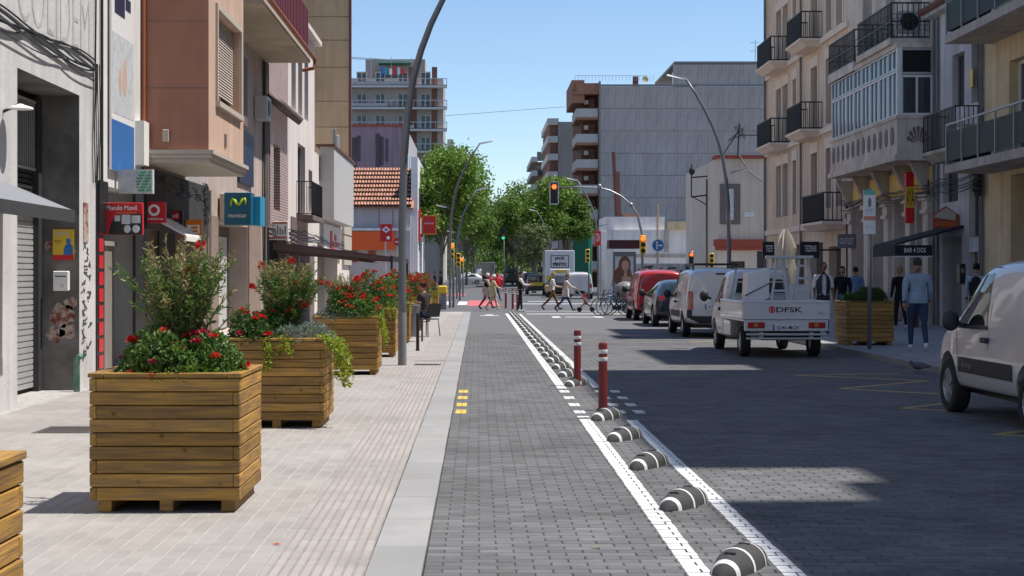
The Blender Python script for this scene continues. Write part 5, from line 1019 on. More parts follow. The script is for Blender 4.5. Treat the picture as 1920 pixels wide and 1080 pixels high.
# overhead wires and poles
c = MB(); c.tube([W(835, 217, 230), W(1060, 200, 260)], .03, 4); tag(c.build('overhead_wire', M['cable']), 'thin wire strung across the sky between the far blocks', 'wire')
for i, (px, y, top, r_, lb) in enumerate([(1326, 96, 336, .1, 'dark wooden pole with iron bracket beside the cream corner house'), (1233, 100, 383, .08, 'thin dark pole behind the blue arrow sign')]):
    t = thing('utility_pole', lb, 'pole', ((px - 896) * y / FPX, y, .1)); h = 1.6 + (515 - top) * y / FPX - .1; MB().lathe([(r_, 0), (r_ * .8, h)], n=8).build('pole', M['bark'], t, True)
    if i == 0: q = MB(); q.beam((-1.0, 0, h - 1.1), (.8, 0, h - .9), .09); q.beam((-.98, 0, h - 1.1), (-.98, 0, h + .9), .07); q.beam((-1, 0, h + .1), (.8, 0, h + .25), .08); q.beam((-.9, 0, h - 1.1), (.7, 0, h - 2.0), .06); q.ball((-.95, 0, h + .5), .2, .1, .25); q.build('bracket', M['iron'], t)
for i, (a, e, lb) in enumerate([((1150, 285), (1163, 450), 'leaning dark beam, left of the pair against the grey wall'), ((1157, 322), (1166, 450), 'leaning rusty beam, right of the pair against the grey wall')]):
    p, q_ = W(*a, 125), W(*e, 125); c = MB(); c.beam((q_.x, 125, 0), p, .38 if i else .26); tag(c.build('timber_beam', M['ochre_edge']), lb, 'beam')
c = thing('roof_aerial', 'tangled aerial mast and wires on the roof edge of the cream corner house', 'aerial', W(1383, 285, 92)); q = MB(); q.beam((0, 0, -.3), (.1, 0, 1.7), .07); q.beam((-.9, 0, -.2), (.1, 0, 1.3), .06); q.beam((.1, 0, 1.0), (1.5, 0, 1.0), .06); q.build('mast', M['iron'], c); q = MB(); g = random.Random(2)
for k in range(6): q.tube([V(g.uniform(-.6, .5), 0, g.uniform(.6, 1.6)) for _ in range(4)], .03, 4)
q.build('wire', M['cable_g'], c); c = MB(); c.tube([W(1385, 290, 91.7), W(1403, 320, 91.7), W(1430, 340, 91.7)], .05, 5); tag(c.build('wall_cable', M['cable_g']), 'pale cable drooping across the blank cream wall', 'cable')

# ------------------------------------------------------------------ street furniture
def lamp(lb, x, y, side=1, s=1.0, low=False, z=.02):
    t = thing('street_lamp', lb, 'street lamp', (x, y, z), 0, 'curved street lamps')
    pr = [(0, 0), (0, 1.2), (0, 2.5), (.03, 3.6), (.09, 4.35), (.19, 5.0), (.33, 5.5), (.5, 5.95), (.74, 6.45), (1.02, 6.95), (1.35, 7.45)]
    rr = [.072, .07, .068, .066, .064, .06, .057, .054, .05, .046, .042]
    MB().tube([(side * a * s, 0, b * s) for a, b in pr], rr, 14).build('mast', M['dsteel'], t, True)
    MB().lathe([(.074, .0), (.076, .9), (.073, .92)], n=14).build('base_sleeve', M['s_grey'], t, 'auto')
    q = MB(); a, b = 1.33 * s, 7.42 * s; sx = side
    q.hexa([V(sx * a, -.06, b - .03), V(sx * (a + .62), -.09, b + .1), V(sx * (a + .62), .09, b + .1), V(sx * a, .06, b - .03), V(sx * a, -.05, b + .05), V(sx * (a + .62), -.06, b + .16), V(sx * (a + .62), .06, b + .16), V(sx * a, .05, b + .05)]); q.build('lamp_head', M['lgrey'], t)
    if low: q = MB(); q.hexa([V(-sx * .05, -.07, 4.5 * s), V(-sx * .65, -.09, 4.62 * s), V(-sx * .65, .09, 4.62 * s), V(-sx * .05, .07, 4.5 * s), V(-sx * .05, -.05, 4.58 * s), V(-sx * .65, -.05, 4.68 * s), V(-sx * .65, .05, 4.68 * s), V(-sx * .05, .05, 4.58 * s)]); q.build('low_lamp_head', M['dsteel'], t)
lamp('tall dark grey curved lamp post standing between the planters', -1.32, 27.0)
lamp('curved lamp post by the left pedestrian lights at the crossing', -1.32, 73.5, 1, 1.05, True)
lamp('curved lamp post just behind the left crossing lights', -1.35, 100, 1, .95, True)
lamp('curved lamp post leaning over the parked cars on the right pavement', 8.2, 50.5, -1, 1.06, True, .12)
lamp('curved lamp post right of the white box truck', 7.55, 97, -1, 1.0, True, .1)
lamp('curved lamp post directly behind the white box truck', 6.6, 140, -1, .98, True, .1)
lamp('small far lamp post left of the truck in the trees', 6.6, 190, -1, .98, True, .1)
def tlight(t, x, y, z, face=-1, mat='s_yellow', lit=0, vis=True, w=.3, back=False):
    h = w * 3; o = MB(); o.cbox(x - w / 2, x + w / 2, y, y + .22, z, z + h, .02); hd = o.build('signal_head', M[mat], t)
    if back: q = MB(); q.box(x - w * .78, x + w * .78, y + .08, y + .1, z - .12, z + h + .12); q.build('backboard', M['s_black'], hd); q = MB(); bx0 = w * .78
    if back:
        for a in ((x - bx0, x - bx0 + .05, z - .12, z + h + .12), (x + bx0 - .05, x + bx0, z - .12, z + h + .12), (x - bx0, x + bx0, z + h + .07, z + h + .12), (x - bx0, x + bx0, z - .12, z - .07)): q.box(a[0], a[1], y + .06, y + .079, a[2], a[3])
        q.build('white_border', M['s_white'], hd)
    for k in range(3):
        q = MB(); q.lathe([(w * .38, -.02), (w * .38, .0)], (x, y, z + w * (k + .5)), 14, ax='y'); q.build('lens', M['lit_red'] if k == 2 and lit == 1 else M['lit_green'] if lit == 2 and k == 0 else M['s_black'], hd)
        q = MB(); q.tube([V(x + w * .42 * math.cos(a), y - .12, z + w * (k + .5) + w * .42 * math.sin(a)) for a in [R(10 + 16 * j) for j in range(11)]], .012, 4); q.build('visor', M[mat], hd)
M['lit_red'] = mk('lit_red_lamp', (1, .06, .01), .3, emit=4.0); M['lit_green'] = mk('lit_green_lamp', (.05, .8, .4), .3, emit=.6)
t = thing('traffic_light', 'overhead traffic light showing red on a long curved mast arm', 'traffic light', (0, 0, 0)); q = MB(); YT = 76
pts = [W(1205, 505, YT), W(1204, 440, YT), W(1196, 405, YT), W(1184, 385, YT), W(1165, 368, YT), W(1143, 357, YT), W(1124, 352, YT), W(1090, 351, YT), W(1048, 351, YT)]; pts[0].z = 0
q.tube(pts, [.075, .07, .06, .055, .05, .046, .042, .04, .036], 10); q.ball(W(1183, 384, YT), .12, .12, .12); q.ball(W(1124, 350, YT), .11, .11, .14); q.build('mast', M['steel'], t, True); p = W(1039, 379, YT); tlight(t, p.x, YT - .1, p.z, -1, 's_black', 1, True, .3, True)
p = W(1205, 472, YT); tlight(t, p.x, YT - .2, p.z - .1, -1, 's_yellow', 1)
def plight(lb, px, py, Y, lit=0, mat='s_yellow', hh=.2):
    p = W(px, py, Y); t = thing('traffic_light', lb, 'traffic light', (p.x, Y, 0)); MB().tube([(0, 0, 0), (0, 0, p.z + .8)], .055, 8).build('pole', M['dsteel'], t, True); tlight(t, -.08, -.25, p.z, -1, mat, lit, True, hh)
plight('yellow traffic light with red lamp lit on the left pavement by the crossing', 850, 486, 75, 1, 's_yellow', .26)
plight('yellow pedestrian signal seen from behind, left of the crossing people', 862, 500, 96, 0, 's_yellow', .28)
plight('small yellow signal at the far left corner of the junction', 868, 502, 112, 1, 's_yellow', .24)
plight('yellow signal box beside the curved lamp right of the truck', 1104, 492, 92, 0, 's_yellow', .26)
plight('pedestrian signal showing a red figure above the parked white van', 1298, 498, 84, 1, 's_black', .24)
plight('yellow signal box right of the red pedestrian signal', 1336, 502, 84, 0, 's_yellow', .26)
plight('distant overhead green traffic light under the trees', 945, 450, 170, 2, 's_black', .45)
t = thing('arrow_sign', 'round blue sign with white straight and right arrows', 'sign', W(1234, 460, 80)); t.location.y = 80; MB().lathe([(.33, 0), (.33, .03)], (0, 0, 0), 28, ax='y').build('disc', M['s_blue'], t); q = MB(); ring(q, V(0, -.001, 0), .3, .325, 28); q.box(-.09, -.04, -.008, -.001, -.2, .18); q.box(-.04, .18, -.008, -.001, -.03, .02); q.prism([V(-.13, -.001, .12), V(0, -.001, .12), V(-.065, -.001, .23)], (0, -.008, 0)); q.prism([V(.13, -.001, -.08), V(.23, -.001, 0), V(.13, -.001, .08)], (0, -.008, 0)); q.build('arrow', M['s_white'], t); MB().tube([(0, .06, .3), (0, .06, -3.1)], .035, 8).build('pole', M['steel'], t)
p = W(1626, 438, 30.7)
t = thing('parking_sign', 'white and green parking notice on a slim pole beside the shaded planter', 'sign', (7.78, 30.7, .12)); MB().tube([(0, .03, 0), (0, .03, 3.2)], .038, 10).build('pole', M['steel'], t, True); zb = 2.28
MB().cbox(-.13, .11, -.03, .0, zb, zb + .88, .006).build('plate', M['s_white'], t); q = MB(); q.box(-.128, .108, -.034, -.0305, zb + .78, zb + .878); q.build('green_band', mk('pale_green', (.15, .5, .4), .4), t); q = MB(); q.box(-.128, .108, -.034, -.0305, zb + .28, zb + .36); q.build('red_band', mk('pale_red', (.6, .25, .16), .4), t); q = MB(); q.ball((-.01, -.032, zb + .63), .035, .003, .1); q.build('symbol', M['s_grey'], t); text(t, 'ZONA BLAVA\n9-14  16-20h\nmax 1h', (-.01, -.031, zb + .45), .17, .11, X_, Z_, 's_grey'); text(t, 'Area', (-.01, -.031, zb + .15), .14, .08, X_, Z_, 's_pale')
t = thing('litter_bin', 'grey cylindrical litter bin on legs behind the lamp post', 'bin', (-1.62, 36.6, TZ)); MB().lathe([(.2, .12), (.22, .14), (.24, .8), (.25, .82), (.25, .86), (.23, .87), (.2, .7)], n=20).build('drum', M['dsteel'], t, 'auto'); q = MB(); q.tube([(.24, 0, .55), (.3, 0, .55), (.3, 0, 0)], .022, 6); q.tube([(-.24, 0, .55), (-.3, 0, .55), (-.3, 0, 0)], .022, 6); q.build('frame', M['black'], t, True)
t = thing('post', 'slim black metal post just right of the litter bin', 'post', (-1.25, 32.1, TZ)); MB().lathe([(.035, 0), (.032, .74), (.028, .78)], n=10).build('shaft', M['black'], t, 'auto'); MB().lathe([(.045, 0), (.045, .03)], n=10).build('collar', M['black'], t, 'auto')
t = thing('yellow_bin', 'bright yellow topped bin by the far planter and lamp post', 'bin', (-1.55, 68, TZ)); MB().cbox(-.18, .18, -.2, .2, .05, .75, .03).build('body', M['s_grey'], t); MB().cbox(-.2, .2, -.22, .22, .751, 1.1, .05).build('lid', M['s_yellow'], t)
t = thing('info_pillar', 'red and white advertising sign on a post right of the truck', 'sign', W(1116, 460, 88)); MB().cbox(0, .32, 0, .12, 0, .82, .01).build('red_face', M['s_red'], t); MB().cbox(.325, .62, .0, .12, 0, .82, .01).build('white_face', M['s_white'], t); text(t, 'ON', (.16, -.003, .45), .2, .5, X_, Z_, 's_white'); MB().tube([(.32, .06, 0), (.32, .06, -3.2)], .04, 6).build('pole', M['steel'], t)
t = thing('bus_shelter', 'bus shelter with maroon roof board and portrait advertisement', 'shelter', (0, 82, .0)); a, d = W(1142, 466, 82), W(1200, 450, 82)
q = MB(); q.box(a.x, d.x, 0, 1.4, a.z, d.z); q.build('roof_board', mk('maroon_board', (.07, .012, .02), .6), t); a, d = W(1150, 575, 82), W(1193, 472, 82); MB().box(a.x, d.x, .1, .25, .1, d.z).build('frame', M['dsteel'], t); MB().box(a.x + .1, d.x - .15, .06, .095, .5, d.z - .25).build('poster', M['s_pale'], t)
cx = (a.x + d.x) / 2; q = MB(); q.ball((cx, .055, 2.1), .33, .01, .5); q.ball((cx - .1, .05, 1.5), .5, .01, .6); q.build('hair_print', mk('hair_print', (.16, .07, .04), .6), t); q = MB(); q.ball((cx + .03, .036, 2.08), .2, .01, .29); q.box(cx - .15, cx + .33, .03, .042, .7, 1.5); q.box(cx - .04, cx + .12, .03, .042, 1.5, 1.85); q.build('face_print', mk('face_print', (.5, .31, .24), .6), t)
t = thing('pedestrian_railing', 'grey crowd railing on the far right corner', 'railing', (0, 90, .1)); q = MB()
for k in range(24): q.beam((7.7 + k * .13, 0, 0), (7.7 + k * .13, 0, 1.0), .025)
q.beam((7.7, 0, 1), (10.7, 0, 1), .05); q.beam((7.7, 0, .1), (10.7, 0, .1), .04); q.build('bars', M['lgrey'], t)
t = thing('green_hoarding', 'tall green mesh column beside the grey block', 'hoarding', (11.0, 176, .1)); MB().cbox(-.1, 1.5, 0, 1.5, 0, 7.2, .05).build('mesh_cover', mk('green_mesh', (.012, .13, .07), .8), t); MB().cbox(1.52, 2.0, 0, 1.5, 0, 7.0, .05).build('edge', mk('green_edge', (.05, .3, .17), .7), t)
t = thing('closed_parasol', 'closed cream parasol wrapped up behind the pickup load', 'parasol', (7.62, 38.4, .12)); q = MB(); prof = [(.03, 1.3), (.22, 1.25), (.24, 1.6), (.17, 1.9), (.21, 2.15), (.15, 2.4), (.06, 2.6)]
n = 22
for i, (r_, z) in enumerate(prof):
    for k in range(n): rr = r_ * (1 + (.3 if k % 2 else -.3) + rnd.uniform(-.12, .12)); q.v.append((rr * math.cos(6.283 * k / n), rr * math.sin(6.283 * k / n), z))
for i in range(len(prof) - 1):
    for k in range(n): q.f.append([i * n + k, i * n + (k + 1) % n, (i + 1) * n + (k + 1) % n, (i + 1) * n + k]); q.m.append(0)
q.build('canopy', mk('cream_canvas', (.6, .54, .45), .85), t, False); MB().tube([(0, 0, 0), (0, 0, 1.5)], .03, 8).build('pole', M['black'], t); MB().lathe([(.3, 0), (.3, .06), (.05, .1)], n=16).build('base', M['s_grey'], t)

# ------------------------------------------------------------------ trees
def tree(lb, x, y, h, r, seed, mat, grp, cz=.62, n=5200, ls=.26, pale=False):
    g = random.Random(seed); t = thing('plane_tree', lb, 'tree', (x, y, gz(y)), 0, grp); k_ = MB(); th = h * .3
    k_.tube([(0, 0, 0), (.05, 0, th * .5), (.1, .05, th), (.05, 0, h * .6)], [.2, .17, .15, .08], 8); lumps = []
    for i in range(13):
        a = g.uniform(0, 6.283); e = g.uniform(.28, 1); rr = r * g.uniform(.35, .85) * (1.1 - .5 * e)
        c = Vector((math.cos(a) * rr, math.sin(a) * rr, h * (.3 + .6 * e))); lumps.append((c, r * g.uniform(.3, .52))); k_.tube([(.08, .03, th * g.uniform(.8, 1.3)), (c.x * .5, c.y * .5, (th + c.z) * .55), tuple(c)], [.09, .06, .02], 5)
    lumps.append((Vector((0, 0, h * .9)), r * .42)); k_.build('trunk', M['bark_pale'], t, True); b = MB()
    tot = sum(s ** 2 for _, s in lumps)
    for c, s in lumps:
        m_ = int(n * s * s / tot)
        for q in range(m_ // 7):
            o = rv(g); pc = c + Vector((o.x * s, o.y * s, o.z * s * .8)) * (g.random() ** .4)
            for w in range(7):
                p = pc + rv(g) * (.32 * s * g.random() + .12); d = (rv(g) + Vector((0, 0, -.25))).normalized(); nn = (o * .5 + rv(g) * .7 + Vector((0, 0, .6))).normalized(); leafq(b, p, d, nn, ls * g.uniform(.7, 1.3), ls * g.uniform(.6, 1.0), fold=.12)
    b.build('crown', M[mat], t)
TG = 'plane trees lining the far street'
for i, (x, y, h, r, m_, lb) in enumerate([(-3.2, 133, 12.2, 3.6, 'leaf_tree', 'bright green plane tree at the left junction corner, leftmost of the row'), (-1.8, 143, 13.4, 4.3, 'leaf_tree', 'tallest plane tree leaning over the left side of the far street'), (-2.0, 165, 13.6, 4.2, 'leaf_tree2', 'plane tree second behind the left junction corner'), (-1.5, 200, 13, 4.6, 'leaf_tree2', 'plane tree third behind the left junction corner'), (-1, 250, 13, 4.8, 'leaf_tree', 'far plane tree on the left of the street'),
        (7.0, 150, 10.9, 3.6, 'leaf_tree', 'bright green plane tree behind the white box truck on the right'), (9.2, 166, 11.8, 3.6, 'leaf_tree2', 'plane tree in front of the grey block balconies'), (5.0, 180, 12, 4.2, 'leaf_tree', 'plane tree third on the right of the far street'), (5.8, 225, 13, 4.6, 'leaf_tree', 'plane tree fourth on the right of the far street'), (5.0, 275, 14, 5.2, 'leaf_tree2', 'far plane tree on the right of the street'), (-.6, 222, 13.2, 5.4, 'leaf_tree2', 'wide plane tree arching over the left lane far off'), (4.6, 206, 11.6, 4.6, 'leaf_tree2', 'wide plane tree arching over the right lane far off')]):
    tree(lb, x, y, h, r, 50 + i, m_, TG, n=8400 if i in (0, 1, 5, 6) else 6000, ls=.22 + y * .0004)
tree('pale olive street tree just behind the truck roof', 4.9, 135, 6.2, 1.9, 77, 'leaf_olive', TG, n=2200, ls=.22)
wb = MB(); g = random.Random(99)
for k in range(9000):
    x = g.choice((g.uniform(-9, -1.0), g.uniform(3.8, 12), g.uniform(-9, 12))); y = g.uniform(300, 420); z = g.uniform(1.5, 14) if not -1.5 < x < 4 else g.uniform(4.5, 13); leafq(wb, Vector((x, y, z)), rv(g), rv(g), g.uniform(.6, 1.1), g.uniform(.5, .9))
tag(wb.build('far_foliage', M['leaf_tree2']), 'mass of distant foliage closing the view down the street', 'foliage', kind='stuff')

# ------------------------------------------------------------------ vehicles
def section(st):
    y, zb, zt, zr, w, wr = st; gh = zr - zt
    if gh > .28: up = [(wr + (w * .97 - wr) * .55, zt + gh * .45), (wr + (w * .97 - wr) * .08, zr - .15), (wr * .86, zr - .03)]
    else: up = [(w * .93, zt + gh * .4), (w * .85, zt + gh * .75), (w * .65, zr - .005)]
    h = [(0, zb), (w * .9, zb), (w * .985, zb + .1), (w, (zb + zt) * .5), (w * .97, zt)] + up + [(0, zr)]
    pts = [(x, y, z) for x, z in h] + [(-x, y, z) for x, z in h[1:-1]][::-1]
    return pts
def body_mesh(sts, arches=(), ar=.33, sub=2, hw=.9):
    m = MB(); n = len(section(sts[0]))
    for s in sts: m.v.extend(section(s))
    for i in range(len(sts) - 1):
        for k in range(n): m.f.append([i * n + k, i * n + (k + 1) % n, (i + 1) * n + (k + 1) % n, (i + 1) * n + k]); m.m.append(0)
    m.f.append(list(range(n))); m.f.append(list(range((len(sts) - 1) * n, len(sts) * n))[::-1]); m.m += [0, 0]
    me = m.mesh('b'); bm = bmesh.new(); bm.from_mesh(me); bmesh.ops.recalc_face_normals(bm, faces=bm.faces); bm.to_mesh(me); bm.free()
    o = bpy.data.objects.new('b', me); COL.objects.link(o); s = o.modifiers.new('s', 'SUBSURF'); s.levels = sub; s.render_levels = sub; cut = None
    if arches:
        c = MB()
        for ya in arches:
            for sx in (-1, 1): c.lathe([(ar, sx * (hw - .3)), (ar, sx * (hw + .3))][::sx], (0, ya, ar * .93), 24, ax='x')
        cm = c.mesh('c'); bm = bmesh.new(); bm.from_mesh(cm); bmesh.ops.recalc_face_normals(bm, faces=bm.faces); bm.to_mesh(cm); bm.free()
        cut = bpy.data.objects.new('c', cm); COL.objects.link(cut); b = o.modifiers.new('b', 'BOOLEAN'); b.object = cut; b.operation = 'DIFFERENCE'; b.solver = 'EXACT'
    dg = bpy.context.evaluated_depsgraph_get(); out = bpy.data.meshes.new_from_object(o.evaluated_get(dg)); out.name = 'body'
    bpy.data.objects.remove(o)
    if cut: bpy.data.objects.remove(cut)
    out.shade_smooth(); out.set_sharp_from_angle(angle=R(40)); return out
class Drape:
    def __init__(s, me):
        bm = bmesh.new(); bm.from_mesh(me); s.t = BVHTree.FromBMesh(bm); bm.free()
    def put(s, root, name, poly, ax, mat, off=.006, cuts=3, thick=0):
        bm = bmesh.new()
        def P3(a, b): return Vector({'x': (5, a, b), 'X': (-5, a, b), 'y': (a, -8, b), 'Y': (a, 8, b)}[ax])
        D = Vector({'x': (-1, 0, 0), 'X': (1, 0, 0), 'y': (0, 1, 0), 'Y': (0, -1, 0)}[ax])
        vs = [bm.verts.new(P3(*p)) for p in poly]; bm.faces.new(vs); bmesh.ops.triangulate(bm, faces=bm.faces); bmesh.ops.subdivide_edges(bm, edges=bm.edges, cuts=cuts, use_grid_fill=True)
        last = None
        for v in bm.verts:
            h = s.t.ray_cast(v.co, D)
            if h[0] is None:
                h2 = s.t.find_nearest(v.co + D * 4.2); v.co = h2[0] - D * off
            else: v.co = h[0] - D * off
        if thick:
            r = bmesh.ops.extrude_face_region(bm, geom=list(bm.faces)); [setattr(v, 'co', v.co - D * thick) for v in r['geom'] if isinstance(v, bmesh.types.BMVert)]
        bmesh.ops.recalc_face_normals(bm, faces=bm.faces); me = bpy.data.meshes.new(name); bm.to_mesh(me); bm.free(); me.shade_smooth(); me.set_sharp_from_angle(angle=R(35)); me.materials.append(mat if not isinstance(mat, str) else M[mat]); return link(name, me, root)
def rect(a0, a1, b0, b1): return [(a0, b0), (a1, b0), (a1, b1), (a0, b1)]
WH = {}
def wheel(root, x, y, r, w=.19, sp=True):
    k = (r, w, x > 0)
    if k not in WH:
        s = 1 if x > 0 else -1; ty = MB().lathe([(r * .66, -w / 2), (r * .93, -w / 2), (r, -w * .36), (r, w * .36), (r * .93, w / 2), (r * .66, w / 2), (r * .66, -w / 2)], n=28, ax='x', cap=False).mesh('tyre', 'auto'); ty.materials.append(M['tyre'])
        q = MB(); q.lathe([(r * .66, -w * .35), (r * .66, s * w * .44), (r * .6, s * w * .46), (r * .55, s * w * .3), (r * .2, s * w * .34), (r * .15, s * w * .42), (.001, s * w * .43)], n=24, ax='x')
        for j in range(5): a = 1.2566 * j; q.beam((s * w * .36, 0, 0), (s * w * .4, r * .58 * math.cos(a), r * .58 * math.sin(a)), r * .2, .03, up=(1, 0, 0))
        ri = q.mesh('rim', 'auto'); ri.materials.append(M['rim']); WH[k] = (ty, ri)
    ty, ri = WH[k]; t = link('wheel', ty, root, (x, y, r)); t.name = 'wheel'; link('rim', ri, t)
def plate(root, s, x, y, z, w=.5, h=.11):
    o = MB().cbox(x - w / 2, x + w / 2, y - .012, y, z, z + h, .004).build('number_plate', M['s_white'], root); MB().box(x - w / 2 + .004, x - w / 2 + .045, y - .0145, y - .0122, z + .004, z + h - .004).build('blue_band', M['s_blue'], o); text(o, s, (x + .025, y - .0125, z + h / 2), w * .78, h * .62, X_, Z_, 's_black', bold=.008)
VAN = [(-2.05, .42, 1.0, 1.60, .79, .66), (-2.03, .36, 1.0, 1.70, .84, .71), (-1.9, .32, 1.0, 1.76, .86, .73), (-.8, .28, 1.0, 1.81, .865, .73), (.2, .27, .99, 1.79, .865, .72), (.62, .27, .98, 1.72, .865, .7), (1.0, .27, .97, 1.43, .865, .68), (1.32, .27, .95, 1.1, .86, .7), (1.7, .28, .88, .99, .84, .66), (1.98, .32, .7, .82, .78, .6), (2.06, .4, .58, .66, .68, .5)]
HAT = [(-2.0, .45, .8, .93, .7, .5), (-1.96, .34, .86, 1.0, .82, .56), (-1.75, .26, .9, 1.2, .85, .58), (-1.4, .22, .92, 1.40, .86, .58), (-.9, .2, .93, 1.46, .865, .58), (-.1, .2, .93, 1.47, .865, .58), (.35, .2, .93, 1.38, .865, .58), (.8, .2, .92, 1.14, .86, .62), (1.08, .2, .9, .99, .86, .68), (1.6, .22, .82, .9, .84, .66), (1.93, .3, .66, .76, .76, .58), (2.0, .38, .55, .62, .66, .48)]
def scaled(sts, sl, sw, sh): return [(a * sl, b * sh if b > .6 else b, c * sh, d * sh, e * sw, f * sw) for a, b, c, d, e, f in sts]
def seam(D, root, poly2, ax, name='seam', w=.012):
    for a, b in zip(poly2, poly2[1:]):
        d = Vector((b[0] - a[0], b[1] - a[1])).normalized(); nrm = Vector((-d.y, d.x)) * w / 2
        D.put(root, name, [(a[0] + nrm.x, a[1] + nrm.y), (b[0] + nrm.x, b[1] + nrm.y), (b[0] - nrm.x, b[1] - nrm.y), (a[0] - nrm.x, a[1] - nrm.y)], ax, 'black', .004, 2)
def mirror(root, x, y, z):
    s = 1 if x > 0 else -1; q = MB(); q.ball((x + s * .13, y, z + .02), .1, .06, .12, 12, 8); o = q.build('mirror', M['plastic'], root, True); MB().beam((x - s * .02, y, z - .04), (x + s * .08, y, z), .05).build('mirror_arm', M['plastic'], o)
# near silver van (seen from its left rear)
def van_parts(t, me, sts, L=2.05, paint='car_silver', rear=True, sides=True, hr=1.0):
    D = Drape(me)
    if sides:
        for ax in 'Xx':
            D.put(t, 'side_window', [(.02, 1.05), (1.06, 1.03), (.98, 1.2), (.66, 1.5), (.45, 1.6), (.08, 1.62)], ax, 'carglass', .006, 4)
            D.put(t, 'window_seal', [(-.03, 1.0), (1.15, .99), (1.1, 1.035), (.0, 1.045)], ax, 'black', .004, 3)
            seam(D, t, [(-.06, .42), (-.06, 1.68)], ax); seam(D, t, [(1.1, .98), (.98, .75), (.92, .42)], ax); seam(D, t, [(-.06, 1.68), (.5, 1.68)], ax, 'seam', .01)
            D.put(t, 'rub_strip', rect(-.85, .9, .5, .67), ax, 'plastic', .012, 4); D.put(t, 'sill', rect(-.9, .95, .29, .34), ax, 'plastic', .006, 3)
            sx = 1 if ax == 'x' else -1; MB().cbox(sx * .875 - .02, sx * .875 + .02, -.1, .08, .86, .92, .01).build('door_handle', M['plastic'], t); mirror(t, sx * .84, .85, 1.06)
            D.put(t, 'panel_press', [(-1.75, 1.12), (-.2, 1.12), (-.2, 1.6), (-1.7, 1.6)], ax, paint, .006, 4)
    D.put(t, 'windscreen', [(-.62, 1.14), (.62, 1.14), (.56, 1.6), (-.56, 1.6)], 'Y', 'carglass', .006, 4)
    return D
def van(lb, loc, rz, paint, sts=VAN, wr=.31, rear=None, arch=True, name='parked_van', cat='van', grp=None, wx=.76, wy=(-1.3, 1.36)):
    t = thing(name, lb, cat, loc, rz, grp); me = body_mesh(sts, wy if arch else (), wr + .06, 2, .86); me.materials.append(M[paint]); link('body', me, t)
    if arch: q = MB(); q.box(-.62, .62, -1.7, 1.7, .24, .5); q.build('underbody', M['black'], t)
    for y in wy:
        for x in (-wx, wx): wheel(t, x, y, wr)
    return t, me
PG = 'cars and vans parked along the right kerb'
t, me = van('silver grey panel van parked nearest on the right, cut by the frame', (6.34, 16.72, 0), 0, 'car_silver', grp=PG); D = van_parts(t, me, VAN)
D.put(t, 'bumper', rect(-.85, .85, .34, .56), 'y', 'plastic', .02, 4); seam(D, t, [(.2, .58), (.2, 1.68)], 'y'); plate(t, '5518 FKL', -.15, -2.07, .74); MB().cbox(.1, .17, -2.1, -2.055, .95, 1.12, .02).build('rear_handle', M['plastic'], t); text(t, 'Berlingo', (-.885, .55, .585), .34, .07, -Y_, Z_, 's_grey')
for s in (-1, 1): D.put(t, 'tail_light', [(s * .8, .7), (s * .7, .7), (s * .7, 1.15), (s * .79, 1.15)], 'y', 'taillight', .012)
# white small van
t, me = van('small white delivery van parked behind the white pickup', (6.12, 41.2, 0), 0, 'car_white', grp=PG, wr=.3); D = van_parts(t, me, VAN, paint='car_white')
seam(D, t, [(.25, .5), (.25, 1.66)], 'y'); D.put(t, 'bumper', rect(-.86, .86, .33, .55), 'y', 'plastic', .02, 4); D.put(t, 'top_brake_light', rect(-.1, .14, 1.6, 1.64), 'y', 'black', .01); MB().cbox(.12, .2, -2.1, -2.055, .95, 1.12, .02).build('door_handle', M['plastic'], t); plate(t, '4172 MCY', -.12, -2.07, .72, .52, .13)
for s in (-1, 1): D.put(t, 'tail_light', [(s * .8, .72), (s * .67, .72), (s * .67, 1.18), (s * .78, 1.18)], 'y', 'taillight', .014); D.put(t, 'corner_trim', [(s * .84, .5), (s * .7, .5), (s * .7, .71), (s * .82, .71)], 'y', 'plastic', .016)
q = MB(); q.beam((-.55, -1.2, 1.87), (.55, -1.2, 1.87), .05); q.beam((-.55, .1, 1.87), (.55, .1, 1.87), .05); q.beam((-.55, -1.5, 1.87), (-.55, .3, 1.87), .04); q.beam((.55, -1.5, 1.87), (.55, .3, 1.87), .04)
for x in (-.55, .55):
    for y in (-1.2, .1): q.beam((x, y, 1.72), (x, y, 1.86), .04)
q.build('roof_rack', M['black'], t)
# dark hatchback
t, me = van('dark green hatchback parked between the white and red vans', (6.25, 49.2, 0), 0, 'car_dark', HAT, .31, name='parked_car', cat='car', grp=PG); D = Drape(me)
D.put(t, 'rear_window', [(-.58, 1.0), (.58, 1.0), (.5, 1.32), (-.5, 1.32)], 'y', 'carglass', .008, 4); D.put(t, 'bumper', rect(-.84, .84, .38, .58), 'y', 'car_dark', .02, 4); D.put(t, 'lower_reflector', rect(-.8, .8, .36, .39), 'y', 'taillight', .024, 3); plate(t, '2931 HKB', 0, -2.045, .62, .5, .11)
for s in (-1, 1): D.put(t, 'tail_light', [(s * .82, .78), (s * .5, .8), (s * .52, .95), (s * .78, .97)], 'y', 'taillight', .014)
for ax in 'Xx':
    D.put(t, 'side_window', [(-1.3, 1.02), (.75, 1.0), (.4, 1.3), (.1, 1.38), (-.9, 1.38)], ax, 'carglass', .006, 4); seam(D, t, [(-.3, .35), (-.3, 1.4)], ax); seam(D, t, [(.7, .35), (.8, 1.0)], ax); mirror(t, .84 if ax == 'x' else -.84, .62, 1.0)
D.put(t, 'windscreen', [(-.6, 1.05), (.6, 1.05), (.52, 1.33), (-.52, 1.33)], 'Y', 'carglass', .006, 4)
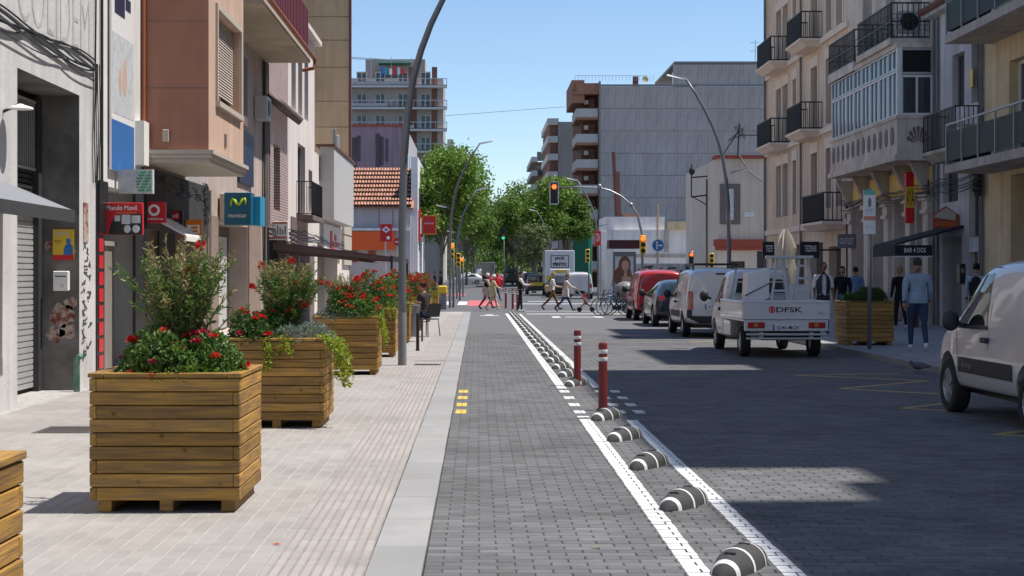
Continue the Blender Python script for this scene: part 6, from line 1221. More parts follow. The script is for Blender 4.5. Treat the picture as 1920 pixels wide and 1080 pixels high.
# red van
t, me = van('bright red van with raised tailgate colour, parked beyond the dark hatchback', (6.32, 55.6, 0), 0, 'car_red', scaled(VAN, 1.05, 1, 1.0), grp=PG); D = van_parts(t, me, VAN, paint='car_red')
t['label'] = 'bright red van parked beyond the dark hatchback'; D.put(t, 'tailgate_press', [(-.6, 1.02), (.6, 1.02), (.55, 1.5), (-.55, 1.5)], 'y', 'car_red', .012, 4); seam(D, t, [(-.64, .62), (-.62, 1.58), (.62, 1.58), (.64, .62)], 'y'); MB().cbox(-.12, .12, -2.2, -2.165, 1.6, 1.64, .01).build('top_brake_light', M['black'], t); plate(t, '8830 JRT', 0, -2.18, .72); D.put(t, 'bumper', rect(-.86, .86, .36, .58), 'y', 'plastic', .02, 4)
for s in (-1, 1): D.put(t, 'tail_light', [(s * .8, .72), (s * .68, .72), (s * .66, 1.55), (s * .74, 1.55)], 'y', 'taillight', .014)
# white pickup
t = thing('pickup_truck', 'white flatbed pickup loaded with ladders and a tilted panel box', 'pickup', (5.9, 31.9, 0), 0, PG)
CAB = [(.42, .3, .95, 1.66, .76, .6), (.5, .28, .95, 1.72, .79, .63), (1.0, .28, .95, 1.76, .8, .64), (1.35, .28, .94, 1.7, .8, .62), (1.7, .28, .93, 1.36, .8, .62), (1.98, .3, .9, 1.04, .79, .62), (2.2, .34, .72, .84, .74, .55), (2.26, .42, .6, .68, .64, .45)]
me = body_mesh(CAB, (1.55,), .36, 2, .8); me.materials.append(M['car_white']); link('cab', me, t); D = Drape(me)
for ax in 'Xx':
    D.put(t, 'side_window', [(.78, 1.02), (1.72, 1.0), (1.6, 1.25), (1.35, 1.5), (.82, 1.56)], ax, 'carglass', .006, 4); seam(D, t, [(.7, .4), (.7, 1.6)], ax); seam(D, t, [(1.75, .5), (1.8, 1.0)], ax); sx = 1 if ax == 'x' else -1; MB().cbox(sx * .8 - .015, sx * .8 + .015, .76, .9, .84, .92, .01).build('door_handle', M['plastic'], t); mirror(t, sx * .86, 1.65, 1.12)
D.put(t, 'rear_window', [(-.52, 1.18), (.52, 1.18), (.46, 1.52), (-.46, 1.52)], 'y', 'carglass', .008, 4); D.put(t, 'windscreen', [(-.6, 1.06), (.6, 1.06), (.5, 1.5), (-.5, 1.5)], 'Y', 'carglass', .006, 4)
MB().box(-.45, .45, -2.2, 2.0, .34, .5).build('chassis', M['black'], t); MB().cbox(-.82, .82, -2.3, .38, .7, .76, .01).build('bed_floor', M['car_white'], t)
for s in (-1, 1):
    q = MB(); x = s * .82; q.cbox(x - .018, x + .018, -2.28, .36, .765, 1.1, .008); q.cbox(x - .03, x + .03, -2.3, .38, 1.05, 1.1, .01); q.cbox(x - .025, x + .025, -2.29, .37, .74, .8, .008); q.build('side_board', M['car_white'], t); MB().cbox(s * .83 - .02, s * .83 + .02, -.9, -.1, .38, .68, .01).build('side_tray', M['car_white'], t)
q = MB(); q.cbox(-.83, .83, -2.345, -2.305, .765, 1.1, .01); q.cbox(-.835, .835, -2.355, -2.3, 1.055, 1.105, .012); q.cbox(-.83, .83, -2.352, -2.3, .745, .785, .008); tg = q.build('tailgate', M['car_white'], t); text(tg, 'DFSK', (.05, -2.347, .93), .5, .1, X_, Z_, 's_black', bold=.015); q = MB(); ring(q, V(-.28, -2.347, .93), .045, .065, 16); q.box(-.3, -.26, -2.352, -2.347, .89, .97); q.build('emblem', M['s_red'], tg); text(tg, 'K01', (.66, -2.347, .87), .12, .05, X_, Z_, 's_grey')
MB().cbox(-.8, .8, -2.33, -2.25, .52, .74, .012).build('rear_panel', M['car_white'], t); plate(t, '0246 MGH', .0, -2.335, .53, .54, .12)
for s in (-1, 1): o = MB().cbox(s * .58 - .16, s * .58 + .16, -2.36, -2.33, .58, .69, .008).build('tail_light', M['taillight'], t); MB().box(s * .58 - .05, s * .58 + .03, -2.364, -2.361, .6, .67).build('amber_lens', M['amber'], o)
q = MB(); q.cbox(-.78, .78, -2.42, -2.37, .44, .48, .01); q.cbox(-.78, .78, -2.42, -2.37, .36, .4, .01); q.box(-.5, -.45, -2.37, -2.2, .38, .5); q.box(.45, .5, -2.37, -2.2, .38, .5); q.build('rear_bar', M['lgrey'], t)
for y in (-1.55, 1.55):
    for x in (-.68, .68): wheel(t, x, y, .29, .18)
q = MB()
for x in (-.7, .7):
    for z in (1.15, 1.35): q.beam((x, .1, z), (-x * .0 + x, .3, z), .03)
    q.beam((x, .3, .76), (x * .75, .3, 1.72), .04)
q.beam((-.55, .3, 1.72), (.55, .3, 1.72), .04); q.beam((-.66, .3, 1.2), (.66, .3, 1.2), .03); q.beam((-.6, .3, 1.45), (.6, .3, 1.45), .03); q.build('cab_guard', M['lgrey'], t)
c = thing('cargo_box', 'tilted white panel box strapped in the pickup bed', 'box', (5.62, 31.2, .78)); q = MB(); q.hexa([V(-.25, -.2, 0), V(.2, -.2, 0), V(.2, .4, 0), V(-.25, .4, 0), V(-.2, -.15, .85), V(.24, -.15, .95), V(.24, .4, .95), V(-.2, .4, .85)]); q.build('carton', M['white'], c); q = MB()
for z in (.25, .55): q.tube([V(-.27, -.22, z - .15), V(.23, -.22, z + .1), V(.23, .42, z + .1)], .012, 4)
q.build('strap', M['black'], c)
c = thing('trestle_ladder', 'grey folding trestle ladders standing upright in the pickup bed', 'ladder', (6.2, 30.8, .78)); q = MB()
for x0_, x1_ in ((-.4, -.22), (.0, -.12), (.08, .22), (.52, .38)): q.beam((x0_, 0, 0), (x1_, .1, 1.14), .045, .06)
for k in range(4): z = .25 + k * .25; q.beam((-.36 + .04 * k, .03, z), (-.03 - .03 * k, .03, z), .03, .045); q.beam((.1 + .03 * k, .03, z), (.49 - .03 * k, .03, z), .03, .045)
q.build('rail', M['lgrey'], c); MB().cbox(-.45, .48, -.05, .2, 1.14, 1.2, .01).build('top_platform', M['alu'], c); MB().cbox(.05, .46, .25, .32, .0, .62, .01).build('side_panel', M['white'], c)
# far traffic
TGp = 'traffic beyond the crossing'
def farcar(lb, x, y, paint, sts=HAT, rz=0, cat='car', s=(1, 1, 1), win='carglass', top=None):
    st_ = scaled(sts, *s) if s != (1, 1, 1) else sts; t, me = van(lb, (x, y, gz(y)), rz, paint, st_, .31, arch=False, name='road_' + ('van' if cat == 'van' else 'car'), cat=cat, grp=TGp, wx=.78 * s[1], wy=(-1.3 * s[0], 1.36 * s[0])); D = Drape(me); hh = s[2]
    if sts is HAT:
        D.put(t, 'rear_window', [(-.55, 1.0 * hh), (.55, 1.0 * hh), (.48, 1.32 * hh), (-.48, 1.32 * hh)], 'y', win, .01, 2)
        for ax in 'Xx': D.put(t, 'side_window', [(-1.3, 1.02 * hh), (.7, 1.0 * hh), (.1, 1.36 * hh), (-.9, 1.36 * hh)], ax, win, .01, 2)
        D.put(t, 'windscreen', [(-.6, 1.05), (.6, 1.05), (.5, 1.33), (-.5, 1.33)], 'Y', win, .01, 2)
    else:
        D.put(t, 'rear_window', [(-.62, 1.05 * hh), (.62, 1.05 * hh), (.56, 1.5 * hh), (-.56, 1.5 * hh)], 'y', win, .01, 2) if paint != 'car_white' else seam(D, t, [(0, .5), (0, 1.6 * hh)], 'y')
        for ax in 'Xx': D.put(t, 'side_window', [(.05, 1.05 * hh), (1.0, 1.03 * hh), (.5, 1.55 * hh), (.08, 1.58 * hh)], ax, win, .01, 2)
        D.put(t, 'windscreen', [(-.62, 1.14 * hh), (.62, 1.14 * hh), (.56, 1.55 * hh), (-.56, 1.55 * hh)], 'Y', win, .01, 2)
    for s_ in (-1, 1): D.put(t, 'tail_light', [(s_ * .8, .75), (s_ * .64, .75), (s_ * .64, 1.0), (s_ * .76, 1.0)], 'y', 'taillight', .014, 1)
    D.put(t, 'bumper', rect(-.84, .84, .36, .55), 'y', 'plastic', .02, 2)
    if top: D.put(t, 'coloured_tailgate', [(-.6, .7), (.6, .7), (.6, .98), (-.6, .98)], 'y', top, .012, 2)
    return t, D
farcar('white van stopped right of the box truck by the crossing', 6.65, 103, 'car_white', VAN, 0, 'van', (1.1, 1.0, 1.0))
farcar('black and yellow taxi half hidden behind the box truck', 4.75, 126, 'car_black', VAN, 0, 'car', (1, .95, .95), top='car_yellow')
farcar('dark blue car queueing left of the taxi', 5.1, 150, 'car_blue', VAN, 0, 'car', (1, 1, 1), top='s_cyan')
farcar('dark green van driving away in the middle of the far street', 4.2, 200, 'car_green', VAN, 0, 'van', (1.2, 1.1, 1.25))
farcar('dark red car behind the crossing women', 2.0, 172, 'car_red', HAT, 0); farcar('grey car between the red car and green van', 3.0, 215, 'car_grey', HAT, 0)
farcar('white car crossing sideways at the far left', -1.4, 214, 'car_white', HAT, R(90)); farcar('white van far off between the trees', .6, 300, 'car_white', VAN, R(15), 'van', (1.1, 1.1, 1.15)); farcar('small white car far off on the left', -2.0, 290, 'car_white', HAT, R(60)); farcar('far white pickup behind the green van', 6.6, 232, 'car_white', VAN, 0, 'van', (1, 1, .95)); farcar('far dark car right under the trees', 7.4, 250, 'car_black', HAT, 0)
t = thing('box_truck', 'white box truck with framed black lettering on its rear doors', 'truck', (6.15, 116, 0), 0, TGp)
MB().cbox(-1.1, 1.1, 0, 4.6, .95, 3.42, .03).build('cargo_box', M['car_white'], t); q = MB()
for a in ((-.68, .68, 3.0, 3.05), (-.68, .68, 2.12, 2.17), (-.68, -.63, 2.17, 3.0), (.63, .68, 2.17, 3.0), (-.68, .0, 1.95, 2.04), (-.68, -.35, 1.76, 1.86)): q.box(a[0], a[1], -.02, -.001, a[2], a[3])
q.build('logo_frame', M['s_black'], t); text(t, 'JACK', (0, -.004, 2.8), .78, .27, X_, Z_, 's_black', bold=.06); text(t, 'PINTO', (0, -.004, 2.38), 1.02, .27, X_, Z_, 's_black', bold=.06)
q = MB(); q.cbox(-1.0, 1.0, 4.7, 6.2, .5, 2.4, .1); q.build('cab', M['car_white'], t); MB().box(-1.0, 1.0, .1, 6, .5, .93).build('chassis', M['black'], t); MB().box(-1.1, 1.1, -.1, .0, .55, .9).build('tail_lift', M['s_grey'], t); MB().box(-1.0, -.5, -.03, -.001, 1.1, 1.55).build('yellow_plate', M['s_yellow'], t)
for y in (1.0, 5.3):
    for x in (-.95, .95): wheel(t, x, y, .4, .26)
for s in (-1, 1): MB().box(s * .9 - .12, s * .9 + .12, -.13, -.1, .62, .8).build('tail_light', M['taillight'], t)
t = thing('delivery_sign_car', 'small car with white and yellow roof board in front of the box truck', 'car', (5.75, 110.3, 0), 0, TGp); me = body_mesh(scaled(HAT, 1, 1, 1.05), (), .3, 2); me.materials.append(M['car_black']); link('body', me, t); MB().cbox(-.65, .75, -1, -.7, 1.55, 2.0, .03).build('roof_board', M['s_white'], t); q = MB(); q.box(-.35, .55, -1.01, -1.001, 1.72, 1.92); o = q.build('yellow_strip', M['s_yellow'], t)
for y in (-1.3, 1.36):
    for x in (-.76, .76): wheel(t, x, y, .31)
t = thing('box_truck', 'grey box truck far off under the left trees', 'truck', (1.7, 255, gz(255)), 0, TGp); MB().cbox(-1.1, 1.1, 0, 5, .9, 3.2, .05).build('cargo_box', M['car_grey'], t); MB().cbox(-1, 1, 5.1, 6.5, .5, 2.4, .1).build('cab', M['car_white'], t); MB().box(-1, 1, 0, 6, .45, .88).build('chassis', M['black'], t)
for y in (1, 5.6):
    for x in (-.95, .95): wheel(t, x, y, .4, .26)

# ------------------------------------------------------------------ people
CL = {}
def ck(c):
    k = tuple(c)
    if k not in CL: CL[k] = cloth('cloth_%d' % len(CL), c)
    return CL[k]
def person(lb, loc, rz, h, top, bot, shoe, hair, legs, arms, skin='skin', sleeve=2, coat=0, lean=0, build=1.0, hairlen=0, seat=False, head_turn=0, vest=None, bun=False):
    # legs: (swing, knee) for left, right; arms: (swing, elbow, spread) for left, right; angles in degrees, the figure faces +Y
    s = h / 1.75; J = {}; E = []; RAD = {}; W_ = build
    def add(n, p, r, par=None):
        J[n] = Vector(p); RAD[n] = r
        if par: E.append((par, n))
    ln = math.sin(R(lean)); lc = math.cos(R(lean)); HZ = .93
    def tp(x, y, z): return (x, (z - HZ) * ln + y, HZ + (z - HZ) * lc)
    add('pelvis', (0, 0, HZ + .03), (.145 * W_, .115 * W_)); add('waist', tp(0, .0, 1.1), (.135 * W_, .108 * W_), 'pelvis'); add('chest', tp(0, .0, 1.3), (.165 * W_, .118 * W_), 'waist'); add('upper', tp(0, -.01, 1.4), (.13 * W_, .095 * W_), 'chest'); add('nbase', tp(0, 0, 1.475), (.065, .062), 'upper'); add('neck', tp(0, .015, 1.56), (.052, .055), 'nbase')
    feet = []
    for sd_, (a, k), n in ((-1, legs[0], 'l'), (1, legs[1], 'r')):
        a = R(a); k = R(k); hp = Vector((sd_ * .092 * W_, 0, .89)); kn = hp + Vector((0, math.sin(a), -math.cos(a))) * .42; an = kn + Vector((0, math.sin(a - k), -math.cos(a - k))) * .41
        add('hip' + n, hp, (.095 * W_, .1 * W_), 'pelvis'); add('thigh' + n, hp.lerp(kn, .5), (.082 * W_, .085 * W_), 'hip' + n); add('knee' + n, kn, (.06, .062), 'thigh' + n); add('calf' + n, kn.lerp(an, .35), (.058, .062), 'knee' + n); add('ankle' + n, an, (.042, .045), 'calf' + n)
        f = Vector((0, math.cos(a - k), math.sin(a - k))) if not seat else Vector((0, 1, 0)); add('heel' + n, an + Vector((0, -.02, -.045)), (.042, .045), 'ankle' + n); add('toe' + n, an + f * .17 + Vector((0, 0, -.055)), (.04, .028), 'heel' + n); feet.append(min((an - Vector((0, 0, .09))).z, J['toe' + n].z - .03))
    hands = []
    for sd_, (a, k, sp), n in ((-1, arms[0], 'l'), (1, arms[1], 'r')):
        sh = Vector(tp(sd_ * .185 * W_, -.01, 1.415)); a = R(a); k = R(k); sp = R(sp); d1 = Vector((sd_ * math.sin(sp), math.sin(a) * math.cos(sp), -math.cos(a) * math.cos(sp))); el = sh + d1 * .285; a2 = a + k; d2 = Vector((sd_ * math.sin(sp) * .3, math.sin(a2), -math.cos(a2))).normalized(); wr = el + d2 * .245
        add('sh' + n, sh, (.078 * W_, .074 * W_), 'upper'); add('ua' + n, sh.lerp(el, .5), (.064 * W_, .064 * W_), 'sh' + n); add('elb' + n, el, (.052 * W_, .052 * W_), 'ua' + n); add('fa' + n, el.lerp(wr, .45), (.049 * W_, .049 * W_), 'elb' + n); add('wr' + n, wr, (.036, .038), 'fa' + n); add('hand' + n, wr + d2 * .07, (.022, .036), 'wr' + n); hands.append((wr + d2 * .07, d2, sd_))
    names = list(J); me = bpy.data.meshes.new('sk'); me.from_pydata([J[n] for n in names], [(names.index(a), names.index(b)) for a, b in E], []); o = bpy.data.objects.new('sk', me); COL.objects.link(o)
    o.modifiers.new('skin', 'SKIN'); sv = o.data.skin_vertices[0].data
    for i, n in enumerate(names): sv[i].radius = RAD[n]; sv[i].use_root = (n == 'pelvis')
    u = o.modifiers.new('s', 'SUBSURF'); u.levels = 2; u.render_levels = 2
    dg = bpy.context.evaluated_depsgraph_get(); bme = bpy.data.meshes.new_from_object(o.evaluated_get(dg)); bpy.data.objects.remove(o)
    segs = []
    def lab(a, b):
        if 'toe' in b or 'heel' in b: return 2
        if 'ankle' in b or 'calf' in b or 'knee' in b or 'thigh' in b or 'hip' in b: return 1
        if b in ('neck',): return 3
        if 'hand' in b: return 3
        if 'wr' in b or 'fa' in b: return 0 if sleeve == 2 else 3
        if 'elb' in b: return 0 if sleeve >= 1 else 3
        return 0
    for a, b in E: segs.append((J[a], J[b], lab(a, b)))
    b = MB()
    vs = [v.co.copy() for v in bme.vertices]; b.v = [tuple(v) for v in vs]
    for p in bme.polygons:
        c = p.center; best, bl = 9, 0
        for q0, q1, l in segs:
            d = q1 - q0; t_ = max(0, min(1, (c - q0).dot(d) / d.length_squared)); dd = (c - q0 - d * t_).length
            if dd < best: best, bl = dd, l
        if bl == 0 and c.z < .95: bl = 1
        if bl == 1 and c.z > .97 and not seat: bl = 0
        b.f.append(list(p.vertices)); b.m.append(bl)
    bpy.data.meshes.remove(bme)
    # head: skull with jaw, nose, ears, eyes in the same mesh
    hc = J['neck'] + Vector((0, .03, .115)); rt = Matrix.Rotation(R(head_turn), 3, 'Z'); o0 = len(b.v); n_, k_ = 16, 12
    for i in range(k_ + 1):
        t_ = math.pi * i / k_ * .996 + .002; zz = math.cos(t_); wx = .078 * math.sin(t_); wy = .1 * math.sin(t_)
        if zz < 0: wx *= 1 - .22 * -zz; wy *= 1 - .12 * -zz
        for j in range(n_):
            u_ = 6.2832 * j / n_; x, y = wx * math.cos(u_), wy * math.sin(u_)
            if y > 0:
                if -.05 < zz < .2: y *= .95
                if abs(x) < .02 and -.35 < zz < .02: y += .022 * (1 + zz)
                if zz < -.55: y += .008
            b.v.append(tuple(hc + rt @ Vector((x, y, zz * .118))))
    for i in range(k_):
        for j in range(n_): j2 = (j + 1) % n_; b.f.append([o0 + i * n_ + j, o0 + (i + 1) * n_ + j, o0 + (i + 1) * n_ + j2, o0 + i * n_ + j2]); b.m.append(3)
    for sx in (-1, 1):
        b.ball(hc + rt @ Vector((sx * .08, -.005, -.005)), .012, .02, .03, 6, 5, 3); b.ball(hc + rt @ Vector((sx * .03, .09, .008)), .011, .008, .007, 6, 4, 4)
    b.tube([hc + rt @ Vector((x, .093 - abs(x) * .2, -.058)) for x in (-.025, 0, .025)], .005, 5, 4)
    for wr, d2, sx in hands:        # palm and five fingers
        side = Vector((0, 0, 1)).cross(d2); side = side.normalized() if side.length > .1 else Vector((0, 1, 0)); side = d2.cross(Vector((1, 0, 0))).normalized(); inn = Vector((-sx, 0, 0))
        for f in range(4):
            off = side * (-.026 + f * .0175); L_ = (.068, .078, .072, .056)[f]; p0 = wr + off; b.tube([p0, p0 + d2 * L_ * .5 + inn * .006, p0 + d2 * L_ * .85 + inn * .026, p0 + d2 * L_ + inn * .04], [.0095, .009, .008, .006], 6, 3)
        p0 = wr - d2 * .03 - side * .03; b.tube([p0, p0 - side * .02 + d2 * .03 + inn * .015, p0 - side * .018 + d2 * .065 + inn * .028], [.012, .0105, .008], 6, 3)
    dz = -min(feet); root = thing('person', lb, 'person', loc, rz); root.scale = (s, s, s); bd = b.build('body', [ck(top), ck(bot), ck(shoe), M[skin], M['black']], root, True); bd.location = (0, 0, dz)
    q = MB(); o0 = 0; n_, k_ = 18, 9
    for i in range(k_ + 1):
        t_ = math.pi * .60 * i / k_ + .01
        for j in range(n_):
            u_ = 6.2832 * j / n_; lim = 1.0; y = math.sin(u_); ext = t_
            if y > .25: ext = t_ * (1 - .42 * min(1, (y - .25) / .5))
            zz = math.cos(ext); x_, y_ = .086 * math.sin(ext) * math.cos(u_), .108 * math.sin(ext) * math.sin(u_)
            if hairlen and y < .3 and i == k_: zz -= hairlen; 
            jt = 1 + .03 * math.sin(j * 3.1 + i * 2.3); q.v.append(tuple(hc + rt @ Vector((x_ * jt, y_ * jt - .006, zz * .128 + .004))))
    for i in range(k_):
        for j in range(n_): j2 = (j + 1) % n_; q.f.append([i * n_ + j, (i + 1) * n_ + j, (i + 1) * n_ + j2, i * n_ + j2]); q.m.append(0)
    if bun: q.ball(hc + Vector((0, -.09, .07)), .045, .045, .045)
    q.build('hair', ck(hair), root, True).location = (0, 0, dz)
    if coat:
        q = MB(); pr = [(.165 * W_, 1.12), (.19 * W_, .95), (.205 * W_, .8), (.22 * W_, coat)]; n_ = 20
        for r_, z in pr:
            for j in range(n_): u_ = 6.2832 * j / n_; q.v.append((r_ * math.cos(u_), r_ * .8 * math.sin(u_) * (1.0 + .04 * (j % 2)), z))
        for i in range(3):
            for j in range(n_): j2 = (j + 1) % n_; q.f.append([i * n_ + j, i * n_ + j2, (i + 1) * n_ + j2, (i + 1) * n_ + j]); q.m.append(0)
        q.build('coat_hem', ck(top), root, True).location = (0, 0, dz)
    if vest:
        q = MB(); n_ = 20; pr = [(.165, .125, .98), (.17, .13, 1.1), (.19, .142, 1.3), (.16, .12, 1.42), (.1, .085, 1.47)]
        for rx_, ry_, z in pr:
            for j in range(n_):
                u_ = 6.2832 * j / n_; c = Vector(tp(0, 0, z)); q.v.append((c.x + rx_ * W_ * math.cos(u_), c.y + ry_ * W_ * math.sin(u_), c.z))
        for i in range(4):
            for j in range(n_):
                j2 = (j + 1) % n_
                if 4 <= j <= 5: continue
                q.f.append([i * n_ + j, i * n_ + j2, (i + 1) * n_ + j2, (i + 1) * n_ + j]); q.m.append(0)
        q.build('vest', ck(vest), root, True).location = (0, 0, dz)
    root['dz'] = dz; return root, dz
denim = (.28, .36, .47)
pr_, dz = person('man in pale denim jacket and dark jeans walking away by the shaded planter', (8.5, 29.9, .12), R(-4), 1.72, denim, (.035, .055, .11), (.7, .7, .7), (.05, .04, .035), ((15, 12), (-13, 14)), ((-14, 16, 9), (14, 22, 9)), skin='skin', build=1.16)
q = MB(); n_ = 22
for rx_, ry_, z in ((.2, .16, .9), (.205, .165, .98), (.195, .15, 1.12)):
    for j in range(n_): u_ = 6.2832 * j / n_; q.v.append((rx_ * math.cos(u_), ry_ * math.sin(u_), z))
for i in range(2):
    for j in range(n_): j2 = (j + 1) % n_; q.f.append([i * n_ + j, i * n_ + j2, (i + 1) * n_ + j2, (i + 1) * n_ + j]); q.m.append(0)
q.build('jacket_hem', ck(denim), pr_, True).location = (0, 0, dz)
person('person in black clothes walking away under the bar awning', (11.25, 41.2, .12), R(5), 1.62, (.015, .015, .017), (.018, .018, .02), (.5, .5, .5), (.28, .17, .08), ((12, 10), (-10, 12)), ((8, 12, 6), (-8, 10, 6)), hairlen=.25)
person('man in navy vest and white shirt behind the pickup tailgate', (8.55, 38.3, .12), R(180), 1.7, (.6, .6, .62), (.03, .035, .05), (.03, .03, .03), (.012, .01, .01), ((5, 8), (-6, 8)), ((5, 20, 10), (-5, 20, 10)), skin='skin_d', sleeve=1, vest=(.03, .04, .07))
person('woman in dark top with red bag walking near the shop doors', (9.95, 42.2, .12), R(160), 1.62, (.015, .015, .018), (.09, .14, .2), (.3, .3, .3), (.012, .01, .01), ((10, 10), (-10, 12)), ((8, 40, 8), (-8, 12, 8)), hairlen=.5)
person('person in light blue jacket behind the shaded planter', (10.95, 44.8, .12), R(10), 1.62, (.16, .26, .42), (.05, .05, .07), (.2, .2, .2), (.02, .015, .012), ((10, 10), (-10, 12)), ((8, 12, 8), (-8, 12, 8)))
person('person with dark hair half hidden behind the silver van', (11.6, 36.0, .12), R(-20), 1.66, (.3, .36, .45), (.05, .05, .06), (.1, .1, .1), (.015, .012, .01), ((8, 8), (-8, 8)), ((8, 12, 8), (-8, 12, 8)), vest=(.02, .02, .025))
person('white haired woman in dark vest and red trousers on the crossing', (.42, 70.8, 0), R(-78), 1.62, (.5, .42, .36), (.22, .02, .03), (.03, .03, .03), (.62, .6, .57), ((24, 6), (-22, 16)), ((-22, 16, 6), (20, 20, 6)), vest=(.02, .018, .02), coat=.62)
person('white haired woman in cream coat walking onto the cycle lane', (.68, 68.4, 0), R(-78), 1.56, (.52, .44, .28), (.45, .37, .28), (.45, .4, .35), (.68, .67, .64), ((20, 6), (-20, 18)), ((-18, 16, 6), (30, 40, 6)), coat=.72)
person('woman in red top and blue jeans crossing farther back', (1.15, 92, 0), R(-70), 1.62, (.62, .03, .04), (.03, .045, .12), (.3, .05, .05), (.3, .04, .03), ((20, 6), (-18, 18)), ((-18, 16, 6), (20, 20, 6)), hairlen=.3)
person('standing man in black vest with white sleeves by the lane bollards', (1.82, 66.3, 0), R(-85), 1.66, (.66, .64, .6), (.02, .02, .025), (.55, .55, .55), (.03, .02, .018), ((6, 2), (-6, 4)), ((30, 55, 8), (34, 55, 8)), sleeve=2, vest=(.02, .018, .018))
person('balding man in white shirt with shoulder bag and brown trousers', (3.35, 69.3, 0), R(-88), 1.7, (.66, .64, .62), (.16, .1, .045), (.025, .02, .02), (.25, .18, .13), ((24, 4), (-26, 22)), ((-16, 40, 6), (20, 60, 6)), sleeve=1)
person('woman in pale coat and blue jeans pushing the red pushchair', (3.78, 66.6, 0), R(-88), 1.62, (.58, .5, .46), (.03, .07, .15), (.025, .025, .03), (.1, .06, .045), ((26, 4), (-26, 22)), ((42, 22, 6), (44, 22, 6)), coat=.72, lean=4)
t = thing('shoulder_bag', 'tan shoulder bag carried by the balding man', 'bag', (3.2, 69.2, .85)); MB().cbox(-.2, .12, -.1, .1, 0, .28, .03).build('pouch', mk('tan_leather', (.5, .38, .24), .7), t); MB().tube([(-.1, 0, .28), (.05, 0, .6), (.12, 0, .28)], .012, 5).build('strap', M['bark'], t)
t = thing('pushchair', 'red folding pushchair pushed across the road', 'pushchair', (4.62, 66.6, 0)); q = MB(); q.tube([(-.38, -.18, 1.0), (-.05, -.18, .55), (.3, -.18, .1)], .014, 6); q.tube([(-.38, .18, 1.0), (-.05, .18, .55), (.3, .18, .1)], .014, 6); q.tube([(-.25, -.18, .1), (.05, -.18, .5), (.25, -.18, .45)], .013, 6); q.tube([(-.25, .18, .1), (.05, .18, .5), (.25, .18, .45)], .013, 6); q.tube([(-.38, -.18, 1.0), (-.38, .18, 1.0)], .016, 6); q.build('frame', M['dsteel'], t, True)
q = MB(); q.hexa([V(-.02, -.17, .32), V(.3, -.17, .26), V(.3, .17, .26), V(-.02, .17, .32), V(-.14, -.17, .72), V(.02, -.17, .4), V(.02, .17, .4), V(-.14, .17, .72)]); q.build('seat', M['s_red'], t); q = MB(); q.hexa([V(-.16, -.18, .6), V(.1, -.18, .62), V(.1, .18, .62), V(-.16, .18, .6), V(-.14, -.17, .74), V(.04, -.17, .72), V(.04, .17, .72), V(-.14, .17, .74)]); q.build('hood', M['s_red'], t)
for x in (-.25, .3):
    for y in (-.18, .18): MB().lathe([(.1, -.02), (.1, .02)], (x, y, .1), 14, ax='y').build('wheel', M['tyre'], t)
# seated woman on a terrace chair, plus her table
def chair(lb, x, y, rz):
    t = thing('terrace_chair', lb, 'chair', (x, y, TZ), rz); MB().cbox(-.23, .23, -.22, .22, .43, .46, .012).build('seat', M['plastic'], t); q = MB(); q.hexa([V(-.23, -.22, .5), V(.23, -.22, .5), V(.23, -.19, .5), V(-.23, -.19, .5), V(-.22, -.3, .84), V(.22, -.3, .84), V(.22, -.27, .84), V(-.22, -.27, .84)]); q.build('backrest', M['plastic'], t)
    for a, b_ in ((-.2, -.2), (.2, -.2), (-.2, .2), (.2, .2)): MB().tube([(a, b_, .44), (a * 1.15, b_ * 1.2, 0)], .014, 6).build('leg', M['black'], t, True)
    for a in (-.24, .24): MB().tube([(a, -.22, .66), (a, .18, .66), (a, .2, .45)], .014, 6).build('armrest', M['plastic'], t, True)
chair('dark terrace chair with the seated woman', -1.3, 39.6, R(50))
r_, dz = person('woman with bare shoulders sitting on a terrace chair by the flowers', (-1.32, 39.62, 0), R(50), 1.62, (.05, .04, .045), (.03, .035, .06), (.03, .03, .03), (.1, .02, .025), ((88, 90), (84, 86)), ((30, 60, 8), (34, 60, 8)), sleeve=0, seat=True, bun=True, lean=8)
r_.location.z = TZ + .47 - (.89 + dz - .1) * 1.62 / 1.75
t = thing('terrace_table', 'small round terrace table beside the seated woman', 'table', (-1.85, 40.1, TZ)); MB().lathe([(.32, .7), (.33, .715), (.32, .73)], n=20).build('top', M['plastic'], t, 'auto'); MB().lathe([(.22, 0), (.22, .02), (.03, .05), (.025, .7)], n=14).build('pedestal', M['black'], t, 'auto')
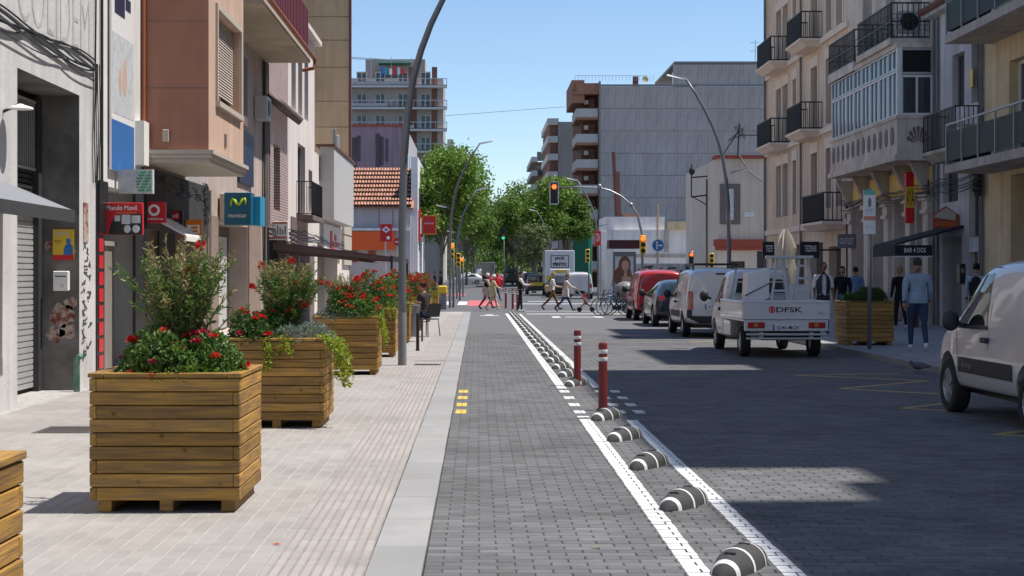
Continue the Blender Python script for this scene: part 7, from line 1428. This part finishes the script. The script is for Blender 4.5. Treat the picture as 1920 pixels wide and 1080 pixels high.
# bicycles at the end of the parked row
def bike(lb, x, y, rz, col):
    t = thing('bicycle', lb, 'bicycle', (x, y, 0), rz, 'parked bicycles')
    for yy in (-.52, .52):
        q = MB(); q.tube([V(0, yy + .33 * math.cos(a), .34 + .33 * math.sin(a)) for a in [6.2832 * k / 24 for k in range(25)]], .018, 6, caps=False); w = q.build('wheel', M['tyre'], t, True); q = MB()
        for k in range(10): a = 6.2832 * k / 10; q.beam((0, yy, .34), (0, yy + .32 * math.cos(a), .34 + .32 * math.sin(a)), .005)
        q.build('spoke', M['lgrey'], w)
    q = MB(); A_, B_, C_, D_ = V(0, -.52, .34), V(0, -.08, .32), V(0, -.22, .82), V(0, .38, .84)
    for a, e in ((A_, B_), (B_, C_), (A_, C_), (C_, D_), (B_, D_ - V(0, 0, .08)), (D_, V(0, .52, .34)), (D_, V(0, .34, .98))): q.tube([a, e], .018, 6)
    q.build('frame', M[col], t, True); MB().tube([(-.28, .3, 1.0), (0, .36, .98), (.28, .3, 1.0)], .014, 6).build('handlebar', M['black'], t, True); q = MB(); q.ball((0, -.25, .9), .07, .13, .04); q.tube([(0, -.22, .8), (0, -.24, .9)], .015, 6); q.build('saddle', M['black'], t, True); q = MB(); q.lathe([(.09, -.01), (.09, .01)], (0, -.08, .32), 14, ax='x'); q.beam((.06, -.08, .32), (.06, .02, .17), .02); q.beam((-.06, -.08, .32), (-.06, -.18, .47), .02); q.build('crank', M['black'], t)
bike('black bicycle leaning at the rack left of the red van, nearer one', 5.25, 60.2, R(75), 'black'); bike('blue bicycle leaning at the rack left of the red van, middle one', 5.5, 60.9, R(80), 's_blue'); bike('dark bicycle at the rack against the red van, farther one', 5.75, 61.6, R(78), 'black')
c = tag(MB().ball((0, 0, 0), .42, .3, .34, 14, 9).build('scooter_cover', M['s_grey'], loc=(5.75, 60.4, 1.0)), 'grey covered basket bundle above the parked bicycles', 'cover'); 
# pigeon
t = thing('pigeon', 'grey pigeon pecking at the right kerb in front of the silver van', 'pigeon', (7.18, 25.2, 0), R(100)); q = MB()
q.tube([(0, -.22, .1), (0, -.12, .115), (0, -.03, .12), (0, .06, .125), (0, .11, .15), (0, .135, .18), (0, .15, .175), (0, .18, .165)], [.012, .035, .062, .06, .038, .028, .026, .004], 10); q.build('body', mk('pigeon_grey', (.12, .13, .16), .7, var=.4, scale=20), t, True); q = MB()
for x in (-.02, .02): q.tube([(x, .0, .08), (x, .01, .01), (x, .05, .004)], .005, 5)
q.build('leg', M['redtrim'], t); q = MB()
for x in (-1, 1): q.add([V(x * .062, .05, .14), V(x * .066, -.03, .15), V(x * .045, -.19, .12), V(x * .064, -.04, .09)], [(0, 1, 2, 3)])
q.build('wing', M['s_grey'], t)
# distant people under the trees
for i, (x, y, c1, c2, lb) in enumerate([(9.0, 95, (.5, .04, .05), (.03, .03, .05), 'far person in red on the right corner'), (8.3, 93, (.03, .03, .035), (.03, .03, .04), 'far person in black near the lamp on the right corner'), (-2.4, 100, (.03, .03, .03), (.04, .04, .06), 'far person in black on the left pavement'), (-3.0, 108, (.05, .06, .08), (.05, .05, .06), 'far person in dark blue on the left pavement')]):
    person(lb, (x, y, .05), R(40 * i), 1.68, c1, c2, (.05, .05, .05), (.03, .02, .02), ((12, 8), (-12, 10)), ((8, 12, 6), (-8, 12, 6)))
